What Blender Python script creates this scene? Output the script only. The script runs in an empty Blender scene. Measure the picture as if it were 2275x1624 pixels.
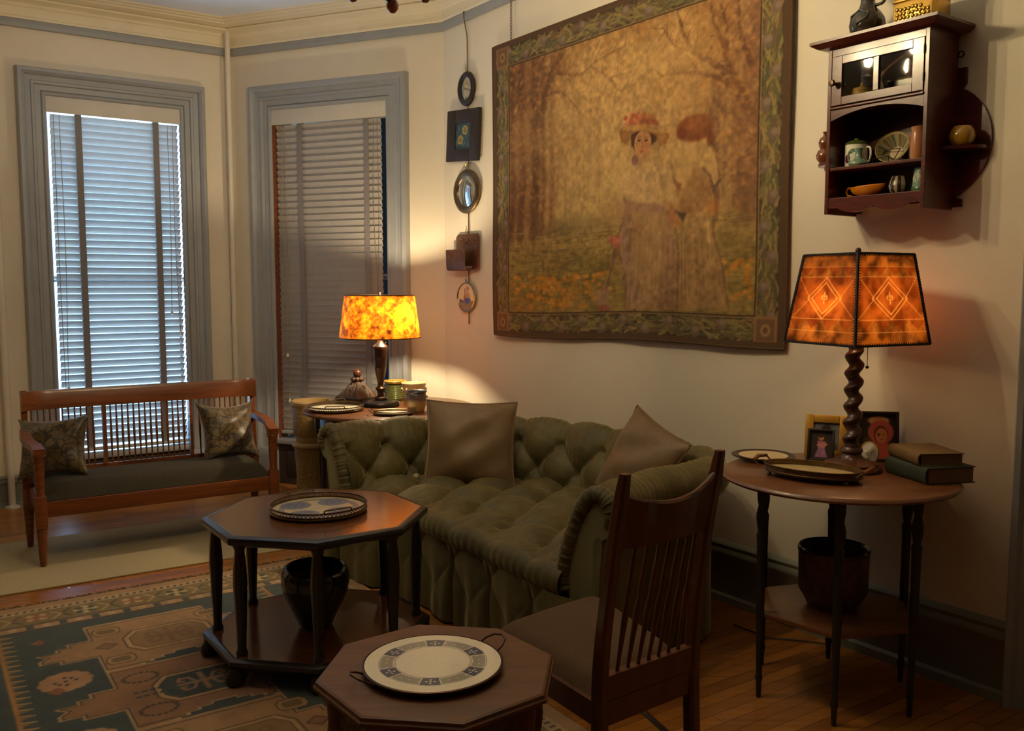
import bpy, bmesh, math, random
import numpy as np
from mathutils import Vector, Matrix
random.seed(7)
R = math.radians
PI = math.pi
scene = bpy.context.scene
C = scene.collection

# ------------------------------------------------------------------ camera, world, exposure
cam_d = bpy.data.cameras.new('camera')
cam_d.sensor_width = 36.0
cam_d.lens = 36.0 * 2000.0 / 2275.0
cam_d.clip_start = 0.05
cam_o = bpy.data.objects.new('camera', cam_d)
C.objects.link(cam_o)
cam_o.location = (0, 0, 1.45)
cam_o.rotation_euler = (R(90 - 5.06), 0, 0)
scene.camera = cam_o
scene.view_settings.view_transform = 'Standard'
scene.view_settings.look = 'None'
scene.view_settings.gamma = 1.0
scene.view_settings.exposure = 0.0
scene.view_settings.use_curve_mapping = False
scene.cycles.max_bounces = 8
scene.cycles.diffuse_bounces = 5
scene.cycles.transmission_bounces = 8
scene.cycles.sample_clamp_indirect = 4.0
scene.cycles.caustics_reflective = False
scene.cycles.caustics_refractive = False
scene.cycles.use_denoising = True

SKY = (0.30, 0.62, 1.0)
SKY_STRENGTH = 3.6
DAY_POWER = 190.0
CHANDELIER = 860.0        # emission strength of the chandelier bulbs
LAMP_CORNER = 1250.0
LAMP_TABLE = 40.0
WARM = (1.0, 0.78, 0.44)

world = bpy.data.worlds.new('daylight')
scene.world = world
world.use_nodes = True
world.node_tree.nodes['Background'].inputs[0].default_value = (*SKY, 1)
world.node_tree.nodes['Background'].inputs[1].default_value = SKY_STRENGTH


# ------------------------------------------------------------------ colour and materials
def lin(c):
    return tuple((x / 255 / 12.92) if x / 255 <= 0.04045 else ((x / 255 + 0.055) / 1.055) ** 2.4 for x in c[:3])


def new_mat(name):
    m = bpy.data.materials.new(name)
    m.use_nodes = True
    nt = m.node_tree
    return m, nt, nt.nodes['Principled BSDF']


def node(nt, t, **kw):
    n = nt.nodes.new(t)
    for k, v in kw.items():
        if k.startswith('i_'):
            n.inputs[k[2:].replace('_', ' ')].default_value = v
        else:
            setattr(n, k, v)
    return n


def coords(nt, scale=(1, 1, 1), rot=(0, 0, 0), kind='Object'):
    tc = node(nt, 'ShaderNodeTexCoord')
    mp = node(nt, 'ShaderNodeMapping')
    mp.inputs['Scale'].default_value = scale
    mp.inputs['Rotation'].default_value = rot
    nt.links.new(tc.outputs[kind], mp.inputs['Vector'])
    return mp.outputs[0]


def ramp(nt, fac, stops):
    r = node(nt, 'ShaderNodeValToRGB')
    el = r.color_ramp.elements
    while len(el) < len(stops):
        el.new(0.5)
    for e, (p, c) in zip(el, stops):
        e.position = p
        e.color = (*c, 1)
    nt.links.new(fac, r.inputs[0])
    return r.outputs[0]


def plain(name, rgb, rough=0.5, metal=0.0, var=0.12, scale=8, bump=0.0, bscale=60, sheen=0.0, coat=0.0, spec=0.5):
    """Paint, glaze, metal or cloth with a little unevenness in tone and height."""
    m, nt, b = new_mat(name)
    c = lin(rgb)
    v = coords(nt)
    n = node(nt, 'ShaderNodeTexNoise', i_Scale=scale, i_Detail=5.0, i_Roughness=0.6)
    nt.links.new(v, n.inputs['Vector'])
    lo = tuple(x * (1 - var) for x in c)
    hi = tuple(min(1, x * (1 + var)) for x in c)
    nt.links.new(ramp(nt, n.outputs['Fac'], [(0.3, lo), (0.7, hi)]), b.inputs['Base Color'])
    b.inputs['Roughness'].default_value = rough
    b.inputs['Metallic'].default_value = metal
    b.inputs['Specular IOR Level'].default_value = spec
    b.inputs['Coat Weight'].default_value = coat
    b.inputs['Coat Roughness'].default_value = 0.12
    if sheen:
        b.inputs['Sheen Weight'].default_value = sheen
        b.inputs['Sheen Roughness'].default_value = 0.35
        b.inputs['Sheen Tint'].default_value = (*[min(1, x * 3 + 0.1) for x in c], 1)
    if bump:
        n2 = node(nt, 'ShaderNodeTexNoise', i_Scale=bscale, i_Detail=4.0)
        nt.links.new(v, n2.inputs['Vector'])
        bp = node(nt, 'ShaderNodeBump', i_Strength=bump, i_Distance=0.01)
        nt.links.new(n2.outputs['Fac'], bp.inputs['Height'])
        nt.links.new(bp.outputs[0], b.inputs['Normal'])
    return m


def wood(name, dark, light, rough=0.35, scale=(3, 40, 40), rot=(0, 0, 0), coat=0.3):
    m, nt, b = new_mat(name)
    v = coords(nt, scale, rot)
    n = node(nt, 'ShaderNodeTexNoise', i_Scale=1.0, i_Detail=8.0, i_Roughness=0.65, i_Distortion=0.6)
    nt.links.new(v, n.inputs['Vector'])
    nt.links.new(ramp(nt, n.outputs['Fac'], [(0.3, lin(dark)), (0.7, lin(light))]), b.inputs['Base Color'])
    b.inputs['Roughness'].default_value = rough
    b.inputs['Coat Weight'].default_value = coat
    b.inputs['Coat Roughness'].default_value = 0.15
    bp = node(nt, 'ShaderNodeBump', i_Strength=0.06, i_Distance=0.004)
    nt.links.new(n.outputs['Fac'], bp.inputs['Height'])
    nt.links.new(bp.outputs[0], b.inputs['Normal'])
    return m


def painted(name, rough=0.8, bump=0.0, bscale=300, sheen=0.0, coat=0.0):
    """A surface whose own pattern is kept per vertex in the mesh ('pattern')."""
    m, nt, b = new_mat(name)
    a = node(nt, 'ShaderNodeAttribute', attribute_name='pattern')
    v = coords(nt)
    n = node(nt, 'ShaderNodeTexNoise', i_Scale=bscale, i_Detail=2.0)
    nt.links.new(v, n.inputs['Vector'])
    mx = node(nt, 'ShaderNodeMix', data_type='RGBA', blend_type='MULTIPLY')
    mx.inputs[0].default_value = 0.35
    nt.links.new(a.outputs['Color'], mx.inputs[6])
    nt.links.new(ramp(nt, n.outputs['Fac'], [(0.3, (0.6,) * 3), (0.7, (1.0,) * 3)]), mx.inputs[7])
    nt.links.new(mx.outputs[2], b.inputs['Base Color'])
    b.inputs['Roughness'].default_value = rough
    b.inputs['Coat Weight'].default_value = coat
    if sheen:
        b.inputs['Sheen Weight'].default_value = sheen
    if bump:
        bp = node(nt, 'ShaderNodeBump', i_Strength=bump, i_Distance=0.003)
        nt.links.new(n.outputs['Fac'], bp.inputs['Height'])
        nt.links.new(bp.outputs[0], b.inputs['Normal'])
    return m


def emitter(name, rgb, strength):
    m, nt, b = new_mat(name)
    b.inputs['Base Color'].default_value = (1, 1, 1, 1)
    b.inputs['Emission Color'].default_value = (*rgb, 1)
    b.inputs['Emission Strength'].default_value = strength
    return m


def glass(name, tint=(1, 1, 1), rough=0.0, refl=0.1):
    """Thin pane: see-through with a clear reflection."""
    m, nt, b = new_mat(name)
    nt.nodes.remove(b)
    out = nt.nodes['Material Output']
    t = node(nt, 'ShaderNodeBsdfTransparent')
    t.inputs[0].default_value = (*tint, 1)
    g = node(nt, 'ShaderNodeBsdfGlossy')
    g.inputs['Roughness'].default_value = rough
    fr = node(nt, 'ShaderNodeLayerWeight', i_Blend=refl)
    mx = node(nt, 'ShaderNodeMixShader')
    nt.links.new(fr.outputs['Fresnel'], mx.inputs[0])
    nt.links.new(t.outputs[0], mx.inputs[1])
    nt.links.new(g.outputs[0], mx.inputs[2])
    nt.links.new(mx.outputs[0], out.inputs['Surface'])
    return m


M = {}
M['wall'] = plain('wall_paint', (228, 216, 194), 0.75, var=0.03, scale=3, bump=0.05, bscale=120)
M['wallpaper'] = plain('dark_wallpaper', (96, 78, 58), 0.85, var=0.15, scale=14)  # dark colour put on the unseen walls to weaken bounced light
M['ceiling'] = plain('ceiling_paint', (232, 238, 248), 0.85, var=0.02)
M['crown'] = plain('crown_paint', (236, 224, 196), 0.5, var=0.04, scale=5)
M['trim'] = plain('trim_paint', (152, 154, 155), 0.42, var=0.05, scale=10)
M['base'] = plain('baseboard_paint', (128, 130, 114), 0.45, var=0.08)
M['pipe'] = plain('pipe_paint', (226, 218, 200), 0.3, var=0.03)
M['slat'] = plain('blind_slat', (174, 168, 162), 0.5, var=0.05, scale=20)
M['tape'] = plain('blind_tape', (132, 126, 126), 0.9, var=0.06, scale=60)
M['valance'] = plain('blind_valance', (206, 198, 182), 0.45, var=0.03)
M['cord'] = plain('cord', (150, 138, 120), 0.8)
M['acorn'] = plain('cord_pull', (225, 220, 205), 0.4)
M['pane'] = glass('window_pane', (0.96, 0.98, 1.0), 0.0, 0.08)
M['cabglass'] = glass('cabinet_glass', (0.9, 0.9, 0.88), 0.02, 0.35)
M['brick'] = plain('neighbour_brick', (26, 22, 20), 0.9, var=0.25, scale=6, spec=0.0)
M['panel'] = plain('under_window_panel', (58, 46, 36), 0.5, var=0.15)
M['oak'] = wood('settee_oak', (98, 50, 22), (142, 78, 34), 0.38, (14, 14, 60), coat=0.25)
M['oak_x'] = wood('settee_oak_lengthwise', (98, 50, 22), (142, 78, 34), 0.38, (2.5, 40, 40), coat=0.25)
M['darkfab'] = plain('settee_upholstery', (54, 46, 28), 0.9, var=0.12, scale=30, bump=0.25, bscale=400, sheen=0.12)
M['mahog'] = wood('table_mahogany', (80, 44, 27), (126, 76, 45), 0.18, (2.5, 34, 34), rot=(0, 0, R(-35)), coat=0.55)
M['tabouret'] = wood('tabouret_wood', (78, 44, 18), (106, 63, 28), 0.5, (3, 30, 30), coat=0.0)
M['ebony'] = plain('ebonised_wood', (30, 24, 22), 0.32, var=0.2, coat=0.3)
M['chairwood'] = wood('chair_oak', (66, 32, 16), (100, 54, 27), 0.34, (16, 16, 5), coat=0.35)
M['chairseat'] = plain('chair_seat_velvet', (84, 60, 34), 0.9, var=0.1, scale=40, bump=0.2, bscale=350, sheen=0.12)
M['velvet'] = plain('green_velvet', (88, 78, 40), 0.62, var=0.4, scale=6, bump=0.12, bscale=240, sheen=1.0)
M['velvet'].node_tree.nodes['Principled BSDF'].inputs['Sheen Tint'].default_value = (0.64, 0.53, 0.27, 1)
M['velvet_panel'] = plain('green_velvet_flat', (134, 128, 90), 0.8, var=0.15, scale=7, sheen=0.9)
M['button'] = plain('pale_button', (170, 150, 110), 0.5)
M['taupe'] = plain('taupe_velvet', (122, 98, 68), 0.55, var=0.12, scale=9, bump=0.1, bscale=200, sheen=0.8)
M['brass'] = plain('brass', (190, 150, 70), 0.28, 1.0, var=0.2, scale=30)
M['oldmetal'] = plain('tarnished_metal', (120, 100, 74), 0.38, 1.0, var=0.25, scale=40)
M['bronze'] = plain('bronze', (74, 52, 38), 0.35, 0.7, var=0.2, scale=30)
M['silver'] = plain('pewter', (170, 160, 140), 0.25, 1.0, var=0.1, scale=30)
M['tableround'] = wood('round_table_top', (92, 54, 30), (128, 80, 46), 0.35, (3, 30, 30), coat=0.3)
M['greenleg'] = plain('dark_green_leg', (38, 36, 28), 0.45, var=0.2)
M['cabinet'] = wood('cabinet_mahogany', (58, 18, 12), (96, 36, 24), 0.28, (3, 3, 40), coat=0.4)
M['cabinet_x'] = wood('cabinet_mahogany_across', (58, 18, 12), (96, 36, 24), 0.28, (20, 20, 60), coat=0.4)
M['twist'] = wood('twist_column_wood', (58, 28, 14), (88, 44, 22), 0.4, (12, 12, 4), coat=0.3)
M['carved'] = plain('carved_brown', (80, 58, 42), 0.5, var=0.35, scale=60, bump=1.0, bscale=55)
M['hem'] = plain('tapestry_hem', (84, 60, 36), 0.95, var=0.2, scale=60)
M['gilt'] = plain('gilt_frame', (196, 148, 54), 0.4, 0.4, var=0.15, scale=30)
M['blackframe'] = plain('black_frame', (40, 28, 22), 0.5, var=0.15)
M['mirror'] = plain('mirror_glass', (225, 230, 235), 0.03, 1.0, var=0.0)
M['copper'] = plain('hammered_copper', (120, 78, 56), 0.38, 0.8, var=0.2, scale=25, bump=0.25, bscale=60)
M['carpet'] = plain('cream_carpet', (178, 160, 122), 0.95, var=0.06, scale=90, bump=0.3, bscale=600)
M['fringe'] = plain('rug_fringe', (120, 96, 64), 0.95)
M['blackglaze'] = plain('black_glaze', (34, 38, 36), 0.16, var=0.3, scale=12, coat=0.5)
M['brownglaze'] = plain('mottled_pot', (84, 52, 32), 0.4, var=0.6, scale=26, bump=0.5, bscale=60)
M['greenglaze'] = plain('green_glaze', (84, 94, 46), 0.25, var=0.25, scale=14, coat=0.4)
M['creamglaze'] = plain('cream_glaze', (214, 190, 138), 0.28, var=0.12, scale=10, coat=0.4)
M['ochreglaze'] = plain('ochre_glaze', (172, 130, 40), 0.2, var=0.15, coat=0.5)
M['orangeglaze'] = plain('orange_glaze', (214, 128, 24), 0.25, var=0.08, coat=0.4)
M['pinkglaze'] = plain('buff_glaze', (176, 118, 74), 0.25, var=0.12, coat=0.4)
M['gourdglaze'] = plain('brown_glaze', (112, 64, 28), 0.15, var=0.3, coat=0.6)
M['tealglaze'] = plain('pale_teal_glaze', (112, 140, 118), 0.25, var=0.1, coat=0.4)
M['jugglaze'] = plain('dark_jug_glaze', (50, 44, 32), 0.15, var=0.3, scale=14, bump=0.4, bscale=24, coat=0.6)
M['white'] = plain('white_glaze', (236, 230, 212), 0.25, var=0.02)
M['stone'] = plain('mottled_stoneware', (150, 122, 72), 0.4, var=0.25, scale=70, bump=0.6, bscale=70)
M['stoneplain'] = plain('stoneware_rim', (168, 142, 92), 0.4, var=0.06)
M['bookgreen'] = plain('green_book_cloth', (42, 50, 34), 0.7, var=0.1, scale=50)
M['booktan'] = plain('tan_book_cloth', (112, 86, 48), 0.7, var=0.1, scale=50)
M['paper'] = plain('page_edges', (122, 92, 64), 0.9, var=0.15, scale=120)
M['black'] = plain('black', (18, 16, 15), 0.5)
M['wire'] = plain('dark_iron', (40, 26, 22), 0.5, 0.6)
M['amber'] = plain('amber_ware', (186, 150, 66), 0.3, var=0.3, scale=30, bump=0.5, bscale=50)
M['paint'] = painted('ceramic_painting', 0.3, coat=0.4)
M['print'] = painted('printed_paper', 0.45)
M['tapestry'] = painted('tapestry_weave', 0.95, bump=0.5, bscale=260)
M['rugpile'] = painted('rug_pile', 0.95, bump=0.7, bscale=420, sheen=0.2)


# ------------------------------------------------------------------ mesh helpers
def T(x=0, y=0, z=0):
    return Matrix.Translation((x, y, z))


def RZ(a):
    return Matrix.Rotation(a, 4, 'Z')


def RX(a):
    return Matrix.Rotation(a, 4, 'X')


def RY(a):
    return Matrix.Rotation(a, 4, 'Y')


def add_faces(bm, vs, fs, mtx=None):
    bv = [bm.verts.new((mtx @ Vector(v)) if mtx is not None else v) for v in vs]
    for f in fs:
        try:
            bm.faces.new([bv[i] for i in f])
        except ValueError:
            pass
    return bv


def box(bm, lo, hi, mtx=None, bev=0.0, seg=2):
    t = bmesh.new()
    bmesh.ops.create_cube(t, size=1.0)
    for v in t.verts:
        v.co = Vector([lo[i] + (v.co[i] + 0.5) * (hi[i] - lo[i]) for i in range(3)])
    if bev:
        bmesh.ops.bevel(t, geom=t.edges[:], offset=bev, segments=seg, profile=0.5, affect='EDGES')
    merge(bm, t, mtx)


def merge(bm, t, mtx=None):
    t.verts.index_update()
    vs = [v.co.copy() for v in t.verts]
    fs = [[v.index for v in f.verts] for f in t.faces]
    add_faces(bm, vs, fs, mtx)
    t.free()


def lathe(bm, prof, mtx=None, seg=32, caps=True):
    vs, fs = [], []
    n = len(prof)
    for i in range(seg):
        a = 2 * PI * i / seg
        for r, z in prof:
            vs.append((r * math.cos(a), r * math.sin(a), z))
    for i in range(seg):
        j = (i + 1) % seg
        for k in range(n - 1):
            fs.append([i * n + k, j * n + k, j * n + k + 1, i * n + k + 1])
    if caps:
        if prof[0][0] > 1e-6:
            fs.append([i * n for i in range(seg)][::-1])
        if prof[-1][0] > 1e-6:
            fs.append([i * n + n - 1 for i in range(seg)])
    bv = add_faces(bm, vs, fs, mtx)
    bmesh.ops.remove_doubles(bm, verts=bv, dist=1e-6)


def tube(bm, pts, rad, seg=8, mtx=None, closed=False, caps=True, sq=None):
    """Swept tube; rad a number or one per point; sq=(w,h) makes a flat bar."""
    pts = [Vector(p) for p in pts]
    n = len(pts)
    rads = rad if isinstance(rad, (list, tuple)) else [rad] * n
    up = None
    vs = []
    for i in range(n):
        a = pts[(i - 1) % n] if (closed or i > 0) else pts[i]
        b = pts[(i + 1) % n] if (closed or i < n - 1) else pts[i]
        t = (b - a).normalized()
        if up is None:
            up = Vector((0, 0, 1)) if abs(t.z) < 0.9 else Vector((1, 0, 0))
        s = t.cross(up)
        if s.length < 1e-6:
            s = t.orthogonal()
        s.normalize()
        up = s.cross(t).normalized()
        for k in range(seg):
            an = 2 * PI * (k + 0.5) / seg
            if sq:
                ca, sa = math.cos(an), math.sin(an)
                q = max(abs(ca), abs(sa))
                vs.append(pts[i] + s * (ca / q * sq[0] * 0.5) + up * (sa / q * sq[1] * 0.5))
            else:
                vs.append(pts[i] + (s * math.cos(an) + up * math.sin(an)) * rads[i])
    fs = []
    for i in range(n if closed else n - 1):
        j = (i + 1) % n
        for k in range(seg):
            l = (k + 1) % seg
            fs.append([i * seg + k, i * seg + l, j * seg + l, j * seg + k])
    if caps and not closed:
        fs.append(list(range(seg))[::-1])
        fs.append([(n - 1) * seg + k for k in range(seg)])
    add_faces(bm, vs, fs, mtx)


def ring(c, r, n=24, z=0.0, rx=None, ry=None):
    return [(c[0] + (rx or r) * math.cos(2 * PI * i / n), c[1] + (ry or r) * math.sin(2 * PI * i / n), z) for i in range(n)]


def prism(bm, poly, z0, z1, mtx=None, bev=0.0):
    t = bmesh.new()
    lo = [t.verts.new((x, y, z0)) for x, y in poly]
    hi = [t.verts.new((x, y, z1)) for x, y in poly]
    n = len(poly)
    for i in range(n):
        j = (i + 1) % n
        t.faces.new([lo[i], lo[j], hi[j], hi[i]])
    t.faces.new(lo[::-1])
    t.faces.new(hi)
    if bev:
        ed = [e for e in t.edges if abs(e.verts[0].co.z - e.verts[1].co.z) < 1e-7]
        bmesh.ops.bevel(t, geom=ed, offset=bev, segments=2, profile=0.5, affect='EDGES')
    merge(bm, t, mtx)


def ball(bm, c, r, mtx=None, sub=2, sc=(1, 1, 1)):
    t = bmesh.new()
    bmesh.ops.create_icosphere(t, subdivisions=sub, radius=r)
    for v in t.verts:
        v.co = Vector((v.co.x * sc[0] + c[0], v.co.y * sc[1] + c[1], v.co.z * sc[2] + c[2]))
    merge(bm, t, mtx)


def grid(bm, f, nu, nv, mtx=None, closed_u=False, flip=False):
    vs = [f(i / (nu if closed_u else nu - 1), j / (nv - 1)) for i in range(nu) for j in range(nv)]
    fs = []
    for i in range(nu if closed_u else nu - 1):
        k = (i + 1) % nu
        for j in range(nv - 1):
            q = [i * nv + j, k * nv + j, k * nv + j + 1, i * nv + j + 1]
            fs.append(q[::-1] if flip else q)
    return add_faces(bm, vs, fs, mtx)


def obj(name, bm, mat, parent=None, smooth=True, mtx=None, angle=40):
    me = bpy.data.meshes.new(name)
    bmesh.ops.recalc_face_normals(bm, faces=bm.faces[:])
    bm.to_mesh(me)
    bm.free()
    me.materials.append(M[mat] if isinstance(mat, str) else mat)
    if smooth:
        me.polygons.foreach_set('use_smooth', [True] * len(me.polygons))
        me.set_sharp_from_angle(angle=R(angle))
    o = bpy.data.objects.new(name, me)
    C.objects.link(o)
    if parent is not None:
        o.parent = parent
    if mtx is not None:
        o.matrix_local = mtx
    return o


def inst(src, name, parent, mtx, label=None):
    o = src.copy()
    o.name = name
    C.objects.link(o)
    o.parent = parent
    o.matrix_local = mtx
    return o


def thing(name, label, cat, loc=(0, 0, 0), rz=0.0, group=None):
    o = bpy.data.objects.new(name, None)
    o.empty_display_size = 0.05
    C.objects.link(o)
    o.location = loc
    o.rotation_euler = (0, 0, rz)
    tag(o, label, cat, group)
    return o


def tag(o, label, cat, group=None):
    o['label'] = label
    o['category'] = cat
    if group:
        o['group'] = group
    return o


def struct(name, bm, mat, parent=None, smooth=True):
    o = obj(name, bm, mat, parent, smooth)
    if parent is None:
        o['kind'] = 'structure'
    return o


def B():
    return bmesh.new()


# ------------------------------------------------------------------ raster painting for woven and printed patterns
class Canvas:
    """A small numpy painting; (0,0) is the lower left corner, u and v run 0..1."""

    def __init__(self, w, h, rgb, aspect=1.0):
        self.w, self.h = w, h
        self.a = np.ones((h, w, 3)) * np.array(rgb, float)
        v, u = np.mgrid[0:h, 0:w]
        self.u = u / (w - 1)
        self.v = v / (h - 1)
        self.asp = aspect        # width / height of the real thing
        self.rng = np.random.RandomState(3)

    def noise(self, fx, fy, seed=0, octaves=4):
        out = np.zeros((self.h, self.w))
        amp, tot = 1.0, 0.0
        rs = np.random.RandomState(seed)
        for o in range(octaves):
            nx, ny = int(fx * 2 ** o) + 2, int(fy * 2 ** o) + 2
            g = rs.rand(ny + 1, nx + 1)
            x, y = self.u * (nx - 1), self.v * (ny - 1)
            xi, yi = x.astype(int), y.astype(int)
            xf, yf = x - xi, y - yi
            xf, yf = xf * xf * (3 - 2 * xf), yf * yf * (3 - 2 * yf)
            n = (g[yi, xi] * (1 - xf) + g[yi, xi + 1] * xf) * (1 - yf) + (g[yi + 1, xi] * (1 - xf) + g[yi + 1, xi + 1] * xf) * yf
            out += n * amp
            tot += amp
            amp *= 0.55
        return out / tot

    def mix(self, mask, rgb, alpha=1.0, win=None):
        m = np.clip(mask * alpha, 0, 1)[..., None]
        if win is None:
            self.a = self.a * (1 - m) + np.array(rgb, float) * m
        else:
            self.a[win] = self.a[win] * (1 - m) + np.array(rgb, float) * m

    def win(self, u0, u1, v0, v1):
        """Index window of the canvas covering the given u, v range."""
        i0, i1 = max(0, int(u0 * (self.w - 1)) - 1), min(self.w, int(u1 * (self.w - 1)) + 3)
        j0, j1 = max(0, int(v0 * (self.h - 1)) - 1), min(self.h, int(v1 * (self.h - 1)) + 3)
        return (slice(j0, max(j0, j1)), slice(i0, max(i0, i1)))

    def ellipse(self, c, rx, ry, rgb, soft=0.15, alpha=1.0, rot=0.0):
        q = max(rx * self.asp, ry) * (1 + soft)
        w = self.win(c[0] - q / self.asp, c[0] + q / self.asp, c[1] - q, c[1] + q)
        dx, dy = (self.u[w] - c[0]) * self.asp, self.v[w] - c[1]
        ca, sa = math.cos(rot), math.sin(rot)
        x, y = dx * ca + dy * sa, -dx * sa + dy * ca
        d = np.sqrt((x / (rx * self.asp)) ** 2 + (y / ry) ** 2)
        self.mix(np.clip((1 - d) / soft + 0.5, 0, 1), rgb, alpha, w)

    def poly(self, pts, rgb, soft=0.004, alpha=1.0):
        us, vs_ = [p[0] for p in pts], [p[1] for p in pts]
        w = self.win(min(us) - soft / self.asp, max(us) + soft / self.asp, min(vs_) - soft, max(vs_) + soft)
        x, y = self.u[w] * self.asp, self.v[w]
        inside = np.zeros(x.shape, bool)
        dist = np.full(x.shape, 9.0)
        n = len(pts)
        for i in range(n):
            x0, y0 = pts[i][0] * self.asp, pts[i][1]
            x1, y1 = pts[(i + 1) % n][0] * self.asp, pts[(i + 1) % n][1]
            if y0 != y1:
                cr = ((y0 > y) != (y1 > y)) & (x < (x1 - x0) * (y - y0) / (y1 - y0) + x0)
                inside ^= cr
            dist = np.minimum(dist, self._seg(x, y, x0, y0, x1, y1))
        sd = np.where(inside, dist, -dist)
        self.mix(np.clip(sd / soft + 0.5, 0, 1), rgb, alpha, w)

    @staticmethod
    def _seg(x, y, x0, y0, x1, y1):
        dx, dy = x1 - x0, y1 - y0
        l = dx * dx + dy * dy + 1e-12
        t = np.clip(((x - x0) * dx + (y - y0) * dy) / l, 0, 1)
        return np.hypot(x - x0 - t * dx, y - y0 - t * dy)

    def line(self, pts, w, rgb, alpha=1.0, soft=None, w1=None, closed=False):
        if closed:
            pts = list(pts) + [pts[0]]
        n = len(pts) - 1
        for i in range(n):
            ww = w if w1 is None else w + (w1 - w) * (i + 0.5) / n
            s = soft or ww * 0.5
            g = ww * 0.5 + s
            p, q = pts[i], pts[i + 1]
            wn = self.win(min(p[0], q[0]) - g / self.asp, max(p[0], q[0]) + g / self.asp, min(p[1], q[1]) - g, max(p[1], q[1]) + g)
            d = self._seg(self.u[wn] * self.asp, self.v[wn], p[0] * self.asp, p[1], q[0] * self.asp, q[1])
            self.mix(np.clip((ww * 0.5 - d) / s + 0.5, 0, 1), rgb, alpha, wn)

    def colours(self):
        return self.a


def painted_grid(name, canvas, f, mat, parent=None, smooth=True):
    """Grid mesh of the canvas resolution; f(u, v) gives the point; colours become the 'pattern' attribute."""
    w, h = canvas.w, canvas.h
    uu, vv = np.meshgrid(np.linspace(0, 1, w), np.linspace(0, 1, h))
    co = f(uu, vv).reshape(-1, 3)
    idx = np.arange(w * h).reshape(h, w)
    q = np.stack([idx[:-1, :-1], idx[:-1, 1:], idx[1:, 1:], idx[1:, :-1]], -1).reshape(-1, 4)
    me = bpy.data.meshes.new(name)
    me.from_pydata(co.tolist(), [], q.tolist())
    at = me.attributes.new('pattern', 'FLOAT_COLOR', 'POINT')
    s = np.clip(canvas.a.reshape(-1, 3), 0, 255) / 255
    l = np.where(s <= 0.04045, s / 12.92, ((s + 0.055) / 1.055) ** 2.4)
    at.data.foreach_set('color', np.c_[l, np.ones(len(l))].ravel().astype(np.float32))
    me.materials.append(M[mat] if isinstance(mat, str) else mat)
    if smooth:
        me.polygons.foreach_set('use_smooth', [True] * len(me.polygons))
    o = bpy.data.objects.new(name, me)
    C.objects.link(o)
    if parent is not None:
        o.parent = parent
    return o


def flat_xy(x0, x1, y0, y1, z):
    return lambda u, v: np.stack([x0 + (x1 - x0) * u, y0 + (y1 - y0) * v, np.full_like(u, z)], -1)


# ------------------------------------------------------------------ room shell
C2 = Vector((-0.447, 6.029))
C1 = Vector((-2.045, 6.691))
ER, NR = Vector((0.588, -0.809)), Vector((-0.809, -0.588))      # right wall: along, into the room
EM, NM = Vector((-0.924, 0.383)), Vector((-0.383, -0.924))      # bay side wall with the second window
EL, NL = Vector((-0.829, -0.559)), Vector((0.559, -0.829))      # bay front wall with the first window
C0 = C1 + EL * 1.65
CB = C0 + Vector((0.0086, -1.0)) * 1.73
CD = CB + NR * 1.9
PR = C2 + ER * 9.0
PL = PR + NR * (CD - C2).dot(NR)
CEIL = 3.32


def frame(base, e, n, s=0.0, z=0.0, off=0.0):
    """Local axes on a wall: x along the wall, y out into the room, z up."""
    o = base + e * s + n * off
    m = Matrix(((e.x, n.x, 0, o.x), (e.y, n.y, 0, o.y), (0, 0, 1, z), (0, 0, 0, 1)))
    return m


def place(o, m):
    """Put a top-level object on a wall frame (rotation only about z, mirrored frames are re-turned)."""
    o.matrix_world = m


outline = [C2, C1, C0, CB, CD, PL, PR]
bm = B()
prism(bm, [(p.x * 1.06, (p.y - 2) * 1.06 + 2) for p in outline], -0.12, 0.0)
fl_mat, nt, b = new_mat('floor_boards')
v = coords(nt, (1, 1, 1), (0, 0, R(-34)))
br = node(nt, 'ShaderNodeTexBrick', offset=0.37)
br.inputs['Color1'].default_value = (*lin((196, 128, 54)), 1)
br.inputs['Color2'].default_value = (*lin((160, 98, 42)), 1)
br.inputs['Mortar'].default_value = (*lin((52, 26, 12)), 1)
br.inputs['Scale'].default_value = 1.0
br.inputs['Mortar Size'].default_value = 0.0012
br.inputs['Brick Width'].default_value = 1.1
br.inputs['Row Height'].default_value = 0.057
nt.links.new(v, br.inputs['Vector'])
v2 = coords(nt, (2.2, 34, 34), (0, 0, R(-34)))
n1 = node(nt, 'ShaderNodeTexNoise', i_Scale=1.0, i_Detail=7.0, i_Roughness=0.65)
nt.links.new(v2, n1.inputs['Vector'])
mx = node(nt, 'ShaderNodeMix', data_type='RGBA', blend_type='MULTIPLY')
mx.inputs[0].default_value = 0.8
nt.links.new(br.outputs['Color'], mx.inputs[6])
nt.links.new(ramp(nt, n1.outputs['Fac'], [(0.3, (0.5, 0.45, 0.4)), (0.7, (1, 1, 1))]), mx.inputs[7])
nt.links.new(mx.outputs[2], b.inputs['Base Color'])
b.inputs['Roughness'].default_value = 0.36
b.inputs['Coat Weight'].default_value = 0.25
struct('floor', bm, fl_mat, smooth=False)
bm = B()
prism(bm, [(p.x * 1.06, (p.y - 2) * 1.06 + 2) for p in outline], CEIL, CEIL + 0.12)
struct('ceiling', bm, 'ceiling', smooth=False)


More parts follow.
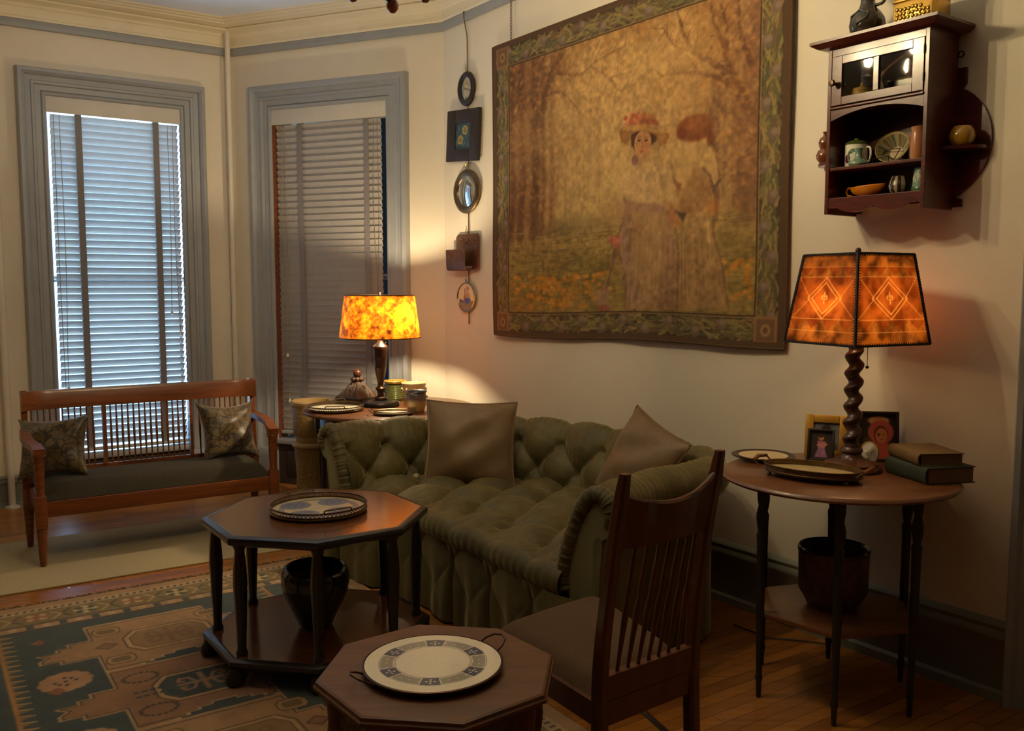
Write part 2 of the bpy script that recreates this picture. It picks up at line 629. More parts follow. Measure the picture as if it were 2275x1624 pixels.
def wall(name, a, e, n, length, holes=(), ext=0.0, mat='wall'):
    """Thick wall with rectangular openings (s0, s1, z0, z1)."""
    bm = B()
    m = frame(a, e, n)
    cuts = sorted(holes)
    s = -ext
    for s0, s1, z0, z1 in cuts:
        box(bm, (s, -0.22, 0), (s0, 0, CEIL + 0.02), m)
        if z0 > 0.001:
            box(bm, (s0, -0.22, 0), (s1, 0, z0), m)
        box(bm, (s0, -0.22, z1), (s1, 0, CEIL + 0.02), m)
        s = s1
    box(bm, (s, -0.22, 0), (length + ext, 0, CEIL + 0.02), m)
    return struct(name, bm, mat, smooth=False)


W1 = (0.365, 1.215, 0.30, 2.688)      # opening in the bay front
W2 = (0.43, 1.37, 0.33, 2.696)        # opening in the bay side
DOOR = (3.83, 4.66, 0.0, 2.35)
lenM = (C1 - C2).length
wall('wall_right', C2, ER, NR, 9.0, [DOOR], 0.10)
wall('wall_bay', C2, EM, NM, lenM, [W2], 0.06)
wall('wall_front', C1, EL, NL, 1.65, [W1], 0.06)
d3 = (CB - C0).normalized()
wall('wall_bay_left', C0, d3, Vector((1, 0.0086)).normalized(), 1.73, [], 0.06)
wall('wall_front_left', CB, NR, ER, 1.9, [], 0.06)
d4 = (PL - CD).normalized()
wall('wall_left', CD, d4, Vector((-d4.y, d4.x)), (PL - CD).length, [], 0.1, 'wallpaper')
d5 = (PR - PL).normalized()
wall('wall_back', PL, d5, Vector((-d5.y, d5.x)), (PR - PL).length, [], 0.2, 'wallpaper')


def ring_sweep(prof, pts, closed=True):
    """Sweep a wall profile (distance into room, z) along the room outline with mitred corners."""
    bm = B()
    n = len(pts)
    rows = []
    for i in range(n):
        p = pts[i]
        a, c = pts[(i - 1) % n], pts[(i + 1) % n]
        d0, d1 = (p - a).normalized(), (c - p).normalized()
        if not closed and i == 0:
            d0 = d1
        if not closed and i == n - 1:
            d1 = d0
        n0, n1 = Vector((-d0.y, d0.x)), Vector((-d1.y, d1.x))
        bis = (n0 + n1).normalized()
        k = 1.0 / max(0.3, bis.dot(n0))
        rows.append([(p.x + bis.x * k * d, p.y + bis.y * k * d, z) for d, z in prof])
    m = len(prof)
    vs = [q for r in rows for q in r]
    fs = []
    for i in range(n if closed else n - 1):
        j = (i + 1) % n
        for k in range(m - 1):
            fs.append([i * m + k, j * m + k, j * m + k + 1, i * m + k + 1])
    add_faces(bm, vs, fs)
    return bm


loop = [C2, C1, C0, CB, CD, PL, PR]
struct('trim_1', ring_sweep([(0, 3.098), (0.022, 3.10), (0.024, 3.125), (0.022, 3.15), (0, 3.152)], loop), 'trim', smooth=False)
struct('trim_2', ring_sweep([(0.0, 3.15), (0.022, 3.152), (0.026, 3.165), (0.018, 3.17), (0.018, 3.225), (0.03, 3.232), (0.036, 3.245), (0.05, 3.252),
                              (0.085, 3.262), (0.088, 3.272), (0.074, 3.276), (0.095, 3.284), (0.13, 3.292), (0.135, 3.30), (0.16, 3.303), (0.165, 3.31), (0.196, 3.313), (0.2, CEIL)], loop), 'crown', smooth=False)
BASEP = [(0.001, 0.285), (0.012, 0.28), (0.02, 0.265), (0.014, 0.25), (0.024, 0.235), (0.024, 0.22), (0.016, 0.21), (0.016, 0.04), (0.03, 0.03), (0.034, 0.0)]
struct('baseboard_right', ring_sweep(BASEP, [C2 + ER * 3.70, C2], False), 'base')
struct('baseboard_right_far', ring_sweep(BASEP, [PR, C2 + ER * 4.80], False), 'base')
struct('baseboard_bay', ring_sweep(BASEP, [C2, C2 + EM * 0.21], False), 'base')
struct('baseboard_corner', ring_sweep(BASEP, [C2 + EM * 1.54, C1, C1 + EL * 0.17], False), 'base')
struct('baseboard_left', ring_sweep([(d, z * 0.72) for d, z in BASEP], [C1 + EL * 1.39, C0, CB, CD, PL, PR], False), 'base')


def casing(bm, m, s0, s1, zt, prof, z0=0.0):
    k = len(prof)
    rows = [[(s0 - w, d, z0) for w, d in prof], [(s0 - w, d, zt + w) for w, d in prof],
            [(s1 + w, d, zt + w) for w, d in prof], [(s1 + w, d, z0) for w, d in prof]]
    vs = [q for r in rows for q in r]
    fs = [[i * k + j, (i + 1) * k + j, (i + 1) * k + j + 1, i * k + j + 1] for i in range(3) for j in range(k - 1)]
    add_faces(bm, vs, fs, m)


CAS = [(-0.002, -0.12), (-0.002, 0.012), (0.004, 0.02), (0.018, 0.024), (0.026, 0.014), (0.03, 0.02), (0.062, 0.022), (0.068, 0.034), (0.082, 0.036),
       (0.088, 0.03), (0.118, 0.036), (0.124, 0.05), (0.14, 0.062), (0.158, 0.062), (0.166, 0.048), (0.17, 0.0)]


def window(name, base, e, n, hole, sash_dark=False):
    m = frame(base, e, n)
    s0, s1, z0, z1 = hole
    bm = B()
    casing(bm, m, s0, s1, z1, CAS)
    w = struct(name, bm, 'trim', smooth=False)
    bm = B()
    box(bm, (s0 - 0.16, 0, 0.0), (s0 - 0.005, 0.066, 0.27), m, 0.006)
    obj('plinth_block', bm, 'trim', w)
    bm = B()
    box(bm, (s1 + 0.005, 0, 0.0), (s1 + 0.16, 0.066, 0.27), m, 0.006)
    obj('plinth_block', bm, 'trim', w)
    bm = B()
    box(bm, (s0 - 0.01, -0.15, z0 - 0.03), (s1 + 0.01, 0.05, z0 + 0.006), m, 0.006)
    obj('window_sill', bm, 'trim', w)
    bm = B()
    box(bm, (s0, 0.0, 0.0), (s1, 0.012, z0 - 0.03), m)
    box(bm, (s0 + 0.08, 0.012, 0.06), (s1 - 0.08, 0.02, z0 - 0.08), m, 0.004)
    obj('apron_panel', bm, 'panel', w)
    for x in (s0, s1 - 0.006):
        bm = B()
        box(bm, (x, -0.10, z0), (x + 0.006, 0.004, z1 - 0.1), m)
        obj('jamb_strip', bm, 'oak', w, smooth=False)
    zm = (z0 + z1) / 2
    for a, c, off in ((z0, zm + 0.02, -0.13), (zm - 0.02, z1, -0.165)):
        bm = B()
        t = 0.018
        box(bm, (s0, off - 0.03, a), (s0 + t, off, c), m)
        box(bm, (s1 - t, off - 0.03, a), (s1, off, c), m)
        box(bm, (s0 + t, off - 0.03, a), (s1 - t, off, a + t), m)
        box(bm, (s0 + t, off - 0.03, c - t), (s1 - t, off, c), m)
        sa = obj('window_sash', bm, 'trim', w, smooth=False)
        bm = B()
        box(bm, (s0 + t, off - 0.018, a + t), (s1 - t, off - 0.014, c - t), m)
        obj('window_pane', bm, 'pane', sa, smooth=False)
    return w


window('window_1', C1, EL, NL, W1)
window('window_2', C2, EM, NM, W2)
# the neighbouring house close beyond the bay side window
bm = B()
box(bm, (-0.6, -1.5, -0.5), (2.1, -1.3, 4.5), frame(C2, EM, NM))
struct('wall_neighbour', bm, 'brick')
# door at the right edge
bm = B()
mR = frame(C2, ER, NR)
casing(bm, mR, DOOR[0], DOOR[1], DOOR[3], [(0.0, -0.2), (0.0, 0.014), (0.02, 0.026), (0.09, 0.026), (0.1, 0.045), (0.118, 0.05), (0.126, 0.04), (0.13, 0.0)])
door = struct('door_1', bm, 'trim', smooth=False)
bm = B()
box(bm, (DOOR[0] + 0.004, -0.14, 0.005), (DOOR[1] - 0.004, -0.10, DOOR[3] - 0.004), mR)
for z0, z1 in ((0.18, 0.95), (1.1, 2.2)):
    for a in (0.1, 0.46):
        box(bm, (DOOR[0] + a, -0.10, z0), (DOOR[0] + a + 0.28, -0.092, z1), mR, 0.006)
obj('door_leaf', bm, 'trim', door)
bm = B()
ball(bm, (DOOR[0] + 0.06, -0.055, 1.0), 0.026, mR)
obj('door_knob', bm, 'brass', door)

# heating pipes
bis = (NL + NM).normalized()
p = C1 + bis * 0.075
bm = B()
lathe(bm, [(0.019, 0.0), (0.019, 3.27)], T(p.x, p.y, 0), 16)
pp = obj('heating_pipe', bm, 'pipe')
tag(pp, 'white painted heating pipe in the corner between the two windows', 'pipe')
bm = B()
lathe(bm, [(0.045, 0.0), (0.045, 0.012), (0.022, 0.018), (0.02, 0.018)], T(p.x, p.y, 0), 20)
obj('floor_collar', bm, 'pipe', pp)
p = C1 + EL * 1.52 + NL * 0.06
bm = B()
lathe(bm, [(0.021, 0.0), (0.021, 3.25)], T(p.x, p.y, 0), 16)
pp = obj('heating_pipe', bm, 'pipe')
tag(pp, 'white painted heating pipe left of the bright window, at the picture edge', 'pipe')
bm = B()
lathe(bm, [(0.045, 0.0), (0.045, 0.012), (0.022, 0.018), (0.02, 0.018)], T(p.x, p.y, 0), 20)
obj('floor_collar', bm, 'pipe', pp)

# daylight outside the front window
ld = bpy.data.lights.new('daylight', 'AREA')
ld.shape = 'RECTANGLE'
ld.size, ld.size_y = 1.1, 2.8
ld.energy = DAY_POWER
ld.color = (0.42, 0.70, 1.0)
lo_ = bpy.data.objects.new('daylight', ld)
C.objects.link(lo_)
c = C1 + EL * 0.79 - NL * 0.75
lo_.location = (c.x, c.y, 1.75)
lo_.rotation_euler = Vector((NL.x, NL.y, -0.12)).to_track_quat('-Z', 'Y').to_euler()


# ------------------------------------------------------------------ things hung on walls
WALLS = {'R': (C2, ER, NR, -1), 'M': (C2, EM, NM, 1), 'L': (C1, EL, NL, 1)}


def wall_thing(name, label, cat, w, s, z, group=None, off=0.0):
    """Thing on a wall: local x along the wall, local y out of (M, L) or into (R) the wall, z up."""
    base, e, n, sg = WALLS[w]
    p = base + e * s + n * off
    return thing(name, label, cat, (p.x, p.y, z), math.atan2(e.y, e.x), group)


def blind(label, w, hole, zv, tilt, cords, raise_=0.0, gap=(0.01, 0.01), zb=0.33):
    s0, s1, z0, z1 = hole
    wd = s1 - s0
    t = wall_thing('venetian_blind', label, 'blind', w, s0, 0.0, 'venetian blinds')
    bm = B()
    box(bm, (0.002, -0.07, zv), (wd - 0.002, 0.006, zv + 0.10), None, 0.004)
    box(bm, (0.0, 0.004, zv - 0.002), (wd, 0.012, zv + 0.102), None, 0.003)
    obj('valance', bm, 'valance', t)
    bm = B()
    pitch = 0.0455
    n = int((zv - 0.02 - zb) / pitch)
    hw = 0.0255
    for i in range(n):
        zc = zv - 0.028 - i * pitch
        cx = 0.0008 * math.sin(i * 1.7)
        # a gently crowned slat
        rows = []
        for k in range(5):
            q = -1 + k * 0.5
            y, zz = q * hw, 0.003 * (1 - q * q)
            rows.append((y * math.cos(tilt) - zz * math.sin(tilt), y * math.sin(tilt) + zz * math.cos(tilt)))
        vs, fs = [], []
        th = 0.0026
        x0, x1 = gap[0] + cx, wd - gap[1] + cx
        for x in (x0, x1):
            for y, zz in rows:
                vs.append((x, -0.035 + y, zc + zz))
            for y, zz in rows[::-1]:
                vs.append((x, -0.035 + y + th * math.sin(tilt), zc + zz - th * math.cos(tilt)))
        fs = [[k, (k + 1) % 10, 10 + (k + 1) % 10, 10 + k] for k in range(10)] + [list(range(10))[::-1], list(range(10, 20))]
        add_faces(bm, vs, fs)
    obj('slats', bm, 'slat', t)
    zl = zv - 0.028 - n * pitch
    bm = B()
    box(bm, (gap[0], -0.062, zl - 0.012), (wd - gap[1], -0.008, zl + 0.012), None, 0.004)
    obj('bottom_rail', bm, 'slat', t)
    hd = hw * math.cos(tilt) + 0.004
    for a in (0.19, 0.77):
        bm = B()
        box(bm, (wd * a - 0.02, -0.035 + hd, zl), (wd * a + 0.02, -0.035 + hd + 0.0015, zv))
        box(bm, (wd * a - 0.02, -0.035 - hd - 0.0015, zl), (wd * a + 0.02, -0.035 - hd, zv))
        obj('tape', bm, 'tape', t)
    for x, ln, sway in cords:
        bm = B()
        pts = [(x * wd + sway * math.sin(k / 12 * PI * 1.5) * k / 12, -0.035 + hd + 0.008, zv - 0.01 - ln * k / 12) for k in range(13)]
        tube(bm, pts, 0.0021, 6)
        co = obj('lift_cord', bm, 'cord', t)
        bm = B()
        lathe(bm, [(0.003, 0), (0.009, -0.012), (0.011, -0.028), (0.0, -0.032)], T(*pts[-1]), 10)
        obj('cord_pull', bm, 'acorn', co)
    return t


blind('light-edged wooden venetian blind in the left window behind the settee', 'L', W1, 2.585, R(51),
      [(0.945, 1.95, 0.006), (0.905, 1.80, -0.012), (0.06, 1.45, 0.012), (0.10, 1.30, -0.008)], gap=(0.012, 0.028))
blind('closed grey wooden venetian blind in the right window behind the corner lamp', 'M', W2, 2.592, R(72),
      [(0.925, 1.62, 0.010), (0.895, 1.95, -0.008), (0.12, 1.20, 0.02), (0.09, 1.35, -0.02)], gap=(0.066, 0.014), zb=0.36)


# ------------------------------------------------------------------ settee
S = thing('settee', 'light oak spindle-back settee with dark cushioned seat under the bright window', 'settee', (-2.414, 4.531, 0.0092), math.atan2(0.547, 0.837))
SW, SD = 1.215, 0.47


def leg_bm(x, y, ztop, square_from=0.20):
    bm = B()
    lathe(bm, [(0.013, 0.0), (0.016, 0.004), (0.021, 0.10), (0.024, 0.16), (0.026, 0.19), (0.022, 0.20)], T(x, y, 0), 16)
    box(bm, (x - 0.027, y - 0.027, square_from), (x + 0.027, y + 0.027, ztop), None, 0.006)
    return bm


for x in (0.0, SW):
    bm = leg_bm(x, 0.0, 0.37)
    lathe(bm, [(0.024, 0.365), (0.02, 0.385), (0.022, 0.42), (0.026, 0.55), (0.03, 0.57), (0.034, 0.575), (0.03, 0.585)], T(x, 0, 0), 16)
    obj('leg', bm, 'oak', S)
for x in (-0.02, SW + 0.02):
    bm = leg_bm(x, SD - 0.03, 0.42)
    tube(bm, [(x, SD - 0.03, 0.40), (x, SD - 0.02, 0.60), (x, SD, 0.865)], 0.02, 4, sq=(0.045, 0.03))
    obj('leg', bm, 'oak', S)
for y in (0.0, SD - 0.03):
    bm = B()
    box(bm, (0.02, y - 0.018, 0.255), (SW - 0.02, y + 0.018, 0.335), None, 0.005)
    obj('seat_rail', bm, 'oak_x', S)
for x in (0.0, SW):
    bm = B()
    box(bm, (x - 0.016, 0.02, 0.265), (x + 0.016, SD - 0.05, 0.335), None, 0.005)
    obj('side_rail', bm, 'oak', S)
# upholstered seat, crowned
bm = B()


def seatf(u, v):
    x = 0.012 + (SW - 0.024) * u
    y = -0.004 + (SD - 0.03) * v
    k = min(1, (1 - abs(2 * u - 1)) * 7) * min(1, (1 - abs(2 * v - 1)) * 3.2)
    k = math.sin(k * PI / 2)
    return (x, y, 0.338 + 0.075 * k + 0.012 * math.sin(PI * v))


grid(bm, seatf, 50, 24)
grid(bm, lambda u, v: (0.012 + (SW - 0.024) * u, -0.004 + (SD - 0.03) * v, 0.330), 8, 4, flip=True)
obj('seat', bm, 'darkfab', S)


def back_y(x, z):
    """Back curve: the ends wrap forward, the whole leans back."""
    e = max(0.0, abs(x - SW / 2) - 0.50) / 0.13
    return SD - 0.02 + 0.03 * (z - 0.36) / 0.5 - 0.045 * e * e


bm = B()
n = 40
vs, fs = [], []
for i in range(n + 1):
    x = -0.035 + (SW + 0.07) * i / n
    for dy, z in ((-0.014, 0.757), (-0.016, 0.845), (-0.008, 0.862), (0.010, 0.862), (0.016, 0.85), (0.014, 0.757)):
        vs.append((x, back_y(x, z) + dy, z))
for i in range(n):
    for k in range(6):
        fs.append([i * 6 + k, (i + 1) * 6 + k, (i + 1) * 6 + (k + 1) % 6, i * 6 + (k + 1) % 6])
fs += [list(range(6))[::-1], [n * 6 + k for k in range(6)]]
add_faces(bm, vs, fs)
obj('crest_rail', bm, 'oak_x', S)
bm = B()
vs, fs = [], []
for i in range(n + 1):
    x = -0.02 + (SW + 0.04) * i / n
    for dy, z in ((-0.012, 0.385), (-0.012, 0.425), (0.012, 0.425), (0.012, 0.385)):
        vs.append((x, back_y(x, z) + dy, z))
for i in range(n):
    for k in range(4):
        fs.append([i * 4 + k, (i + 1) * 4 + k, (i + 1) * 4 + (k + 1) % 4, i * 4 + (k + 1) % 4])
fs += [list(range(4))[::-1], [n * 4 + k for k in range(4)]]
add_faces(bm, vs, fs)
obj('lower_back_rail', bm, 'oak_x', S)
for x in (0.385, 0.865):
    bm = B()
    tube(bm, [(x, back_y(x, 0.42), 0.42), (x, back_y(x, 0.76), 0.76)], 0.02, 4, sq=(0.046, 0.018))
    obj('back_slat', bm, 'oak', S)
proto = None
NSP = 39
for i in range(NSP):
    x = 0.015 + (SW - 0.03) * i / (NSP - 1)
    if min(abs(x - 0.385), abs(x - 0.865)) < 0.03:
        continue
    y0, y1 = back_y(x, 0.42), back_y(x, 0.76)
    if proto is None:
        bm = B()
        lathe(bm, [(0.0045, 0.0), (0.0045, 0.06), (0.0062, 0.12), (0.0072, 0.17), (0.0062, 0.22), (0.0045, 0.28), (0.0045, 0.342)], None, 8)
        proto = obj('spindle', bm, 'oak', S)
        o = proto
    else:
        o = inst(proto, 'spindle', S, Matrix())
    o.matrix_local = T(x, y0, 0.42) @ RX(-math.atan2(y1 - y0, 0.34))
for sx, x0 in ((-1, 0.0), (1, SW)):
    bm = B()
    pts = [(x0 + sx * 0.022, SD - 0.04, 0.645), (x0 + sx * 0.034, SD * 0.6, 0.637), (x0 + sx * 0.03, 0.15, 0.625), (x0 + sx * 0.006, 0.05, 0.612), (x0, -0.035, 0.600)]
    tube(bm, pts, 0.02, 4, sq=(0.052, 0.03))
    lathe(bm, [(0.028, 0.575), (0.033, 0.59), (0.03, 0.612)], T(x0, -0.005, 0), 12)
    obj('arm', bm, 'oak', S)


def pillow(name, label, cat, mat, w, h, t, m, seed, group, points=0.06, piping=None, pat=None):
    """Stuffed cushion: local x across, z up, y thickness; corners drawn out to points."""
    rs = random.Random(seed)
    ph = [rs.uniform(0, 6) for _ in range(6)]

    def side(sg):
        def f(u, v):
            a, b_ = 2 * u - 1, 2 * v - 1
            ea = 1 - abs(a) ** 2.6
            eb = 1 - abs(b_) ** 2.6
            pinch = 1 - points * 1.6 * (1 - a * a) * abs(b_) ** 2.2
            pinch2 = 1 - points * 1.6 * (1 - b_ * b_) * abs(a) ** 2.2
            y = sg * t * 0.5 * (max(0, ea) * max(0, eb)) ** 0.62
            y += sg * 0.010 * max(0, ea * eb) * (math.sin(4 * a + 3 * b_ + ph[0]) + 0.7 * math.sin(7 * b_ - 5 * a + ph[1]))
            # radiating creases near the corners
            y += sg * 0.004 * (abs(a * b_) ** 1.5) * math.sin(16 * (a - b_ * (1 if a * b_ > 0 else -1)) + ph[2]) * max(0, ea * eb) ** 0.4
            return (a * w * 0.5 * pinch2, y, b_ * h * 0.5 * pinch)
        return f

    o = thing(name, label, cat, (0, 0, 0), 0, group)
    o.matrix_world = m
    bm = B()
    grid(bm, side(-1), 36, 36)
    grid(bm, side(1), 36, 36, flip=True)
    bmesh.ops.remove_doubles(bm, verts=bm.verts[:], dist=1e-5)
    obj('cushion_cover', bm, mat, o, angle=80)
    if piping:
        f = side(1)
        n = 30
        pts = [f(i / n, 0) for i in range(n)] + [f(1, i / n) for i in range(n)] + [f(1 - i / n, 1) for i in range(n)] + [f(0, 1 - i / n) for i in range(n)]
        bm = B()
        tube(bm, [(p[0], 0, p[2]) for p in pts], 0.0045, 6, closed=True)
        obj('piping', bm, piping, o)
    return o


bro, nt, b = new_mat('brocade')
v = coords(nt)
vo = node(nt, 'ShaderNodeTexVoronoi', feature='DISTANCE_TO_EDGE', i_Scale=26.0)
n1 = node(nt, 'ShaderNodeTexNoise', i_Scale=12.0, i_Detail=4.0)
mv = node(nt, 'ShaderNodeMix', data_type='RGBA')
mv.inputs[0].default_value = 0.10
nt.links.new(v, n1.inputs['Vector'])
nt.links.new(v, mv.inputs[6])
nt.links.new(n1.outputs['Color'], mv.inputs[7])
nt.links.new(mv.outputs[2], vo.inputs['Vector'])
nt.links.new(ramp(nt, vo.outputs['Distance'], [(0.05, lin((44, 33, 18))), (0.14, lin((100, 79, 38))), (0.5, lin((82, 63, 30)))]), b.inputs['Base Color'])
b.inputs['Roughness'].default_value = 0.42
b.inputs['Sheen Weight'].default_value = 0.4
M['brocade'] = bro

s_m = T(-2.414, 4.531, 0) @ RZ(math.atan2(0.547, 0.837))
pillow('cushion', 'gold brocade cushion at the left end of the settee', 'cushion', 'brocade', 0.40, 0.34, 0.15,
       s_m @ T(0.10, 0.30, 0.575) @ RZ(R(-34)) @ RY(R(-5)) @ RX(R(-16)), 3, 'brocade cushions on the settee', 0.10)
pillow('cushion', 'gold brocade cushion at the right end of the settee by the lamp table', 'cushion', 'brocade', 0.38, 0.36, 0.15,
       s_m @ T(1.045, 0.31, 0.582) @ RZ(R(14)) @ RY(R(3)) @ RX(R(-17)), 8, 'brocade cushions on the settee', 0.13)

# ------------------------------------------------------------------ cream carpet
E57 = Vector((0.8387, 0.5446))
N57 = Vector((-0.5446, 0.8387))
bm = B()
p0 = Vector((-2.385, 4.107)) - E57 * 0.80
m = Matrix(((E57.x, N57.x, 0, p0.x), (E57.y, N57.y, 0, p0.y), (0, 0, 1, 0), (0, 0, 0, 1)))
box(bm, (0, 0, 0.0), (2.45, 0.96, 0.009), m, 0.003)
tag(obj('carpet_runner', bm, 'carpet'), 'plain cream carpet laid under the settee along the windows', 'carpet')

# ------------------------------------------------------------------ patterned rug
RW, RL = 1.95, 3.15
cv = Canvas(390, 630, (168, 128, 86), RW / RL)
P = lambda a, b_: (1 - a / RW, 1 - b_ / RL)
TAN, TEAL, CREAM, RUST, OLIVE, DARK = (170, 128, 84), (62, 74, 72), (196, 160, 116), (150, 92, 60), (132, 112, 68), (84, 64, 44)
LX = RW / 2


def rpoly(pts, c, mirror=True, soft=0.0016, alpha=1.0):
    cv.poly([P(*p) for p in pts], c, soft, alpha)
    if mirror:
        cv.poly([P(2 * LX - p[0], p[1]) for p in pts], c, soft, alpha)


def rline(pts, w, c, mirror=True, closed=False):
    cv.line([P(*p) for p in pts], w / RL, c, closed=closed)
    if mirror:
        cv.line([P(2 * LX - p[0], p[1]) for p in pts], w / RL, c, closed=closed)


def roct(a, b_, ra, rb, c, mirror=False, k=0.45):
    pts = [(a - ra, b_ - rb * k), (a - ra * 0.72, b_ - rb), (a + ra * 0.72, b_ - rb), (a + ra, b_ - rb * k),
           (a + ra, b_ + rb * k), (a + ra * 0.72, b_ + rb), (a - ra * 0.72, b_ + rb), (a - ra, b_ + rb * k)]
    rpoly(pts, c, mirror)
    return pts


# end border and guards, drawn at both ends
def frame_rect(m_, c):
    rpoly([(m_, m_), (RW - m_, m_), (RW - m_, RL - m_), (m_, RL - m_)], c, False)


frame_rect(0.055, (190, 158, 116))
frame_rect(0.105, OLIVE)
frame_rect(0.26, DARK)
frame_rect(0.275, (178, 140, 96))
frame_rect(0.325, DARK)
frame_rect(0.34, TEAL)
frame_rect(0.43, TEAL)
for i in range(60):      # dashed guard
    a = 0.08 + i * 0.0305
    for bb in (0.08, RL - 0.08):
        rpoly([(a, bb - 0.012), (a + 0.014, bb - 0.012), (a + 0.02, bb + 0.012), (a + 0.006, bb + 0.012)], DARK, False)
for i in range(100):
    b_ = 0.08 + i * 0.0305
    rpoly([(0.068, b_), (0.092, b_), (0.092, b_ + 0.014), (0.068, b_ + 0.014)], DARK)
def flower(a, b_, r, c, c2):
    for k in range(8):
        an = k * PI / 4
        cv.ellipse(P(a + r * 0.65 * math.cos(an), b_ + r * 0.65 * math.sin(an)), r * 0.34 / RW, r * 0.34 / RL, c if k % 2 else c2, 0.3)
    cv.ellipse(P(a, b_), r * 0.3 / RW, r * 0.3 / RL, c2, 0.3)


for i in range(9):       # main border: stars and hooked leaves
    a = 0.19 + i * 0.196
    for bb in (0.183, RL - 0.183):
        flower(a, bb, 0.052, TEAL if i % 2 else (196, 160, 112), (206, 176, 120) if i % 2 else RUST)
        rline([(a + 0.06, bb - 0.05), (a + 0.098, bb), (a + 0.06, bb + 0.05)], 0.012, DARK, False)
        rline([(a + 0.136, bb - 0.05), (a + 0.098, bb), (a + 0.136, bb + 0.05)], 0.012, (190, 150, 96), False)
for i in range(15):
    b_ = 0.19 + i * 0.196
    for mir in (True,):
        flower(0.183, b_, 0.05, (186, 146, 52), (206, 180, 110))
        flower(RW - 0.183, b_, 0.05, (186, 146, 52), (206, 180, 110))
        rline([(0.13, b_ + 0.06), (0.183, b_ + 0.098), (0.236, b_ + 0.06)], 0.012, (196, 160, 80))
for i in range(22):      # teal and cream blocks inside the border
    a = 0.30 + i * 0.064
    for bb in (0.30, RL - 0.30):
        rpoly([(a, bb - 0.022), (a + 0.03, bb - 0.022), (a + 0.03, bb + 0.022), (a, bb + 0.022)], TEAL if i % 2 else CREAM, False)
for i in range(42):
    b_ = 0.30 + i * 0.064
    rpoly([(0.278, b_), (0.322, b_), (0.322, b_ + 0.03), (0.278, b_ + 0.03)], RUST if i % 2 else CREAM)
# saw-tooth edge of the field
for i in range(46):
    b_ = 0.36 + i * 0.0535
    rpoly([(0.42, b_), (0.42, b_ + 0.045), (0.475, b_ + 0.022)], (130, 104, 62))
    rline([(0.42, b_ + 0.006), (0.47, b_ + 0.022)], 0.008, (190, 150, 90))
rline([(0.42, 0.34), (0.42, RL - 0.34)], 0.016, (176, 124, 66))
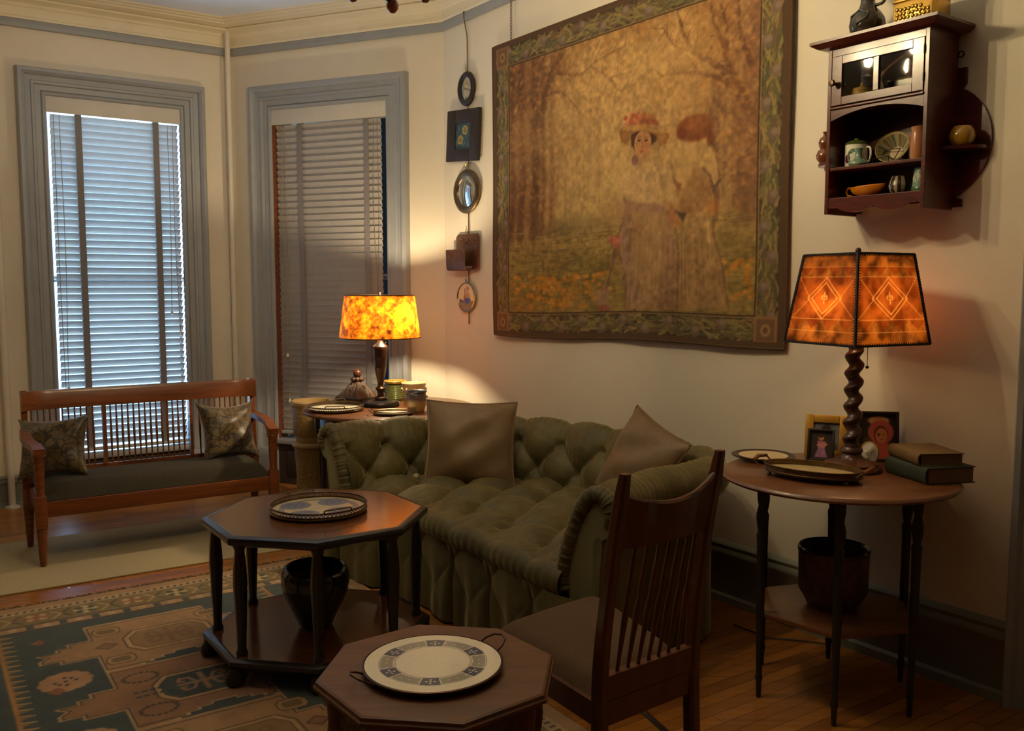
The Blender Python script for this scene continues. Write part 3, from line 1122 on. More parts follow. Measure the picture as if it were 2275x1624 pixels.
# rows of medallions; every other row has a teal centre
for r in range(5):
    b0 = 0.69 + 0.53 * r
    odd = r % 2
    h = 0.262
    field = (176, 134, 90) if not odd else (156, 112, 76)
    pts = [(1.215, b0 - h), (1.215, b0 - 0.10), (1.30, b0 - 0.10), (1.30, b0 - 0.062), (1.345, b0 - 0.062), (1.345, b0 - 0.03), (1.415, b0 - 0.03),
           (1.385, b0), (1.415, b0 + 0.03), (1.415, b0 + 0.062), (1.345, b0 + 0.062), (1.345, b0 + 0.095), (1.215, b0 + 0.095), (1.215, b0 + h)]
    full = pts + [(2 * LX - a, b_) for a, b_ in pts[::-1]]
    rpoly(full, field, False)
    rline(full, 0.009, (190, 152, 108), False, True)
    inner = [(LX + (a - LX) * 0.975, b0 + (b_ - b0) * 0.93) for a, b_ in full]
    rline(inner, 0.006, DARK, False, True)
    o = roct(0.93, b0 + 0.005, 0.175, 0.125, DARK)
    roct(0.93, b0 + 0.005, 0.168, 0.118, (196, 156, 106))
    roct(0.93, b0 + 0.005, 0.150, 0.103, DARK)
    roct(0.93, b0 + 0.005, 0.146, 0.099, TEAL if odd else (150, 116, 72))
    cc = (178, 128, 92) if odd else (128, 92, 62)
    for q in (-1, 1):    # hooked cross in the middle
        rline([(0.93, b0), (0.93 + q * 0.085, b0)], 0.02, cc, False)
        rline([(0.93, b0), (0.93, b0 + q * 0.072)], 0.02, cc, False)
        for w_ in (-1, 1):
            rline([(0.93 + q * 0.03, b0 + w_ * 0.012), (0.93 + q * 0.045, b0 + w_ * 0.05), (0.93 + q * 0.075, b0 + w_ * 0.055),
                   (0.93 + q * 0.085, b0 + w_ * 0.03), (0.93 + q * 0.068, b0 + w_ * 0.026)], 0.013, cc, False)
    if not odd:
        for a in (0.73, 1.145):
            for d in (-0.165, 0.165):
                roct(a, b0 + d, 0.055, 0.043, DARK)
                roct(a, b0 + d, 0.050, 0.038, (186, 146, 96))
                roct(a, b0 + d, 0.036, 0.024, (128, 100, 62))
        for a in (0.70, 1.17):
            rpoly([(a - 0.045, b0), (a, b0 - 0.038), (a + 0.045, b0), (a, b0 + 0.038)], DARK, False)
            rpoly([(a - 0.036, b0), (a, b0 - 0.03), (a + 0.036, b0), (a, b0 + 0.03)], (150, 104, 70), False)
    else:
        for a in (1.12, 0.74):
            for d in (-0.15, 0.15):
                for k in range(18):
                    an = k * PI / 9
                    cv.ellipse(P(a + 0.06 * math.cos(an), b0 + d + 0.042 * math.sin(an)), 0.008 / RW, 0.008 / RL, DARK, 0.4)
            for x in (-0.04, -0.014, 0.014, 0.04):
                for y in (-0.02, 0.02):
                    rpoly([(a + x - 0.01, b0 + y - 0.008), (a + x + 0.01, b0 + y - 0.008), (a + x + 0.01, b0 + y + 0.008), (a + x - 0.01, b0 + y + 0.008)], TEAL, False)
    # stepped teal lozenge between the rows
    bl = b0 + 0.265
    for c_, g in (((200, 160, 110), 1.12), (TEAL, 1.0)):
        st = [(0.16, 0.012), (0.125, 0.012), (0.125, 0.03), (0.085, 0.03), (0.085, 0.048), (0.04, 0.048), (0.04, 0.066), (0, 0.066)]
        up = [(0.915 + x * g, bl - y * g) for x, y in st] + [(0.915 - x * g, bl - y * g) for x, y in st[::-1]]
        dn = [(0.915 - x * g, bl + y * g) for x, y in st] + [(0.915 + x * g, bl + y * g) for x, y in st[::-1]]
        rpoly(up + dn, c_, False)
    # rosette in the teal side field between the arms
    for k in range(12):
        an = k * PI / 6
        cv.ellipse(P(1.355 + 0.068 * math.cos(an), bl + 0.068 * math.sin(an)), 0.026 / RW, 0.026 / RL, (188, 140, 98), 0.25)
    cv.ellipse(P(1.355, bl), 0.075 / RW, 0.075 / RL, (190, 142, 100), 0.1)
    for x, y in ((0, 0), (0.035, 0), (-0.035, 0), (0, 0.035), (0, -0.035), (0.022, 0.022), (-0.022, -0.022)):
        cv.ellipse(P(1.355 + x, bl + y), 0.008 / RW, 0.008 / RL, (48, 50, 60), 0.3)
    rpoly([(1.465 - 0.04, b0 - 0.19), (1.43 - 0.04, b0 - 0.225), (1.395 - 0.03, b0 - 0.19), (1.43 - 0.04, b0 - 0.155)], (150, 90, 60), False)
for i in range(0, 1):
    pass
nz = cv.noise(30, 48, 5)
wear = cv.noise(5, 8, 9)
cv.a *= (0.86 + 0.24 * nz + 0.12 * (wear - 0.5))[..., None]
KR = Vector((-1.043, 4.727))
AX, BX = Vector((-0.829, -0.559)), Vector((0.559, -0.829))


def rugf(u, v):
    a, b_ = (1 - u) * RW, (1 - v) * RL
    x = KR.x + AX.x * a + BX.x * b_
    y = KR.y + AX.y * a + BX.y * b_
    return np.stack([x, y, 0.0085 + 0.0006 * np.sin(a * 40) * np.sin(b_ * 31)], -1)


rug = thing('rug', 'large patterned rug with teal, tan and cream medallions on the wood floor', 'rug', (KR.x, KR.y, 0), 0)
ob = painted_grid('pile', cv, rugf, 'rugpile')
ob.parent = rug
ob.matrix_parent_inverse = T(-KR.x, -KR.y, 0)
bm = B()
mR_ = Matrix(((AX.x, BX.x, 0, 0), (AX.y, BX.y, 0, 0), (0, 0, 1, 0), (0, 0, 0, 1)))
box(bm, (0.002, 0.002, 0.0005), (RW - 0.002, RL - 0.002, 0.0078), mR_)
obj('rug_backing', bm, 'fringe', rug)
bm = B()
rs = random.Random(4)
for side in (0, 1):
    for i in range(270):
        a = RW * (i + rs.random() * 0.6) / 270
        b0, dr = (0.004, -1) if side == 0 else (RL - 0.004, 1)
        ln = rs.uniform(0.025, 0.05)
        dx = rs.uniform(-0.014, 0.014)
        tube(bm, [(a, b0, 0.006), (a + dx * 0.5, b0 + dr * ln * 0.5, 0.005 + rs.random() * 0.006), (a + dx, b0 + dr * ln, 0.003)], 0.0028, 4, mR_, caps=False)
fo = obj('fringe', bm, 'fringe', rug)
fo['kind'] = 'stuff'


# ------------------------------------------------------------------ octagonal tables
def octagon(r, a0, s=1.0):
    return [(r * s * math.cos(a0 + k * PI / 4), r * s * math.sin(a0 + k * PI / 4)) for k in range(8)]


def oct_ring(bm, prof, a0):
    """Moulded octagonal edge: prof = (radius, z) pairs swept round the eight corners."""
    vs, fs = [], []
    n = len(prof)
    for k in range(8):
        an = a0 + k * PI / 4
        for r, z in prof:
            vs.append((r * math.cos(an), r * math.sin(an), z))
    for k in range(8):
        j = (k + 1) % 8
        for i in range(n - 1):
            fs.append([k * n + i, j * n + i, j * n + i + 1, k * n + i + 1])
    add_faces(bm, vs, fs)


tb = thing('octagonal_table', 'octagonal two-tier mahogany table with dark legs holding a gallery tray', 'table', (-0.772, 3.50, 0.0096))
A0 = R(12)
RT, HT = 0.440, 0.551
bm = B()
prism(bm, octagon(RT - 0.028, A0), HT - 0.022, HT)
obj('tabletop', bm, 'mahog', tb, angle=20)
bm = B()
oct_ring(bm, [(RT - 0.028, HT - 0.022), (RT - 0.028, HT + 0.0005), (RT - 0.014, HT - 0.001), (RT - 0.003, HT - 0.006), (RT, HT - 0.016), (RT - 0.004, HT - 0.03), (RT - 0.02, HT - 0.038), (RT - 0.05, HT - 0.038), (RT - 0.05, HT - 0.022)], A0)
obj('table_edge', bm, 'ebony', tb, angle=30)
ZS = 0.10
bm = B()
prism(bm, octagon(RT - 0.02, A0), ZS - 0.02, ZS)
obj('lower_shelf', bm, 'mahog', tb, angle=20)
bm = B()
oct_ring(bm, [(RT - 0.022, ZS - 0.02), (RT - 0.022, ZS + 0.0005), (RT - 0.008, ZS - 0.001), (RT + 0.004, ZS - 0.008), (RT + 0.004, ZS - 0.024), (RT - 0.006, ZS - 0.036), (RT - 0.05, ZS - 0.036), (RT - 0.05, ZS - 0.02)], A0)
obj('shelf_edge', bm, 'ebony', tb, angle=30)
bm = B()
lathe(bm, [(0.021, ZS), (0.022, ZS + 0.012), (0.017, ZS + 0.022), (0.016, ZS + 0.03), (0.022, ZS + 0.18), (0.026, ZS + 0.27), (0.024, ZS + 0.32), (0.018, ZS + 0.385), (0.018, ZS + 0.392), (0.026, ZS + 0.41), (0.028, HT - 0.036)], None, 8)
leg0 = None
for k in range(8):
    an = A0 + k * PI / 4
    mt = T((RT - 0.052) * math.cos(an), (RT - 0.052) * math.sin(an), 0) @ RZ(an)
    if leg0 is None:
        leg0 = obj('leg', bm, 'ebony', tb, angle=30)
        leg0.matrix_local = mt
    else:
        inst(leg0, 'leg', tb, mt)
bm = B()
lathe(bm, [(0.0, 0.0), (0.03, 0.004), (0.036, 0.02), (0.032, 0.04), (0.022, 0.054), (0.022, 0.066)], None, 16)
f0 = None
for k in range(8):
    an = A0 + k * PI / 4
    mt = T((RT - 0.02) * math.cos(an), (RT - 0.02) * math.sin(an), 0)
    if f0 is None:
        f0 = obj('bun_foot', bm, 'ebony', tb)
        f0.matrix_local = mt
    else:
        inst(f0, 'bun_foot', tb, mt)

tb = thing('octagonal_stool_table', 'low octagonal table in the foreground holding the blue patterned plate', 'table', (-0.176, 2.061, 0.0096))
A1 = R(15.4)
RT, HT = 0.290, 0.541
bm = B()
oct_ring(bm, [(0.001, HT), (RT - 0.012, HT), (RT - 0.006, HT - 0.003), (RT - 0.004, HT - 0.010), (RT, HT - 0.013), (RT, HT - 0.020), (RT - 0.012, HT - 0.026), (RT - 0.02, HT - 0.034), (RT - 0.024, HT - 0.034), (0.001, HT - 0.034)], A1)
obj('tabletop', bm, 'tabouret', tb, angle=25)
RA = RT - 0.045
bm = B()
for k in range(8):
    a, b_ = A1 + k * PI / 4, A1 + (k + 1) * PI / 4
    p, q = Vector((RA * math.cos(a), RA * math.sin(a), 0)), Vector((RA * math.cos(b_), RA * math.sin(b_), 0))
    inw = -(p + q).normalized() * 0.018
    n = 20
    vs = []
    for i in range(n + 1):
        u = i / n
        z = HT - 0.145 + 0.018 * abs(math.sin(3 * PI * u)) + 0.05 * (1 - (2 * u - 1) ** 4) * 0.6
        s = p.lerp(q, u)
        vs += [(s.x, s.y, HT - 0.032), (s.x, s.y, z), (s.x + inw.x, s.y + inw.y, z), (s.x + inw.x, s.y + inw.y, HT - 0.032)]
    fs = []
    for i in range(n):
        for j in range(3):
            fs.append([i * 4 + j, i * 4 + 4 + j, i * 4 + 5 + j, i * 4 + 1 + j])
    add_faces(bm, vs, fs)
obj('carved_apron', bm, 'carved', tb)
bm = B()
lathe(bm, [(0.014, 0.0), (0.018, 0.01), (0.016, 0.03), (0.02, 0.2), (0.024, 0.3), (0.018, 0.34), (0.026, 0.36), (0.03, 0.4), (0.026, 0.44), (0.03, HT - 0.034)], None, 16)
leg0 = None
for k in range(8):
    an = A1 + k * PI / 4
    mt = T((RA - 0.014) * math.cos(an), (RA - 0.014) * math.sin(an), 0)
    if leg0 is None:
        leg0 = obj('leg', bm, 'tabouret', tb)
        leg0.matrix_local = mt
    else:
        inst(leg0, 'leg', tb, mt)
bm = B()
prism(bm, octagon(RA - 0.01, A1), 0.14, 0.158, bev=0.004)
obj('lower_shelf', bm, 'tabouret', tb)


# ------------------------------------------------------------------ plates and trays
def disc_canvas(kind, n=150):
    cv = Canvas(n, n, (250, 238, 212), 1.0)
    if kind == 'blocks':        # ring of grey panels with six dark blue blocks
        x, y = (cv.u - 0.5) * 2, (cv.v - 0.5) * 2
        r = np.hypot(x, y)
        an = np.arctan2(y, x)
        band = ((r > 0.585) & (r < 0.775)).astype(float)
        cv.mix(band, (150, 142, 126))
        for q in (0.565, 0.79):
            cv.mix(np.clip(1 - np.abs(r - q) / 0.008, 0, 1), (60, 66, 80))
        for q in (0.545, 0.6):
            cv.mix(np.clip(1 - np.abs(r - q) / 0.008, 0, 1), (170, 162, 140))
        for k in range(30):      # pale dots on the grey panels
            a = R(6) + k * 2 * PI / 30
            cv.ellipse((0.5 + 0.34 * math.cos(a), 0.5 + 0.34 * math.sin(a)), 0.007, 0.007, (226, 214, 186), 0.4)
        for k in range(6):
            a = R(30) + k * PI / 3 + R(62)
            d = np.abs((an - a + PI) % (2 * PI) - PI)
            cv.mix(((d < R(12.5)) & (r > 0.55) & (r < 0.815)).astype(float), (226, 214, 186))
            cv.mix(((d < R(11)) & (r > 0.565) & (r < 0.80)).astype(float), (34, 46, 84))
            for q in range(5):
                rr = 0.34 + (0.028 if q == 1 else -0.028 if q == 2 else 0)
                aa = a + (R(5) if q == 3 else -R(5) if q == 4 else 0)
                cv.ellipse((0.5 + rr * math.cos(aa), 0.5 + rr * math.sin(aa)), 0.009, 0.009, (232, 220, 190), 0.4)
    elif kind == 'roundels':    # blue roundels joined by a ring
        x, y = (cv.u - 0.5) * 2, (cv.v - 0.5) * 2
        r = np.hypot(x, y)
        cv.a[:] = (232, 212, 172)
        cv.mix(((r > 0.72) & (r < 0.86)).astype(float), (128, 128, 138), 0.75)
        for k in range(4):
            a = R(35) + k * PI / 2
            cx, cy = 0.5 + 0.29 * math.cos(a), 0.5 + 0.29 * math.sin(a)
            for rr, c in ((0.165, (112, 120, 150)), (0.135, (142, 148, 168)), (0.10, (100, 110, 144)), (0.06, (150, 152, 164)), (0.03, (70, 80, 120))):
                cv.ellipse((cx, cy), rr, rr, c, 0.12, 0.85)
        cv.a *= (0.94 + 0.12 * cv.noise(20, 20, 2))[..., None]
    elif kind == 'sketch':
        cv.a[:] = (240, 232, 208)
        for i in range(4):
            x = 0.42 + i * 0.055
            cv.line([(x, 0.44), (x + 0.01, 0.56)], 0.008, (90, 90, 110))
        cv.line([(0.38, 0.44), (0.64, 0.44)], 0.006, (110, 110, 120))
    elif kind == 'floral':
        cv.a[:] = (226, 200, 144)
        for k in range(14):
            a = k * 2.4
            rr = 0.02 * math.sqrt(k)
            cv.ellipse((0.55 + rr * math.cos(a) * 1.4, 0.5 + rr * math.sin(a)), 0.02, 0.014, (150, 140, 110), 0.6, 0.7)
    else:
        cv.a[:] = (222, 196, 140)
    return cv


def disc_f(rx, ry, z, dome=0.0):
    def f(u, v):
        x, y = (u - 0.5) * 2, (v - 0.5) * 2
        # square to disc
        xx = x * np.sqrt(np.maximum(0, 1 - y * y / 2))
        yy = y * np.sqrt(np.maximum(0, 1 - x * x / 2))
        return np.stack([xx * rx, yy * ry, np.full_like(u, z)], -1)
    return f


def disc_painted(name, kind, rx, ry, z, parent, mat='paint', n=150):
    """Painted round face: canvas resampled so its picture stays round on the disc grid."""
    cv = disc_canvas(kind, n)
    x, y = (cv.u - 0.5) * 2, (cv.v - 0.5) * 2
    xx = x * np.sqrt(1 - y * y / 2)
    yy = y * np.sqrt(1 - x * x / 2)
    i = np.clip(((xx + 1) / 2 * (n - 1)).round().astype(int), 0, n - 1)
    j = np.clip(((yy + 1) / 2 * (n - 1)).round().astype(int), 0, n - 1)
    cv.a = cv.a[j, i]
    return painted_grid(name, cv, disc_f(rx, ry, z), mat, parent, smooth=False)


t = thing('plate', 'round cream plate with blue blocks and wire handles on the foreground table', 'plate', (-0.186, 2.049, 0.5508))
bm = B()
lathe(bm, [(0.0, 0.001), (0.14, 0.001), (0.150, 0.004), (0.160, 0.008), (0.1655, 0.013), (0.166, 0.018), (0.1625, 0.0195), (0.160, 0.017), (0.0, 0.0145)], None, 64)
obj('metal_rim', bm, 'bronze', t)
disc_painted('plate_face', 'blocks', 0.160, 0.160, 0.0185, t, n=260)
for an in (R(38), R(212)):
    bm = B()
    d = Vector((math.cos(an), math.sin(an), 0))
    q = Vector((-d.y, d.x, 0))
    pts = [d * 0.163 + q * 0.035, d * 0.18 + q * 0.033, d * 0.197 + q * 0.022, d * 0.205, d * 0.197 - q * 0.022, d * 0.18 - q * 0.033, d * 0.163 - q * 0.035]
    pts = [Vector((p.x, p.y, 0.012 + 0.022 * max(0, (p.length - 0.163)) / 0.042)) for p in pts]
    tube(bm, pts, 0.0026, 8)
    obj('handle', bm, 'bronze', t)


def gallery_tray(name, label, cat, loc, rz, rx, ry, h, kind, mat, handle='flat', pierced=True, group=None, feet=0.006, n=110):
    t = thing(name, label, cat, loc, rz, group)
    bm = B()
    seg = 72
    z0 = feet
    P0 = [(rx * math.cos(2 * PI * i / seg), ry * math.sin(2 * PI * i / seg)) for i in range(seg)]
    prism(bm, P0, z0, z0 + 0.005)
    obj('tray_base', bm, mat, t)
    disc_painted('tray_face', kind, rx - 0.004, ry - 0.004, z0 + 0.0065, t, n=n)
    bm = B()
    lo = [(x, y, z0 + 0.004) for x, y in P0]
    tube(bm, lo, 0.0035, 6, closed=True)
    tube(bm, [(x * 1.005, y * 1.005, z0 + h) for x, y in P0], 0.0026, 6, closed=True)
    if pierced:
        tube(bm, [(x, y, z0 + h * 0.42) for x, y in P0], 0.0018, 6, closed=True)
        add_faces(bm, [(x, y, z0 + 0.003) for x, y in P0] + [(x, y, z0 + h * 0.40) for x, y in P0],
                  [[i, (i + 1) % seg, seg + (i + 1) % seg, seg + i] for i in range(seg)])
        add_faces(bm, [(x, y, z0 + h * 0.80) for x, y in P0] + [(x, y, z0 + h) for x, y in P0],
                  [[i, (i + 1) % seg, seg + (i + 1) % seg, seg + i] for i in range(seg)])
        for i in range(seg):
            a, b_ = P0[i], P0[(i + 1) % seg]
            tube(bm, [(a[0], a[1], z0 + h * 0.40), (b_[0], b_[1], z0 + h * 0.80)], 0.0014, 4)
            tube(bm, [(b_[0], b_[1], z0 + h * 0.40), (a[0], a[1], z0 + h * 0.80)], 0.0014, 4)
    else:
        add_faces(bm, [(x, y, z0 + 0.003) for x, y in P0] + [(x, y, z0 + h) for x, y in P0],
                  [[i, (i + 1) % seg, seg + (i + 1) % seg, seg + i] for i in range(seg)])
    obj('gallery', bm, mat, t)
    for sx in (-1, 1):
        bm = B()
        w = min(0.055, ry * 0.6)
        if handle == 'flat':
            pts = [(sx * (rx - 0.004), -w, z0 + h), (sx * (rx - 0.002), -w, z0 + h + 0.010), (sx * rx, -w + 0.006, z0 + h + 0.013), (sx * rx, w - 0.006, z0 + h + 0.013), (sx * (rx - 0.002), w, z0 + h + 0.010), (sx * (rx - 0.004), w, z0 + h)]
        else:
            pts = [(sx * rx, -w, z0 + h * 0.6), (sx * (rx + 0.02), -w, z0 + h + 0.008), (sx * (rx + 0.028), 0, z0 + h + 0.014), (sx * (rx + 0.02), w, z0 + h + 0.008), (sx * rx, w, z0 + h * 0.6)]
        tube(bm, pts, 0.0032, 8)
        hd = obj('handle', bm, mat, t)
        if handle == 'grip':
            bm = B()
            tube(bm, [(sx * (rx + 0.021), -w * 1.02, z0 + h + 0.009), (sx * (rx + 0.028), 0, z0 + h + 0.0145), (sx * (rx + 0.021), w * 1.02, z0 + h + 0.009)], [0.006, 0.0075, 0.006], 10)
            obj('wooden_grip', bm, 'oak', hd)
    proto = None
    for k in range(4):
        a = R(35) + k * PI / 2 + (R(20) if k % 2 else 0)
        mt = T((rx - 0.006) * math.cos(a), (ry - 0.006) * math.sin(a), feet * 0.5)
        if proto is None:
            bm = B()
            ball(bm, (0, 0, 0), max(0.004, feet * 0.5), None, 2)
            proto = obj('ball_foot', bm, mat, t)
            proto.matrix_local = mt
        else:
            inst(proto, 'ball_foot', t, mt)
    return t


gallery_tray('gallery_tray', 'round pierced metal tray with blue roundels on the two-tier octagonal table', 'tray', (-0.765, 3.50, 0.5615), R(125), 0.187, 0.187, 0.028, 'roundels', 'oldmetal', 'flat', True, n=180)

t = thing('jardiniere_bowl', 'black glazed bowl standing on the lower shelf of the octagonal table', 'bowl', (-0.775, 3.46, 0.11))
bm = B()
lathe(bm, [(0.0, 0.0), (0.062, 0.0), (0.068, 0.012), (0.09, 0.06), (0.122, 0.13), (0.133, 0.18), (0.132, 0.215), (0.120, 0.242), (0.112, 0.246), (0.107, 0.24), (0.116, 0.215), (0.118, 0.18), (0.105, 0.12), (0.06, 0.03), (0.0, 0.022)], None, 48)
obj('bowl_body', bm, 'blackglaze', t)


# ------------------------------------------------------------------ tufted sofa
def catmull(pts, n):
    """Smooth curve through points, resampled to n equal steps."""
    p = [Vector(q) for q in pts]
    p = [2 * p[0] - p[1]] + p + [2 * p[-1] - p[-2]]
    out = []
    for i in range(1, len(p) - 2):
        for k in range(24):
            t = k / 24
            a, b_, c_, d = p[i - 1], p[i], p[i + 1], p[i + 2]
            out.append(0.5 * ((2 * b_) + (c_ - a) * t + (2 * a - 5 * b_ + 4 * c_ - d) * t * t + (3 * b_ - a - 3 * c_ + d) * t ** 3))
    out.append(p[-2])
    L = [0.0]
    for i in range(1, len(out)):
        L.append(L[-1] + (out[i] - out[i - 1]).length)
    res, j = [], 0
    for i in range(n):
        s = L[-1] * i / (n - 1)
        while j < len(out) - 2 and L[j + 1] < s:
            j += 1
        t = (s - L[j]) / max(1e-9, L[j + 1] - L[j])
        res.append(out[j].lerp(out[j + 1], min(1, t)))
    return res, L[-1]


SO = Vector((-0.1, 4.0))       # sofa origin
crest, clen = catmull([(-0.90, 4.50), (-0.70, 4.69), (-0.47, 4.84), (-0.20, 4.89), (0.07, 4.80), (0.37, 4.58), (0.60, 4.31), (0.77, 4.02),
                       (0.825, 3.80), (0.775, 3.61), (0.63, 3.48), (0.47, 3.335), (0.285, 3.085)], 420)


def tangents(pts):
    out = []
    for i in range(len(pts)):
        a, b_ = pts[max(0, i - 1)], pts[min(len(pts) - 1, i + 1)]
        out.append((b_ - a).normalized())
    return out


ctan = tangents(crest)
prof_pts = [(0.115, 0.33), (0.135, 0.38), (0.132, 0.45), (0.118, 0.52), (0.098, 0.585), (0.078, 0.64), (0.055, 0.69), (0.028, 0.728), (-0.005, 0.748), (-0.045, 0.745),
            (-0.082, 0.722), (-0.103, 0.682), (-0.10, 0.640), (-0.075, 0.608), (-0.045, 0.596), (-0.028, 0.575), (-0.024, 0.50), (-0.024, 0.36), (-0.026, 0.2), (-0.03, 0.012)]
prof, plen = catmull([(x, z) for x, z in prof_pts], 84)
ptan = tangents(prof)
DS = clen / 12.0


def tuft(U, V):
    """Diamond button tufting: 0 at the seams, 1 on the crown of each diamond."""
    a, b_ = U + V, U - V
    return (abs(math.sin(PI * a)) * abs(math.sin(PI * b_))) ** 0.42


def shell(i, j):
    p, t = crest[i], ctan[i]
    inn = Vector((t.y, -t.x))
    o, z = prof[j].x, prof[j].y
    tn = ptan[j]
    n_o, n_z = (tn.y, -tn.x)          # outward normal of the profile (towards the sitter on the inner face)
    s = clen * i / 419.0
    l = plen * j / 83.0
    U = s / DS
    V = (l - 0.04) / 0.29
    d = 0.0
    if V <= 0:
        d = 0.0
    elif V < 1.0:
        d = 0.055 * (tuft(U, V) - 0.62)
        for rv in (0.5, 1.0):
            du = (U - (0.5 if rv == 0.5 else 0.0))
            du = abs(du - round(du)) * DS
            dv = (V - rv) * 0.29
            d -= 0.022 * math.exp(-(du * du + dv * dv) / 0.0008)
    elif l < 0.66:
        k = max(0.0, 1 - (l - 0.33) / 0.33)
        d = 0.050 * k * (abs(math.sin(PI * U)) ** 0.84 - 0.62) + (1 - k) * -0.012
        d += 0.0022 * math.sin(U * 2 * PI * 5 + 2.3 * math.sin(U * 9)) * k
        # the arms are covered almost plain over the roll
        arm = max(0.0, min(1.0, (s / clen - 0.74) / 0.06), min(1.0, (0.10 - s / clen) / 0.04))
        d = d * (1 - 0.78 * arm) + 0.012 * arm * k
    if V > 0 and l < 0.6:
        # gathered creases running into the buttons
        d += 0.0022 * math.sin(31 * (U + V * 0.6)) * math.sin(17 * (U - V * 1.1) + 1.0)
    o += n_o * d
    z += n_z * d
    q = p + inn * o
    return (q.x - SO.x, q.y - SO.y, z)


SF = thing('sofa', 'curved button-tufted green velvet sofa with rolled arms along the tapestry wall', 'sofa', (SO.x, SO.y, 0))
bm = B()
vs = [shell(i, j) for i in range(420) for j in range(84)]
fs = [[i * 84 + j, (i + 1) * 84 + j, (i + 1) * 84 + j + 1, i * 84 + j + 1] for i in range(419) for j in range(83)]
add_faces(bm, vs, fs)
obj('tufted_back', bm, 'velvet', SF, angle=180)
# buttons of the back
bproto = None
for i in range(420):
    pass
def shell_at(U, V):
    i = int(round(U * DS / clen * 419))
    j = int(round((V * 0.29 + 0.04) / plen * 83))
    return Vector(shell(min(419, max(0, i)), j))


for rv, off in ((0.5, 0.5), (1.0, 0.0)):
    for k in range(1 if off == 0 else 0, 12):
        c = shell_at(k + off, rv)
        if bproto is None:
            bm = B()
            ball(bm, (0, 0, 0), 0.011, None, 2, (1, 1, 0.8))
            bproto = obj('back_button', bm, 'velvet', SF)
            bproto.matrix_local = T(*c)
        else:
            inst(bproto, 'back_button', SF, T(*c))
# fronts of the two rolled arms: flat scroll panel inside a ruched band
for end, sgn in ((0, -1), (419, 1)):
    p, t = crest[end], ctan[end] * sgn
    inn = Vector((ctan[end].y, -ctan[end].x))
    poly = [Vector((q.x, q.y)) for q in prof]
    poly = [(0.115, 0.03)] + [(q.x, q.y) for q in poly]
    cx, cz = 0.0, 0.55
    bm = B()
    vs = []
    fr = [(q[0] + (0.01 if q[0] < 0 else -0.035 if q[1] > 0.3 else 0), q[1] - (0.035 if q[1] > 0.68 else 0.015 if q[1] > 0.6 else 0)) for q in poly]
    n = len(fr)
    for dd, sc in ((-0.02, 1.0), (0.012, 1.0), (0.022, 0.93)):
        for o, z in fr:
            oo = 0.03 + (o - 0.03) * sc
            zz = 0.4 + (z - 0.4) * sc
            q = p + inn * oo + t * dd
            vs.append((q.x - SO.x, q.y - SO.y, zz))
    fs = []
    for r in range(2):
        for k in range(n):
            fs.append([r * n + k, r * n + (k + 1) % n, (r + 1) * n + (k + 1) % n, (r + 1) * n + k])
    fs.append([2 * n + k for k in range(n)])
    add_faces(bm, vs, fs)
    bmesh.ops.triangulate(bm, faces=[f for f in bm.faces if len(f.verts) > 4])
    obj('arm_front_panel', bm, 'velvet_panel', SF, angle=50)
    bm = B()
    pts, rr = [], []
    seq = [q for q in prof if q.y > 0.35][:46]
    fine, _ = catmull([(q.x, q.y) for q in seq], 260)
    tl = tangents(fine)
    for k, q in enumerate(fine):
        nn = Vector((tl[k].y, -tl[k].x))
        q2 = q - nn * 0.022
        w = p + inn * q2.x + t * 0.006
        pts.append((w.x - SO.x, w.y - SO.y, q2.y))
        ph = k / 260 * 2 * PI
        rr.append((0.033 + 0.0014 * math.sin(ph * 17 + 1.4 * math.sin(ph * 5)) + 0.0007 * math.sin(ph * 41)) * min(1.0, 0.15 + (259 - k) / 45))
    tube(bm, pts, rr, 14)
    obj('ruched_arm_band', bm, 'velvet', SF, angle=180)

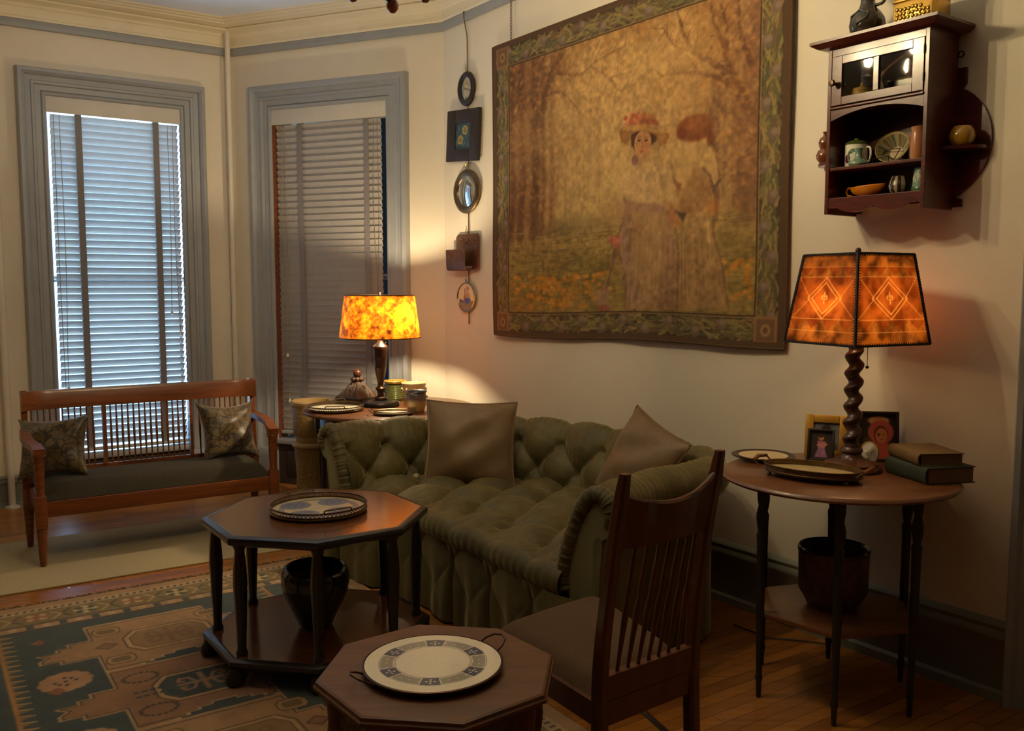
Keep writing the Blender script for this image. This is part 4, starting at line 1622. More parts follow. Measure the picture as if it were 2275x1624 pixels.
# seat cushion
front, flen = catmull([(-0.815, 4.405), (-0.62, 4.225), (-0.43, 4.02), (-0.26, 3.775), (-0.075, 3.50), (0.08, 3.255), (0.185, 3.12)], 200)
ftan = tangents(front)
AXS = Vector((0.559, -0.829))
AYS = Vector((0.829, 0.559))
NU, NV = 200, 70
bm = B()
vs = []
for i in range(NU):
    u = i / (NU - 1)
    f, t = front[i], ftan[i]
    outw = Vector((t.y, -t.x))
    if outw.dot(AYS) > 0:
        outw = -outw
    k = 0.035 + 0.93 * u
    ci = int(k * 419)
    ct = ctan[ci]
    bk = crest[ci] + Vector((ct.y, -ct.x)) * 0.118
    sF = flen * u
    for j in range(NV):
        if j < 16:
            th = -PI * 0.5 + PI * j / 15
            pl = 0.0016 * math.sin(sF / 0.052 * 2 * PI + 1.3 * math.sin(sF * 9)) + 0.006 * (abs(math.sin(PI * sF / 0.29)) ** 0.6 - 0.7)
            rad = 0.052 + pl * math.cos(th) ** 1
            q = f + outw * (rad * math.cos(th) - 0.02)
            z = 0.392 + 0.054 * math.sin(th)
            x, y = q.x, q.y
            if th > 0:
                z += 0.02 * (abs(math.sin(PI * sF / 0.29)) ** 0.6 - 0.6) * math.sin(th)
        else:
            v = (j - 15) / (NV - 16)
            q = f.lerp(bk, v) - outw * 0.02 * (1 - v)
            a, b_ = (q - SO).dot(AXS), (q - SO).dot(AYS)
            U, V = a / 0.29, b_ / 0.40 + 0.28
            blend = min(1.0, v * 5)
            tf = tuft(U, V) - 0.62
            pl = abs(math.sin(PI * sF / 0.29)) ** 0.6 - 0.6
            z = 0.446 + 0.016 * math.sin(PI * min(1, v * 1.1)) + 0.07 * tf * blend + 0.02 * pl * (1 - blend)
            z += 0.003 * math.sin(31 * (U + V * 0.6)) * math.sin(17 * (U - V))
            for rv in (0.0, 0.5, 1.0, 1.5, 2.0):
                du = U - (0.5 if rv in (0.5, 1.5) else 0.0)
                du = abs(du - round(du)) * 0.29
                dv = (V - rv) * 0.40
                z -= 0.02 * math.exp(-(du * du + dv * dv) / 0.0006)
            x, y = q.x, q.y
        vs.append((x - SO.x, y - SO.y, z))
fs = [[i * NV + j, (i + 1) * NV + j, (i + 1) * NV + j + 1, i * NV + j + 1] for i in range(NU - 1) for j in range(NV - 1)]
add_faces(bm, vs, fs)
obj('tufted_seat', bm, 'velvet', SF, angle=180)
# pleated and buttoned skirt along the front
sk, slen = catmull([(-0.972, 4.500), (-0.915, 4.450), (-0.80, 4.352), (-0.60, 4.19), (-0.42, 4.00), (-0.25, 3.755), (-0.07, 3.475), (0.08, 3.235), (0.19, 3.09), (0.28, 3.03), (0.335, 3.055)], 700)
stan = tangents(sk)
bm = B()
vs = []
NZ = 36
for i in range(700):
    s = slen * i / 699
    t = stan[i]
    outw = Vector((t.y, -t.x))
    if outw.dot(AYS) > 0:
        outw = -outw
    U = s / 0.30
    fr = U - math.floor(U)
    for j in range(NZ):
        v = j / (NZ - 1)
        z = 0.36 - 0.348 * v
        pleat = 0.026 * min(1, v * 1.6) * math.exp(-((fr - 0.5) / 0.035) ** 2) * -1.4 + 0.012 * v * math.sin(2 * PI * U)
        pleat += 0.003 * v * math.sin(2 * PI * U * 3 + 1)
        tf = 0.022 * (tuft(U * 1.0, v * 1.15 + 0.25) - 0.6) * max(0, 1 - v * 1.1)
        q = sk[i] + outw * (0.012 + pleat + tf + 0.012 * v)
        vs.append((q.x - SO.x, q.y - SO.y, z))
fs = [[i * NZ + j, (i + 1) * NZ + j, (i + 1) * NZ + j + 1, i * NZ + j + 1] for i in range(699) for j in range(NZ - 1)]
add_faces(bm, vs, fs)
obj('pleated_skirt', bm, 'velvet', SF, angle=180)
bm = B()
tube(bm, [(sk[i].x - SO.x + 0, sk[i].y - SO.y, 0.016) for i in range(0, 700, 6)], 0.006, 6)
obj('skirt_welt', bm, 'velvet', SF)
bm = B()
c = Vector((-0.505, 4.665, 0.452))
lathe(bm, [(0.0, 0.012), (0.008, 0.011), (0.016, 0.006), (0.017, 0.0), (0.012, -0.004), (0.0, -0.004)], T(c.x - SO.x, c.y - SO.y, c.z) @ RX(R(50)), 16)
obj('loose_button', bm, 'button', SF)


def facing(x, y, z, fx, fy, tilt, roll=0.0):
    """Cushion pose: front (local -y) turned to (fx, fy), leaning back by tilt."""
    return T(x, y, z) @ RZ(math.atan2(fx, -fy)) @ RX(-tilt) @ RY(roll)


pillow('cushion', 'taupe velvet cushion with corded edge at the left of the green sofa', 'cushion', 'taupe', 0.47, 0.44, 0.17,
       facing(-0.215, 4.59, 0.64, -0.02, -1.0, R(14), R(1.5)), 5, 'taupe cushions on the sofa', 0.045, 'taupe')
pillow('cushion', 'taupe velvet cushion leaning behind the right arm of the green sofa', 'cushion', 'taupe', 0.44, 0.42, 0.16,
       facing(0.575, 3.98, 0.65, -0.86, -0.51, R(22), R(17)), 9, 'taupe cushions on the sofa', 0.045, 'taupe')

# ------------------------------------------------------------------ chair in the foreground
CH = thing('side_chair', 'dark oak spindle-back chair with brown seat seen from behind', 'chair', (0.22, 2.43, 0.0096))
CO = Vector((0.22, 2.43, 0))
V3 = lambda x, y, z: Vector((x, y, z)) - CO
BL = [V3(0.225, 2.06, 0.0), V3(0.212, 2.10, 0.45), V3(0.236, 2.10, 0.75), V3(0.266, 2.085, 1.0)]
BR = [V3(0.482, 2.265, 0.0), V3(0.474, 2.300, 0.45), V3(0.50, 2.312, 0.75), V3(0.540, 2.310, 1.015)]
for pts in (BL, BR):
    bm = B()
    sm, _ = catmull(pts, 18)
    vs = []
    dirx = Vector((0.745, 0.667, 0))
    diry = Vector((-0.667, 0.745, 0))
    for k, q in enumerate(sm):
        w = 0.020 - 0.004 * k / 17
        if k == 17:
            w *= 0.75
        c_ = w * 0.35
        for sx, sy in ((-1, -0.6), (-0.6, -1), (0.6, -1), (1, -0.6), (1, 0.6), (0.6, 1), (-0.6, 1), (-1, 0.6)):
            vs.append(q + dirx * sx * w + diry * sy * w)
    fs = [[i * 8 + k, i * 8 + (k + 1) % 8, (i + 1) * 8 + (k + 1) % 8, (i + 1) * 8 + k] for i in range(17) for k in range(8)]
    fs += [list(range(8))[::-1], [17 * 8 + k for k in range(8)]]
    add_faces(bm, vs, fs)
    obj('back_post', bm, 'chairwood', CH, angle=30)


def at_z(pts, z):
    sm, _ = catmull(pts, 60)
    return min(sm, key=lambda q: abs(q.z - z))


back_n = Vector((0.667, -0.745, 0))


def backpt(u, z, bow=0.02):
    l, r = at_z(BL, z), at_z(BR, z)
    q = l.lerp(r, u) + back_n * (bow * math.sin(PI * u))
    return Vector((q.x, q.y, z))


bm = B()
n = 24
vs = []
for i in range(n + 1):
    u = 0.03 + 0.94 * i / n
    dip = 0.042 * math.sin(PI * u) ** 0.8
    zt = 0.955 + 0.012 * u - dip - 0.0
    zb = 0.815
    for z, d in ((zb, 0.010), (zb, -0.010), (zt - 0.006, -0.010), (zt, -0.004), (zt, 0.004), (zt - 0.006, 0.010)):
        q = backpt(u, 0.88, 0.028) + (at_z(BL, z) - at_z(BL, 0.88)) * 1.0
        q = Vector((q.x, q.y, z)) + back_n * d
        vs.append(q)
fs = [[i * 6 + k, (i + 1) * 6 + k, (i + 1) * 6 + (k + 1) % 6, i * 6 + (k + 1) % 6] for i in range(n) for k in range(6)]
fs += [list(range(6))[::-1], [n * 6 + k for k in range(6)]]
add_faces(bm, vs, fs)
obj('crest_rail', bm, 'chairwood', CH, angle=40)
bm = B()
a, b_ = at_z(BL, 0.47), at_z(BR, 0.47)
tube(bm, [Vector((a.x, a.y, 0.468)), Vector((b_.x, b_.y, 0.468))], 0.02, 4, sq=(0.026, 0.062))
obj('lower_back_rail', bm, 'chairwood', CH, angle=30)
for k in range(7):
    u = 0.17 + 0.66 * k / 6
    p0, p1 = backpt(u, 0.495, 0.0), backpt(u, 0.825, 0.026)
    L = (p1 - p0).length
    bm = B()
    lathe(bm, [(0.0048, 0.0), (0.0052, L * 0.12), (0.0085, L * 0.40), (0.009, L * 0.48), (0.006, L * 0.54), (0.0058, L * 0.58), (0.0075, L * 0.62), (0.006, L * 0.8), (0.0048, L)],
          T(*p0) @ (p1 - p0).to_track_quat('Z', 'Y').to_matrix().to_4x4(), 10)
    obj('spindle', bm, 'chairwood', CH)
FL, FR = V3(-0.045, 2.50, 0), V3(0.285, 2.79, 0)
for q in (FL, FR):
    bm = B()
    box(bm, (q.x - 0.019, q.y - 0.019, 0.0), (q.x + 0.019, q.y + 0.019, 0.43), None, 0.005)
    obj('front_leg', bm, 'chairwood', CH)
A_, B_, C_, D_ = V3(0.212, 2.10, 0), V3(0.474, 2.30, 0), FR, FL
for p0, p1 in ((A_, D_), (D_, C_), (C_, B_), (B_, A_)):
    bm = B()
    tube(bm, [Vector((p0.x, p0.y, 0.405)), Vector((p1.x, p1.y, 0.405))], 0.02, 4, sq=(0.024, 0.06))
    obj('seat_rail', bm, 'chairwood', CH, angle=30)
for p0, p1, z in ((A_, D_, 0.2), (C_, B_, 0.2), (D_, C_, 0.24)):
    bm = B()
    tube(bm, [Vector((p0.x, p0.y, z)), Vector((p1.x, p1.y, z))], 0.009, 8)
    obj('stretcher', bm, 'chairwood', CH)


def chseat(u, v):
    # u across, v from back to front
    back = (A_ + (D_ - A_) * 0.06).lerp(B_ + (C_ - B_) * 0.06, u)
    frn = (D_ + (D_ - A_) * 0.07).lerp(C_ + (C_ - B_) * 0.07, u)
    q = back.lerp(frn, v)
    k = min(1, (1 - abs(2 * u - 1)) * 4) * min(1, (1 - abs(2 * v - 1)) * 4)
    k = math.sin(k * PI / 2) ** 0.7
    return (q.x, q.y, 0.432 + 0.042 * k + 0.022 * math.sin(PI * u) * math.sin(PI * v))


bm = B()
grid(bm, chseat, 30, 30)
grid(bm, lambda u, v: chseat(u, v)[:2] + (0.428,), 4, 4, flip=True)
obj('seat', bm, 'chairseat', CH)


# ------------------------------------------------------------------ corner table with lamp
ct = thing('corner_table', 'round dark wooden table in the corner behind the sofa, crowded with trays and pots', 'table', (-0.75, 5.50, 0))
HC = 0.71
bm = B()
lathe(bm, [(0.0, HC), (0.515, HC), (0.527, HC - 0.004), (0.53, HC - 0.012), (0.526, HC - 0.022), (0.50, HC - 0.028), (0.0, HC - 0.028)], None, 64)
obj('tabletop', bm, 'tableround', ct)
bm = B()
lathe(bm, [(0.44, HC - 0.028), (0.44, HC - 0.10), (0.425, HC - 0.10), (0.425, HC - 0.028)], None, 48, caps=False)
obj('apron', bm, 'ebony', ct)
bm = B()
lathe(bm, [(0.016, 0.0), (0.02, 0.012), (0.017, 0.03), (0.02, 0.30), (0.024, 0.50), (0.026, 0.525), (0.019, 0.535), (0.02, 0.545), (0.034, 0.56), (0.04, 0.585), (0.046, 0.605), (0.046, HC - 0.03)], None, 16)
leg0 = None
for an in (200, 290, 20, 110):
    mt = T(0.415 * math.cos(R(an)), 0.415 * math.sin(R(an)), 0)
    if leg0 is None:
        leg0 = obj('leg', bm, 'ebony', ct)
        leg0.matrix_local = mt
    else:
        inst(leg0, 'leg', ct, mt)

gallery_tray('gallery_tray', 'large round tray with white base at the left of the corner table', 'tray', (-1.055, 5.335, HC), R(100), 0.178, 0.165, 0.026, 'sketch', 'oldmetal', 'flat', True)
gallery_tray('gallery_tray', 'small oval pierced tray in front of the lamp on the corner table', 'tray', (-0.685, 5.145, HC), R(4), 0.112, 0.078, 0.016, 'sketch', 'oldmetal', 'loop', True, n=60)

# amber mica lamp
mica, nt, b = new_mat('amber_mica')
nt.nodes.remove(b)
out = nt.nodes['Material Output']
v = coords(nt)
n1 = node(nt, 'ShaderNodeTexNoise', i_Scale=14.0, i_Detail=6.0, i_Roughness=0.7)
nt.links.new(v, n1.inputs['Vector'])
n2 = node(nt, 'ShaderNodeTexNoise', i_Scale=42.0, i_Detail=3.0)
nt.links.new(v, n2.inputs['Vector'])
ad = node(nt, 'ShaderNodeMath', operation='MULTIPLY_ADD')
ad.inputs[1].default_value = 0.35
nt.links.new(n2.outputs['Fac'], ad.inputs[0])
nt.links.new(n1.outputs['Fac'], ad.inputs[2])
cr = ramp(nt, ad.outputs[0], [(0.52, lin((36, 15, 2))), (0.64, lin((104, 50, 7))), (0.82, lin((176, 102, 14)))])
tr = node(nt, 'ShaderNodeBsdfTranslucent')
df = node(nt, 'ShaderNodeBsdfPrincipled', i_Roughness=0.35)
nt.links.new(cr, tr.inputs[0])
nt.links.new(cr, df.inputs['Base Color'])
ms = node(nt, 'ShaderNodeMixShader')
ms.inputs[0].default_value = 0.6
nt.links.new(df.outputs[0], ms.inputs[1])
nt.links.new(tr.outputs[0], ms.inputs[2])
nt.links.new(ms.outputs[0], out.inputs['Surface'])
M['mica'] = mica
M['bulb_corner'] = emitter('lit_bulb_corner', (1.0, 0.80, 0.50), LAMP_CORNER)
M['bulb_table'] = emitter('lit_bulb_table', (1.0, 0.62, 0.28), LAMP_TABLE)
M['bulb_chandelier'] = emitter('lit_bulb_chandelier', WARM, CHANDELIER)


def bulb_bm(r=0.026):
    bm = B()
    lathe(bm, [(0.0, r * 1.35), (r * 0.5, r * 1.25), (r * 0.87, r * 0.9), (r, r * 0.4), (r * 0.94, 0.0), (r * 0.7, -r * 0.6), (r * 0.5, -r * 1.1), (0.0, -r * 1.2)], None, 14)
    return bm


lp = thing('table_lamp', 'table lamp with round amber mica shade and dark baluster base in the corner', 'lamp', (-0.81, 5.52, HC))
bm = B()
lathe(bm, [(0.0, 0.0), (0.11, 0.0), (0.116, 0.006), (0.116, 0.022), (0.11, 0.03), (0.06, 0.036), (0.03, 0.04), (0.0, 0.042)], None, 40)
obj('lamp_base', bm, 'ebony', lp)
bm = B()
lathe(bm, [(0.034, 0.04), (0.042, 0.046), (0.04, 0.055), (0.022, 0.065), (0.019, 0.08), (0.022, 0.095), (0.032, 0.105), (0.034, 0.112), (0.022, 0.12), (0.017, 0.132), (0.02, 0.15), (0.03, 0.20), (0.036, 0.235),
           (0.0375, 0.238), (0.0375, 0.242), (0.039, 0.27), (0.042, 0.3), (0.0435, 0.303), (0.0435, 0.307), (0.045, 0.34), (0.048, 0.365), (0.046, 0.37)], None, 32)
obj('lamp_body', bm, 'bronze', lp)
bm = B()
lathe(bm, [(0.046, 0.37), (0.04, 0.376), (0.022, 0.39), (0.016, 0.405), (0.016, 0.43), (0.02, 0.432), (0.02, 0.47), (0.0, 0.472)], None, 24)
obj('socket', bm, 'silver', lp)
bm = B()
zt, zb, rt, rb = 0.682, 0.424, 0.213, 0.248
lathe(bm, [(rb, zb), (rt, zt)], None, 64, caps=False)
sh = obj('lamp_shade', bm, 'mica', lp)
for r, z in ((rb, zb), (rt, zt)):
    bm = B()
    tube(bm, ring((0, 0), r, 64, z), 0.0032, 6, closed=True)
    obj('shade_rim', bm, 'bronze', sh)
bm = B()
for k in range(3):
    a = k * 2 * PI / 3 + 0.4
    tube(bm, [(0, 0, zt - 0.006), (rt * math.cos(a), rt * math.sin(a), zt - 0.002)], 0.002, 6)
tube(bm, [(0.0, 0, 0.46), (-0.05, 0.0, 0.5), (-0.06, 0.0, 0.58), (0.0, 0, zt - 0.004)], 0.002, 6)
tube(bm, [(0.0, 0, 0.46), (0.05, 0.0, 0.5), (0.06, 0.0, 0.58), (0.0, 0, zt - 0.004)], 0.002, 6)
obj('shade_harp', bm, 'silver', lp)
bm = B()
lathe(bm, [(0.006, zt - 0.006), (0.01, zt + 0.004), (0.006, zt + 0.01), (0.009, zt + 0.018), (0.0, zt + 0.028)], None, 12)
obj('finial', bm, 'oldmetal', lp)
for dx in (0.095,):
    bm = bulb_bm()
    obj('bulb', bm, 'bulb_corner', lp, mtx=T(dx, -0.02, 0.56))
bm = B()
tube(bm, [(0.036, -0.02, 0.43), (0.037, -0.02, 0.395)], 0.0014, 5)
ball(bm, (0.037, -0.02, 0.392), 0.005, None, 1)
obj('pull_chain', bm, 'oldmetal', lp)

# carved pyramid with ball finial
t = thing('carved_finial', 'carved brown pyramid with ball finial beside the corner lamp', 'ornament', (-0.985, 5.70, HC), R(55))
t.scale = (1.1, 1.1, 1.05)
bm = B()
box(bm, (-0.082, -0.082, 0.0), (0.082, 0.082, 0.014), None, 0.003)
prism(bm, [(-0.092, -0.092), (0.092, -0.092), (0.092, 0.092), (-0.092, 0.092)], 0.014, 0.034, bev=0.006)
obj('plinth', bm, 'blackframe', t)
bm = B()
lv = [(0.088, 0.034), (0.066, 0.062), (0.045, 0.09), (0.03, 0.115), (0.022, 0.132)]
n = 14
for side in range(4):
    mt = RZ(side * PI / 2)
    rows = []
    for w, z in lv:
        rows.append((w, z))

    def facef(u, v, rows=rows):
        k = v * (len(rows) - 1)
        i = min(len(rows) - 2, int(k))
        w = rows[i][0] + (rows[i + 1][0] - rows[i][0]) * (k - i)
        z = rows[i][1] + (rows[i + 1][1] - rows[i][1]) * (k - i)
        a = 2 * u - 1
        # raised acanthus leaf: curling ribs around a mid-rib
        e = max(0, 1 - abs(a) ** 3) * math.sin(PI * min(1, v * 1.02))
        rel = 0.011 * e * (0.55 + 0.45 * math.sin(abs(a) * 13 - v * 9)) * (1 if abs(a) > 0.07 else 1.4)
        return (a * w, -w - rel, z + rel * 0.4)
    grid(bm, facef, 34, 30, mt)
bmesh.ops.remove_doubles(bm, verts=bm.verts[:], dist=1e-5)
obj('carved_pyramid', bm, 'carved', t, angle=60)
bm = B()
for k in range(8):
    a = k * PI / 4
    ball(bm, (0.027 * math.cos(a), 0.027 * math.sin(a), 0.142), 0.0135, None, 2)
obj('bead_collar', bm, 'carved', t)
bm = B()
lathe(bm, [(0.02, 0.13), (0.016, 0.15), (0.012, 0.158)], None, 16)
ball(bm, (0, 0, 0.178), 0.026, None, 3)
obj('ball_finial', bm, 'chairwood', t)


def pot(name, label, cat, loc, prof, mat, group=None, seg=40):
    t = thing(name, label, cat, loc, 0, group)
    bm = B()
    lathe(bm, prof, None, seg)
    return t, obj('pot_body', bm, mat, t)


t, _ = pot('flower_pot', 'green ribbed pottery jar with tan rim behind the corner lamp', 'pot', (-0.755, 5.80, HC),
           [(0.0, 0.0), (0.058, 0.0), (0.062, 0.008)] + [(0.063 + 0.0025 * (k % 2), 0.012 + k * 0.0065) for k in range(15)] + [(0.066, 0.112), (0.06, 0.12), (0.06, 0.03), (0.0, 0.025)], 'greenglaze')
bm = B()
lathe(bm, [(0.062, 0.112), (0.07, 0.116), (0.073, 0.126), (0.07, 0.131), (0.062, 0.13), (0.06, 0.118)], None, 40, caps=False)
obj('rim', bm, 'amber', t)
t, _ = pot('flower_pot', 'cream glazed pot with moulded sprays, middle of the three corner pots', 'pot', (-0.61, 5.555, HC),
           [(0.0, 0.0), (0.056, 0.0), (0.06, 0.01), (0.066, 0.06), (0.072, 0.118), (0.076, 0.128), (0.077, 0.14), (0.073, 0.144), (0.068, 0.138), (0.062, 0.07), (0.054, 0.02), (0.0, 0.016)], 'creamglaze')
for k in range(9):
    bm = B()
    a = k * 2 * PI / 9
    pts = [(0.0655 * math.cos(a + 0.1 * q), 0.0655 * math.sin(a + 0.1 * q), 0.05 + 0.016 * q) if q < 4 else (0.074 * math.cos(a + 0.1 * q - 0.25), 0.074 * math.sin(a + 0.1 * q - 0.25), 0.10) for q in range(5)]
    tube(bm, pts, 0.004, 6)
    ball(bm, (0.073 * math.cos(a), 0.073 * math.sin(a), 0.105), 0.009, None, 2)
    obj('moulded_spray', bm, 'creamglaze', t)
twotone, nt, b = new_mat('two_tone_glaze')
tc = node(nt, 'ShaderNodeTexCoord')
sx = node(nt, 'ShaderNodeSeparateXYZ')
nt.links.new(tc.outputs['Generated'], sx.inputs[0])
nt.links.new(ramp(nt, sx.outputs['Z'], [(0.1, lin((196, 152, 96))), (0.45, lin((168, 128, 86))), (0.62, lin((98, 84, 74))), (0.95, lin((72, 72, 76)))]), b.inputs['Base Color'])
b.inputs['Roughness'].default_value = 0.25
b.inputs['Coat Weight'].default_value = 0.4
M['twotone'] = twotone
t, _ = pot('flower_pot', 'small grey and tan pot with reddish bosses, frontmost of the corner pots', 'pot', (-0.565, 5.265, HC),
           [(0.0, 0.0), (0.044, 0.0), (0.05, 0.008), (0.058, 0.04), (0.063, 0.075), (0.0625, 0.095), (0.057, 0.108), (0.06, 0.116), (0.066, 0.121), (0.064, 0.126), (0.057, 0.122), (0.052, 0.108), (0.05, 0.03), (0.0, 0.02)], 'twotone')
M['boss'] = plain('red_boss', (112, 58, 44), 0.3, coat=0.4)
for k in range(8):
    a = k * PI / 4 + 0.2
    bm = B()
    ball(bm, (0.061 * math.cos(a), 0.061 * math.sin(a), 0.088), 0.0085, None, 2, (1, 1, 1))
    obj('boss', bm, 'boss', t)

# pedestal with jardiniere left of the corner table
t = thing('pedestal', 'mottled stoneware column pedestal beside the corner table', 'pedestal', (-1.335, 5.94, 0))
bm = B()
lathe(bm, [(0.0, 0.0), (0.135, 0.0), (0.14, 0.015), (0.135, 0.035), (0.116, 0.05), (0.106, 0.08), (0.104, 0.2), (0.112, 0.345), (0.116, 0.385), (0.116, 0.39), (0.0, 0.39)], None, 40)
obj('column', bm, 'stone', t)
bm = B()
lathe(bm, [(0.112, 0.385), (0.128, 0.39), (0.131, 0.402), (0.126, 0.414), (0.108, 0.418), (0.0, 0.418)], None, 40)
obj('collar', bm, 'stoneplain', t)
t = thing('jardiniere', 'mottled gold stoneware jardiniere standing on the pedestal beside the corner table', 'pot', (-1.335, 5.94, 0.418))
bm = B()
lathe(bm, [(0.0, 0.0), (0.10, 0.0), (0.104, 0.006), (0.104, 0.04), (0.116, 0.05)], None, 40)
obj('foot', bm, 'stoneplain', t)
bm = B()
lathe(bm, [(0.116, 0.05), (0.122, 0.06), (0.126, 0.15), (0.13, 0.235)], None, 40, caps=False)
obj('mottled_band', bm, 'stone', t)
bm = B()
lathe(bm, [(0.13, 0.235), (0.136, 0.245), (0.137, 0.268), (0.13, 0.276), (0.118, 0.272), (0.112, 0.06), (0.0, 0.05)], None, 40)
obj('rim', bm, 'stoneplain', t)

# ------------------------------------------------------------------ round table at the right
TX, TY, TH = 1.15, 3.135, 0.79
rt_ = thing('round_side_table', 'round wooden side table with six dark turned legs by the right wall', 'table', (TX, TY, 0))
bm = B()
lathe(bm, [(0.0, TH), (0.388, TH), (0.396, TH - 0.004), (0.40, TH - 0.012), (0.394, TH - 0.02), (0.37, TH - 0.022), (0.0, TH - 0.022)], None, 72)
obj('tabletop', bm, 'tableround', rt_)
bm = B()
prism(bm, octagon(0.27, 0.2)[:8], TH - 0.05, TH - 0.022, bev=0.004)
obj('underframe', bm, 'greenleg', rt_)
bm = B()
lathe(bm, [(0.008, 0.0), (0.0105, 0.06), (0.013, 0.066), (0.0135, 0.075), (0.0105, 0.082), (0.012, 0.2), (0.0145, 0.32), (0.0155, 0.36), (0.0155, 0.40), (0.0145, 0.44), (0.016, 0.56), (0.018, 0.585), (0.012, 0.60), (0.015, 0.612), (0.019, 0.64), (0.019, 0.66), (0.012, 0.69), (0.016, 0.71), (0.018, TH - 0.04)], None, 14)
leg0 = None
for k in range(6):
    a = R(14 + 60 * k - 1.5)
    lean = Vector((0.004 * math.cos(a), 0.004 * math.sin(a), TH - 0.04))
    mt = T(0.284 * math.cos(a), 0.284 * math.sin(a), 0) @ lean.to_track_quat('Z', 'Y').to_matrix().to_4x4()
    if leg0 is None:
        leg0 = obj('leg', bm, 'greenleg', rt_)
        leg0.matrix_local = mt
    else:
        inst(leg0, 'leg', rt_, mt)
bm = B()
prism(bm, [(0.285 * math.cos(R(12.5 + 60 * k)), 0.285 * math.sin(R(12.5 + 60 * k))) for k in range(6)], 0.29, 0.308, bev=0.004)
obj('lower_shelf', bm, 'tableround', rt_)

t, _ = pot('jardiniere', 'mottled brown cylindrical pot on the lower shelf of the round side table', 'pot', (TX, TY + 0.01, 0.308),
           [(0.0, 0.0), (0.085, 0.0), (0.09, 0.012), (0.106, 0.04), (0.118, 0.06), (0.12, 0.16), (0.121, 0.19), (0.123, 0.205), (0.119, 0.214), (0.112, 0.208), (0.108, 0.07), (0.0, 0.04)], 'brownglaze')
bm = B()
lathe(bm, [(0.12, 0.196), (0.1245, 0.202), (0.1245, 0.212), (0.119, 0.217), (0.112, 0.21)], None, 40, caps=False)
obj('dark_rim', bm, 'blackglaze', t)

# lamp with twisted column and square parchment shade
LX_, LY_ = 1.222, 3.20
tl = thing('table_lamp', 'barley twist table lamp with square orange parchment shade on the round side table', 'lamp', (LX_, LY_, TH))
bm = B()
lathe(bm, [(0.0, 0.0), (0.102, 0.0), (0.106, 0.006), (0.102, 0.014), (0.092, 0.018), (0.091, 0.026), (0.076, 0.032), (0.046, 0.042), (0.036, 0.052), (0.033, 0.06), (0.039, 0.068), (0.037, 0.078), (0.030, 0.085), (0.0, 0.085)], None, 40)
obj('lamp_base', bm, 'twist', tl)
bm = B()
zA, zB = 0.083, 0.452
n1, n2 = 90, 20


def twistf(u, v):
    z = zA + (zB - zA) * v
    e = min(1, v * 14, (1 - v) * 14)
    ph = 2 * PI * v * 6.2
    r = 0.0265 + 0.001 * math.sin(ph * 2)
    a = 2 * PI * u
    cx, cy = 0.0078 * e * math.cos(ph), 0.0078 * e * math.sin(ph)
    return (cx + r * math.cos(a), cy + r * math.sin(a), z)


grid(bm, lambda u, v: twistf(v, u), 130, 21)
obj('twisted_column', bm, 'twist', tl, angle=180)
bm = B()
lathe(bm, [(0.022, 0.448), (0.024, 0.458), (0.014, 0.468), (0.014, 0.53), (0.0, 0.532)], None, 20)
obj('socket', bm, 'bronze', tl)
ZB, ZT, DB, DT = 0.459, 0.769, 0.242, 0.181


def parchment_canvas(seed):
    n, h = 96, 120
    cv = Canvas(n, h, (196, 84, 20), 1.0)
    m = cv.noise(7, 6, seed, 5)
    m = np.clip((m - 0.5) * 2.2 + 0.5, 0, 1)
    cv.a = (np.array((84, 46, 14)) * (1 - m)[..., None] + np.array((200, 126, 52)) * m[..., None])
    k = np.clip((cv.noise(4, 4, seed + 7, 3) - 0.5) * 5, 0, 1)
    cv.mix(k, (230, 138, 48), 0.6)
    hi = (255, 196, 110)
    for z in (0.86, 0.745, 0.275, 0.14):
        cv.line([(0.02, z), (0.98, z)], 0.008, hi, 0.55)
    for x in (0.12, 0.37, 0.62, 0.87):
        cv.poly([(x - 0.12, 0.855), (x + 0.12, 0.855), (x, 0.755)], (130, 42, 6), 0.01, 0.45)
        cv.poly([(x - 0.12, 0.27), (x + 0.12, 0.27), (x, 0.16)], (130, 42, 6), 0.01, 0.4)
    cv.poly([(0.03, 0.74), (0.97, 0.74), (0.97, 0.28), (0.03, 0.28)], (150, 50, 6), 0.02, 0.35)
    for q in (1.0, 0.76):
        cv.line([(0.5, 0.51 + 0.23 * q), (0.5 + 0.27 * q, 0.51), (0.5, 0.51 - 0.23 * q), (0.5 - 0.27 * q, 0.51)], 0.010, hi, 0.7, closed=True)
    for sx in (-1, 1):
        cv.line([(0.5 + sx * 0.47, 0.745), (0.5 + sx * 0.235, 0.51), (0.5 + sx * 0.47, 0.28)], 0.009, hi, 0.6)
    # small lily device in the diamond
    cv.ellipse((0.5, 0.545), 0.014, 0.04, hi, 0.4, 0.6)
    for sx in (-1, 1):
        cv.ellipse((0.5 + sx * 0.035, 0.525), 0.014, 0.028, hi, 0.4, 0.55, rot=sx * 0.5)
    cv.line([(0.46, 0.495), (0.54, 0.495)], 0.010, hi, 0.6)
    cv.ellipse((0.5, 0.465), 0.010, 0.026, hi, 0.4, 0.55)
    return cv


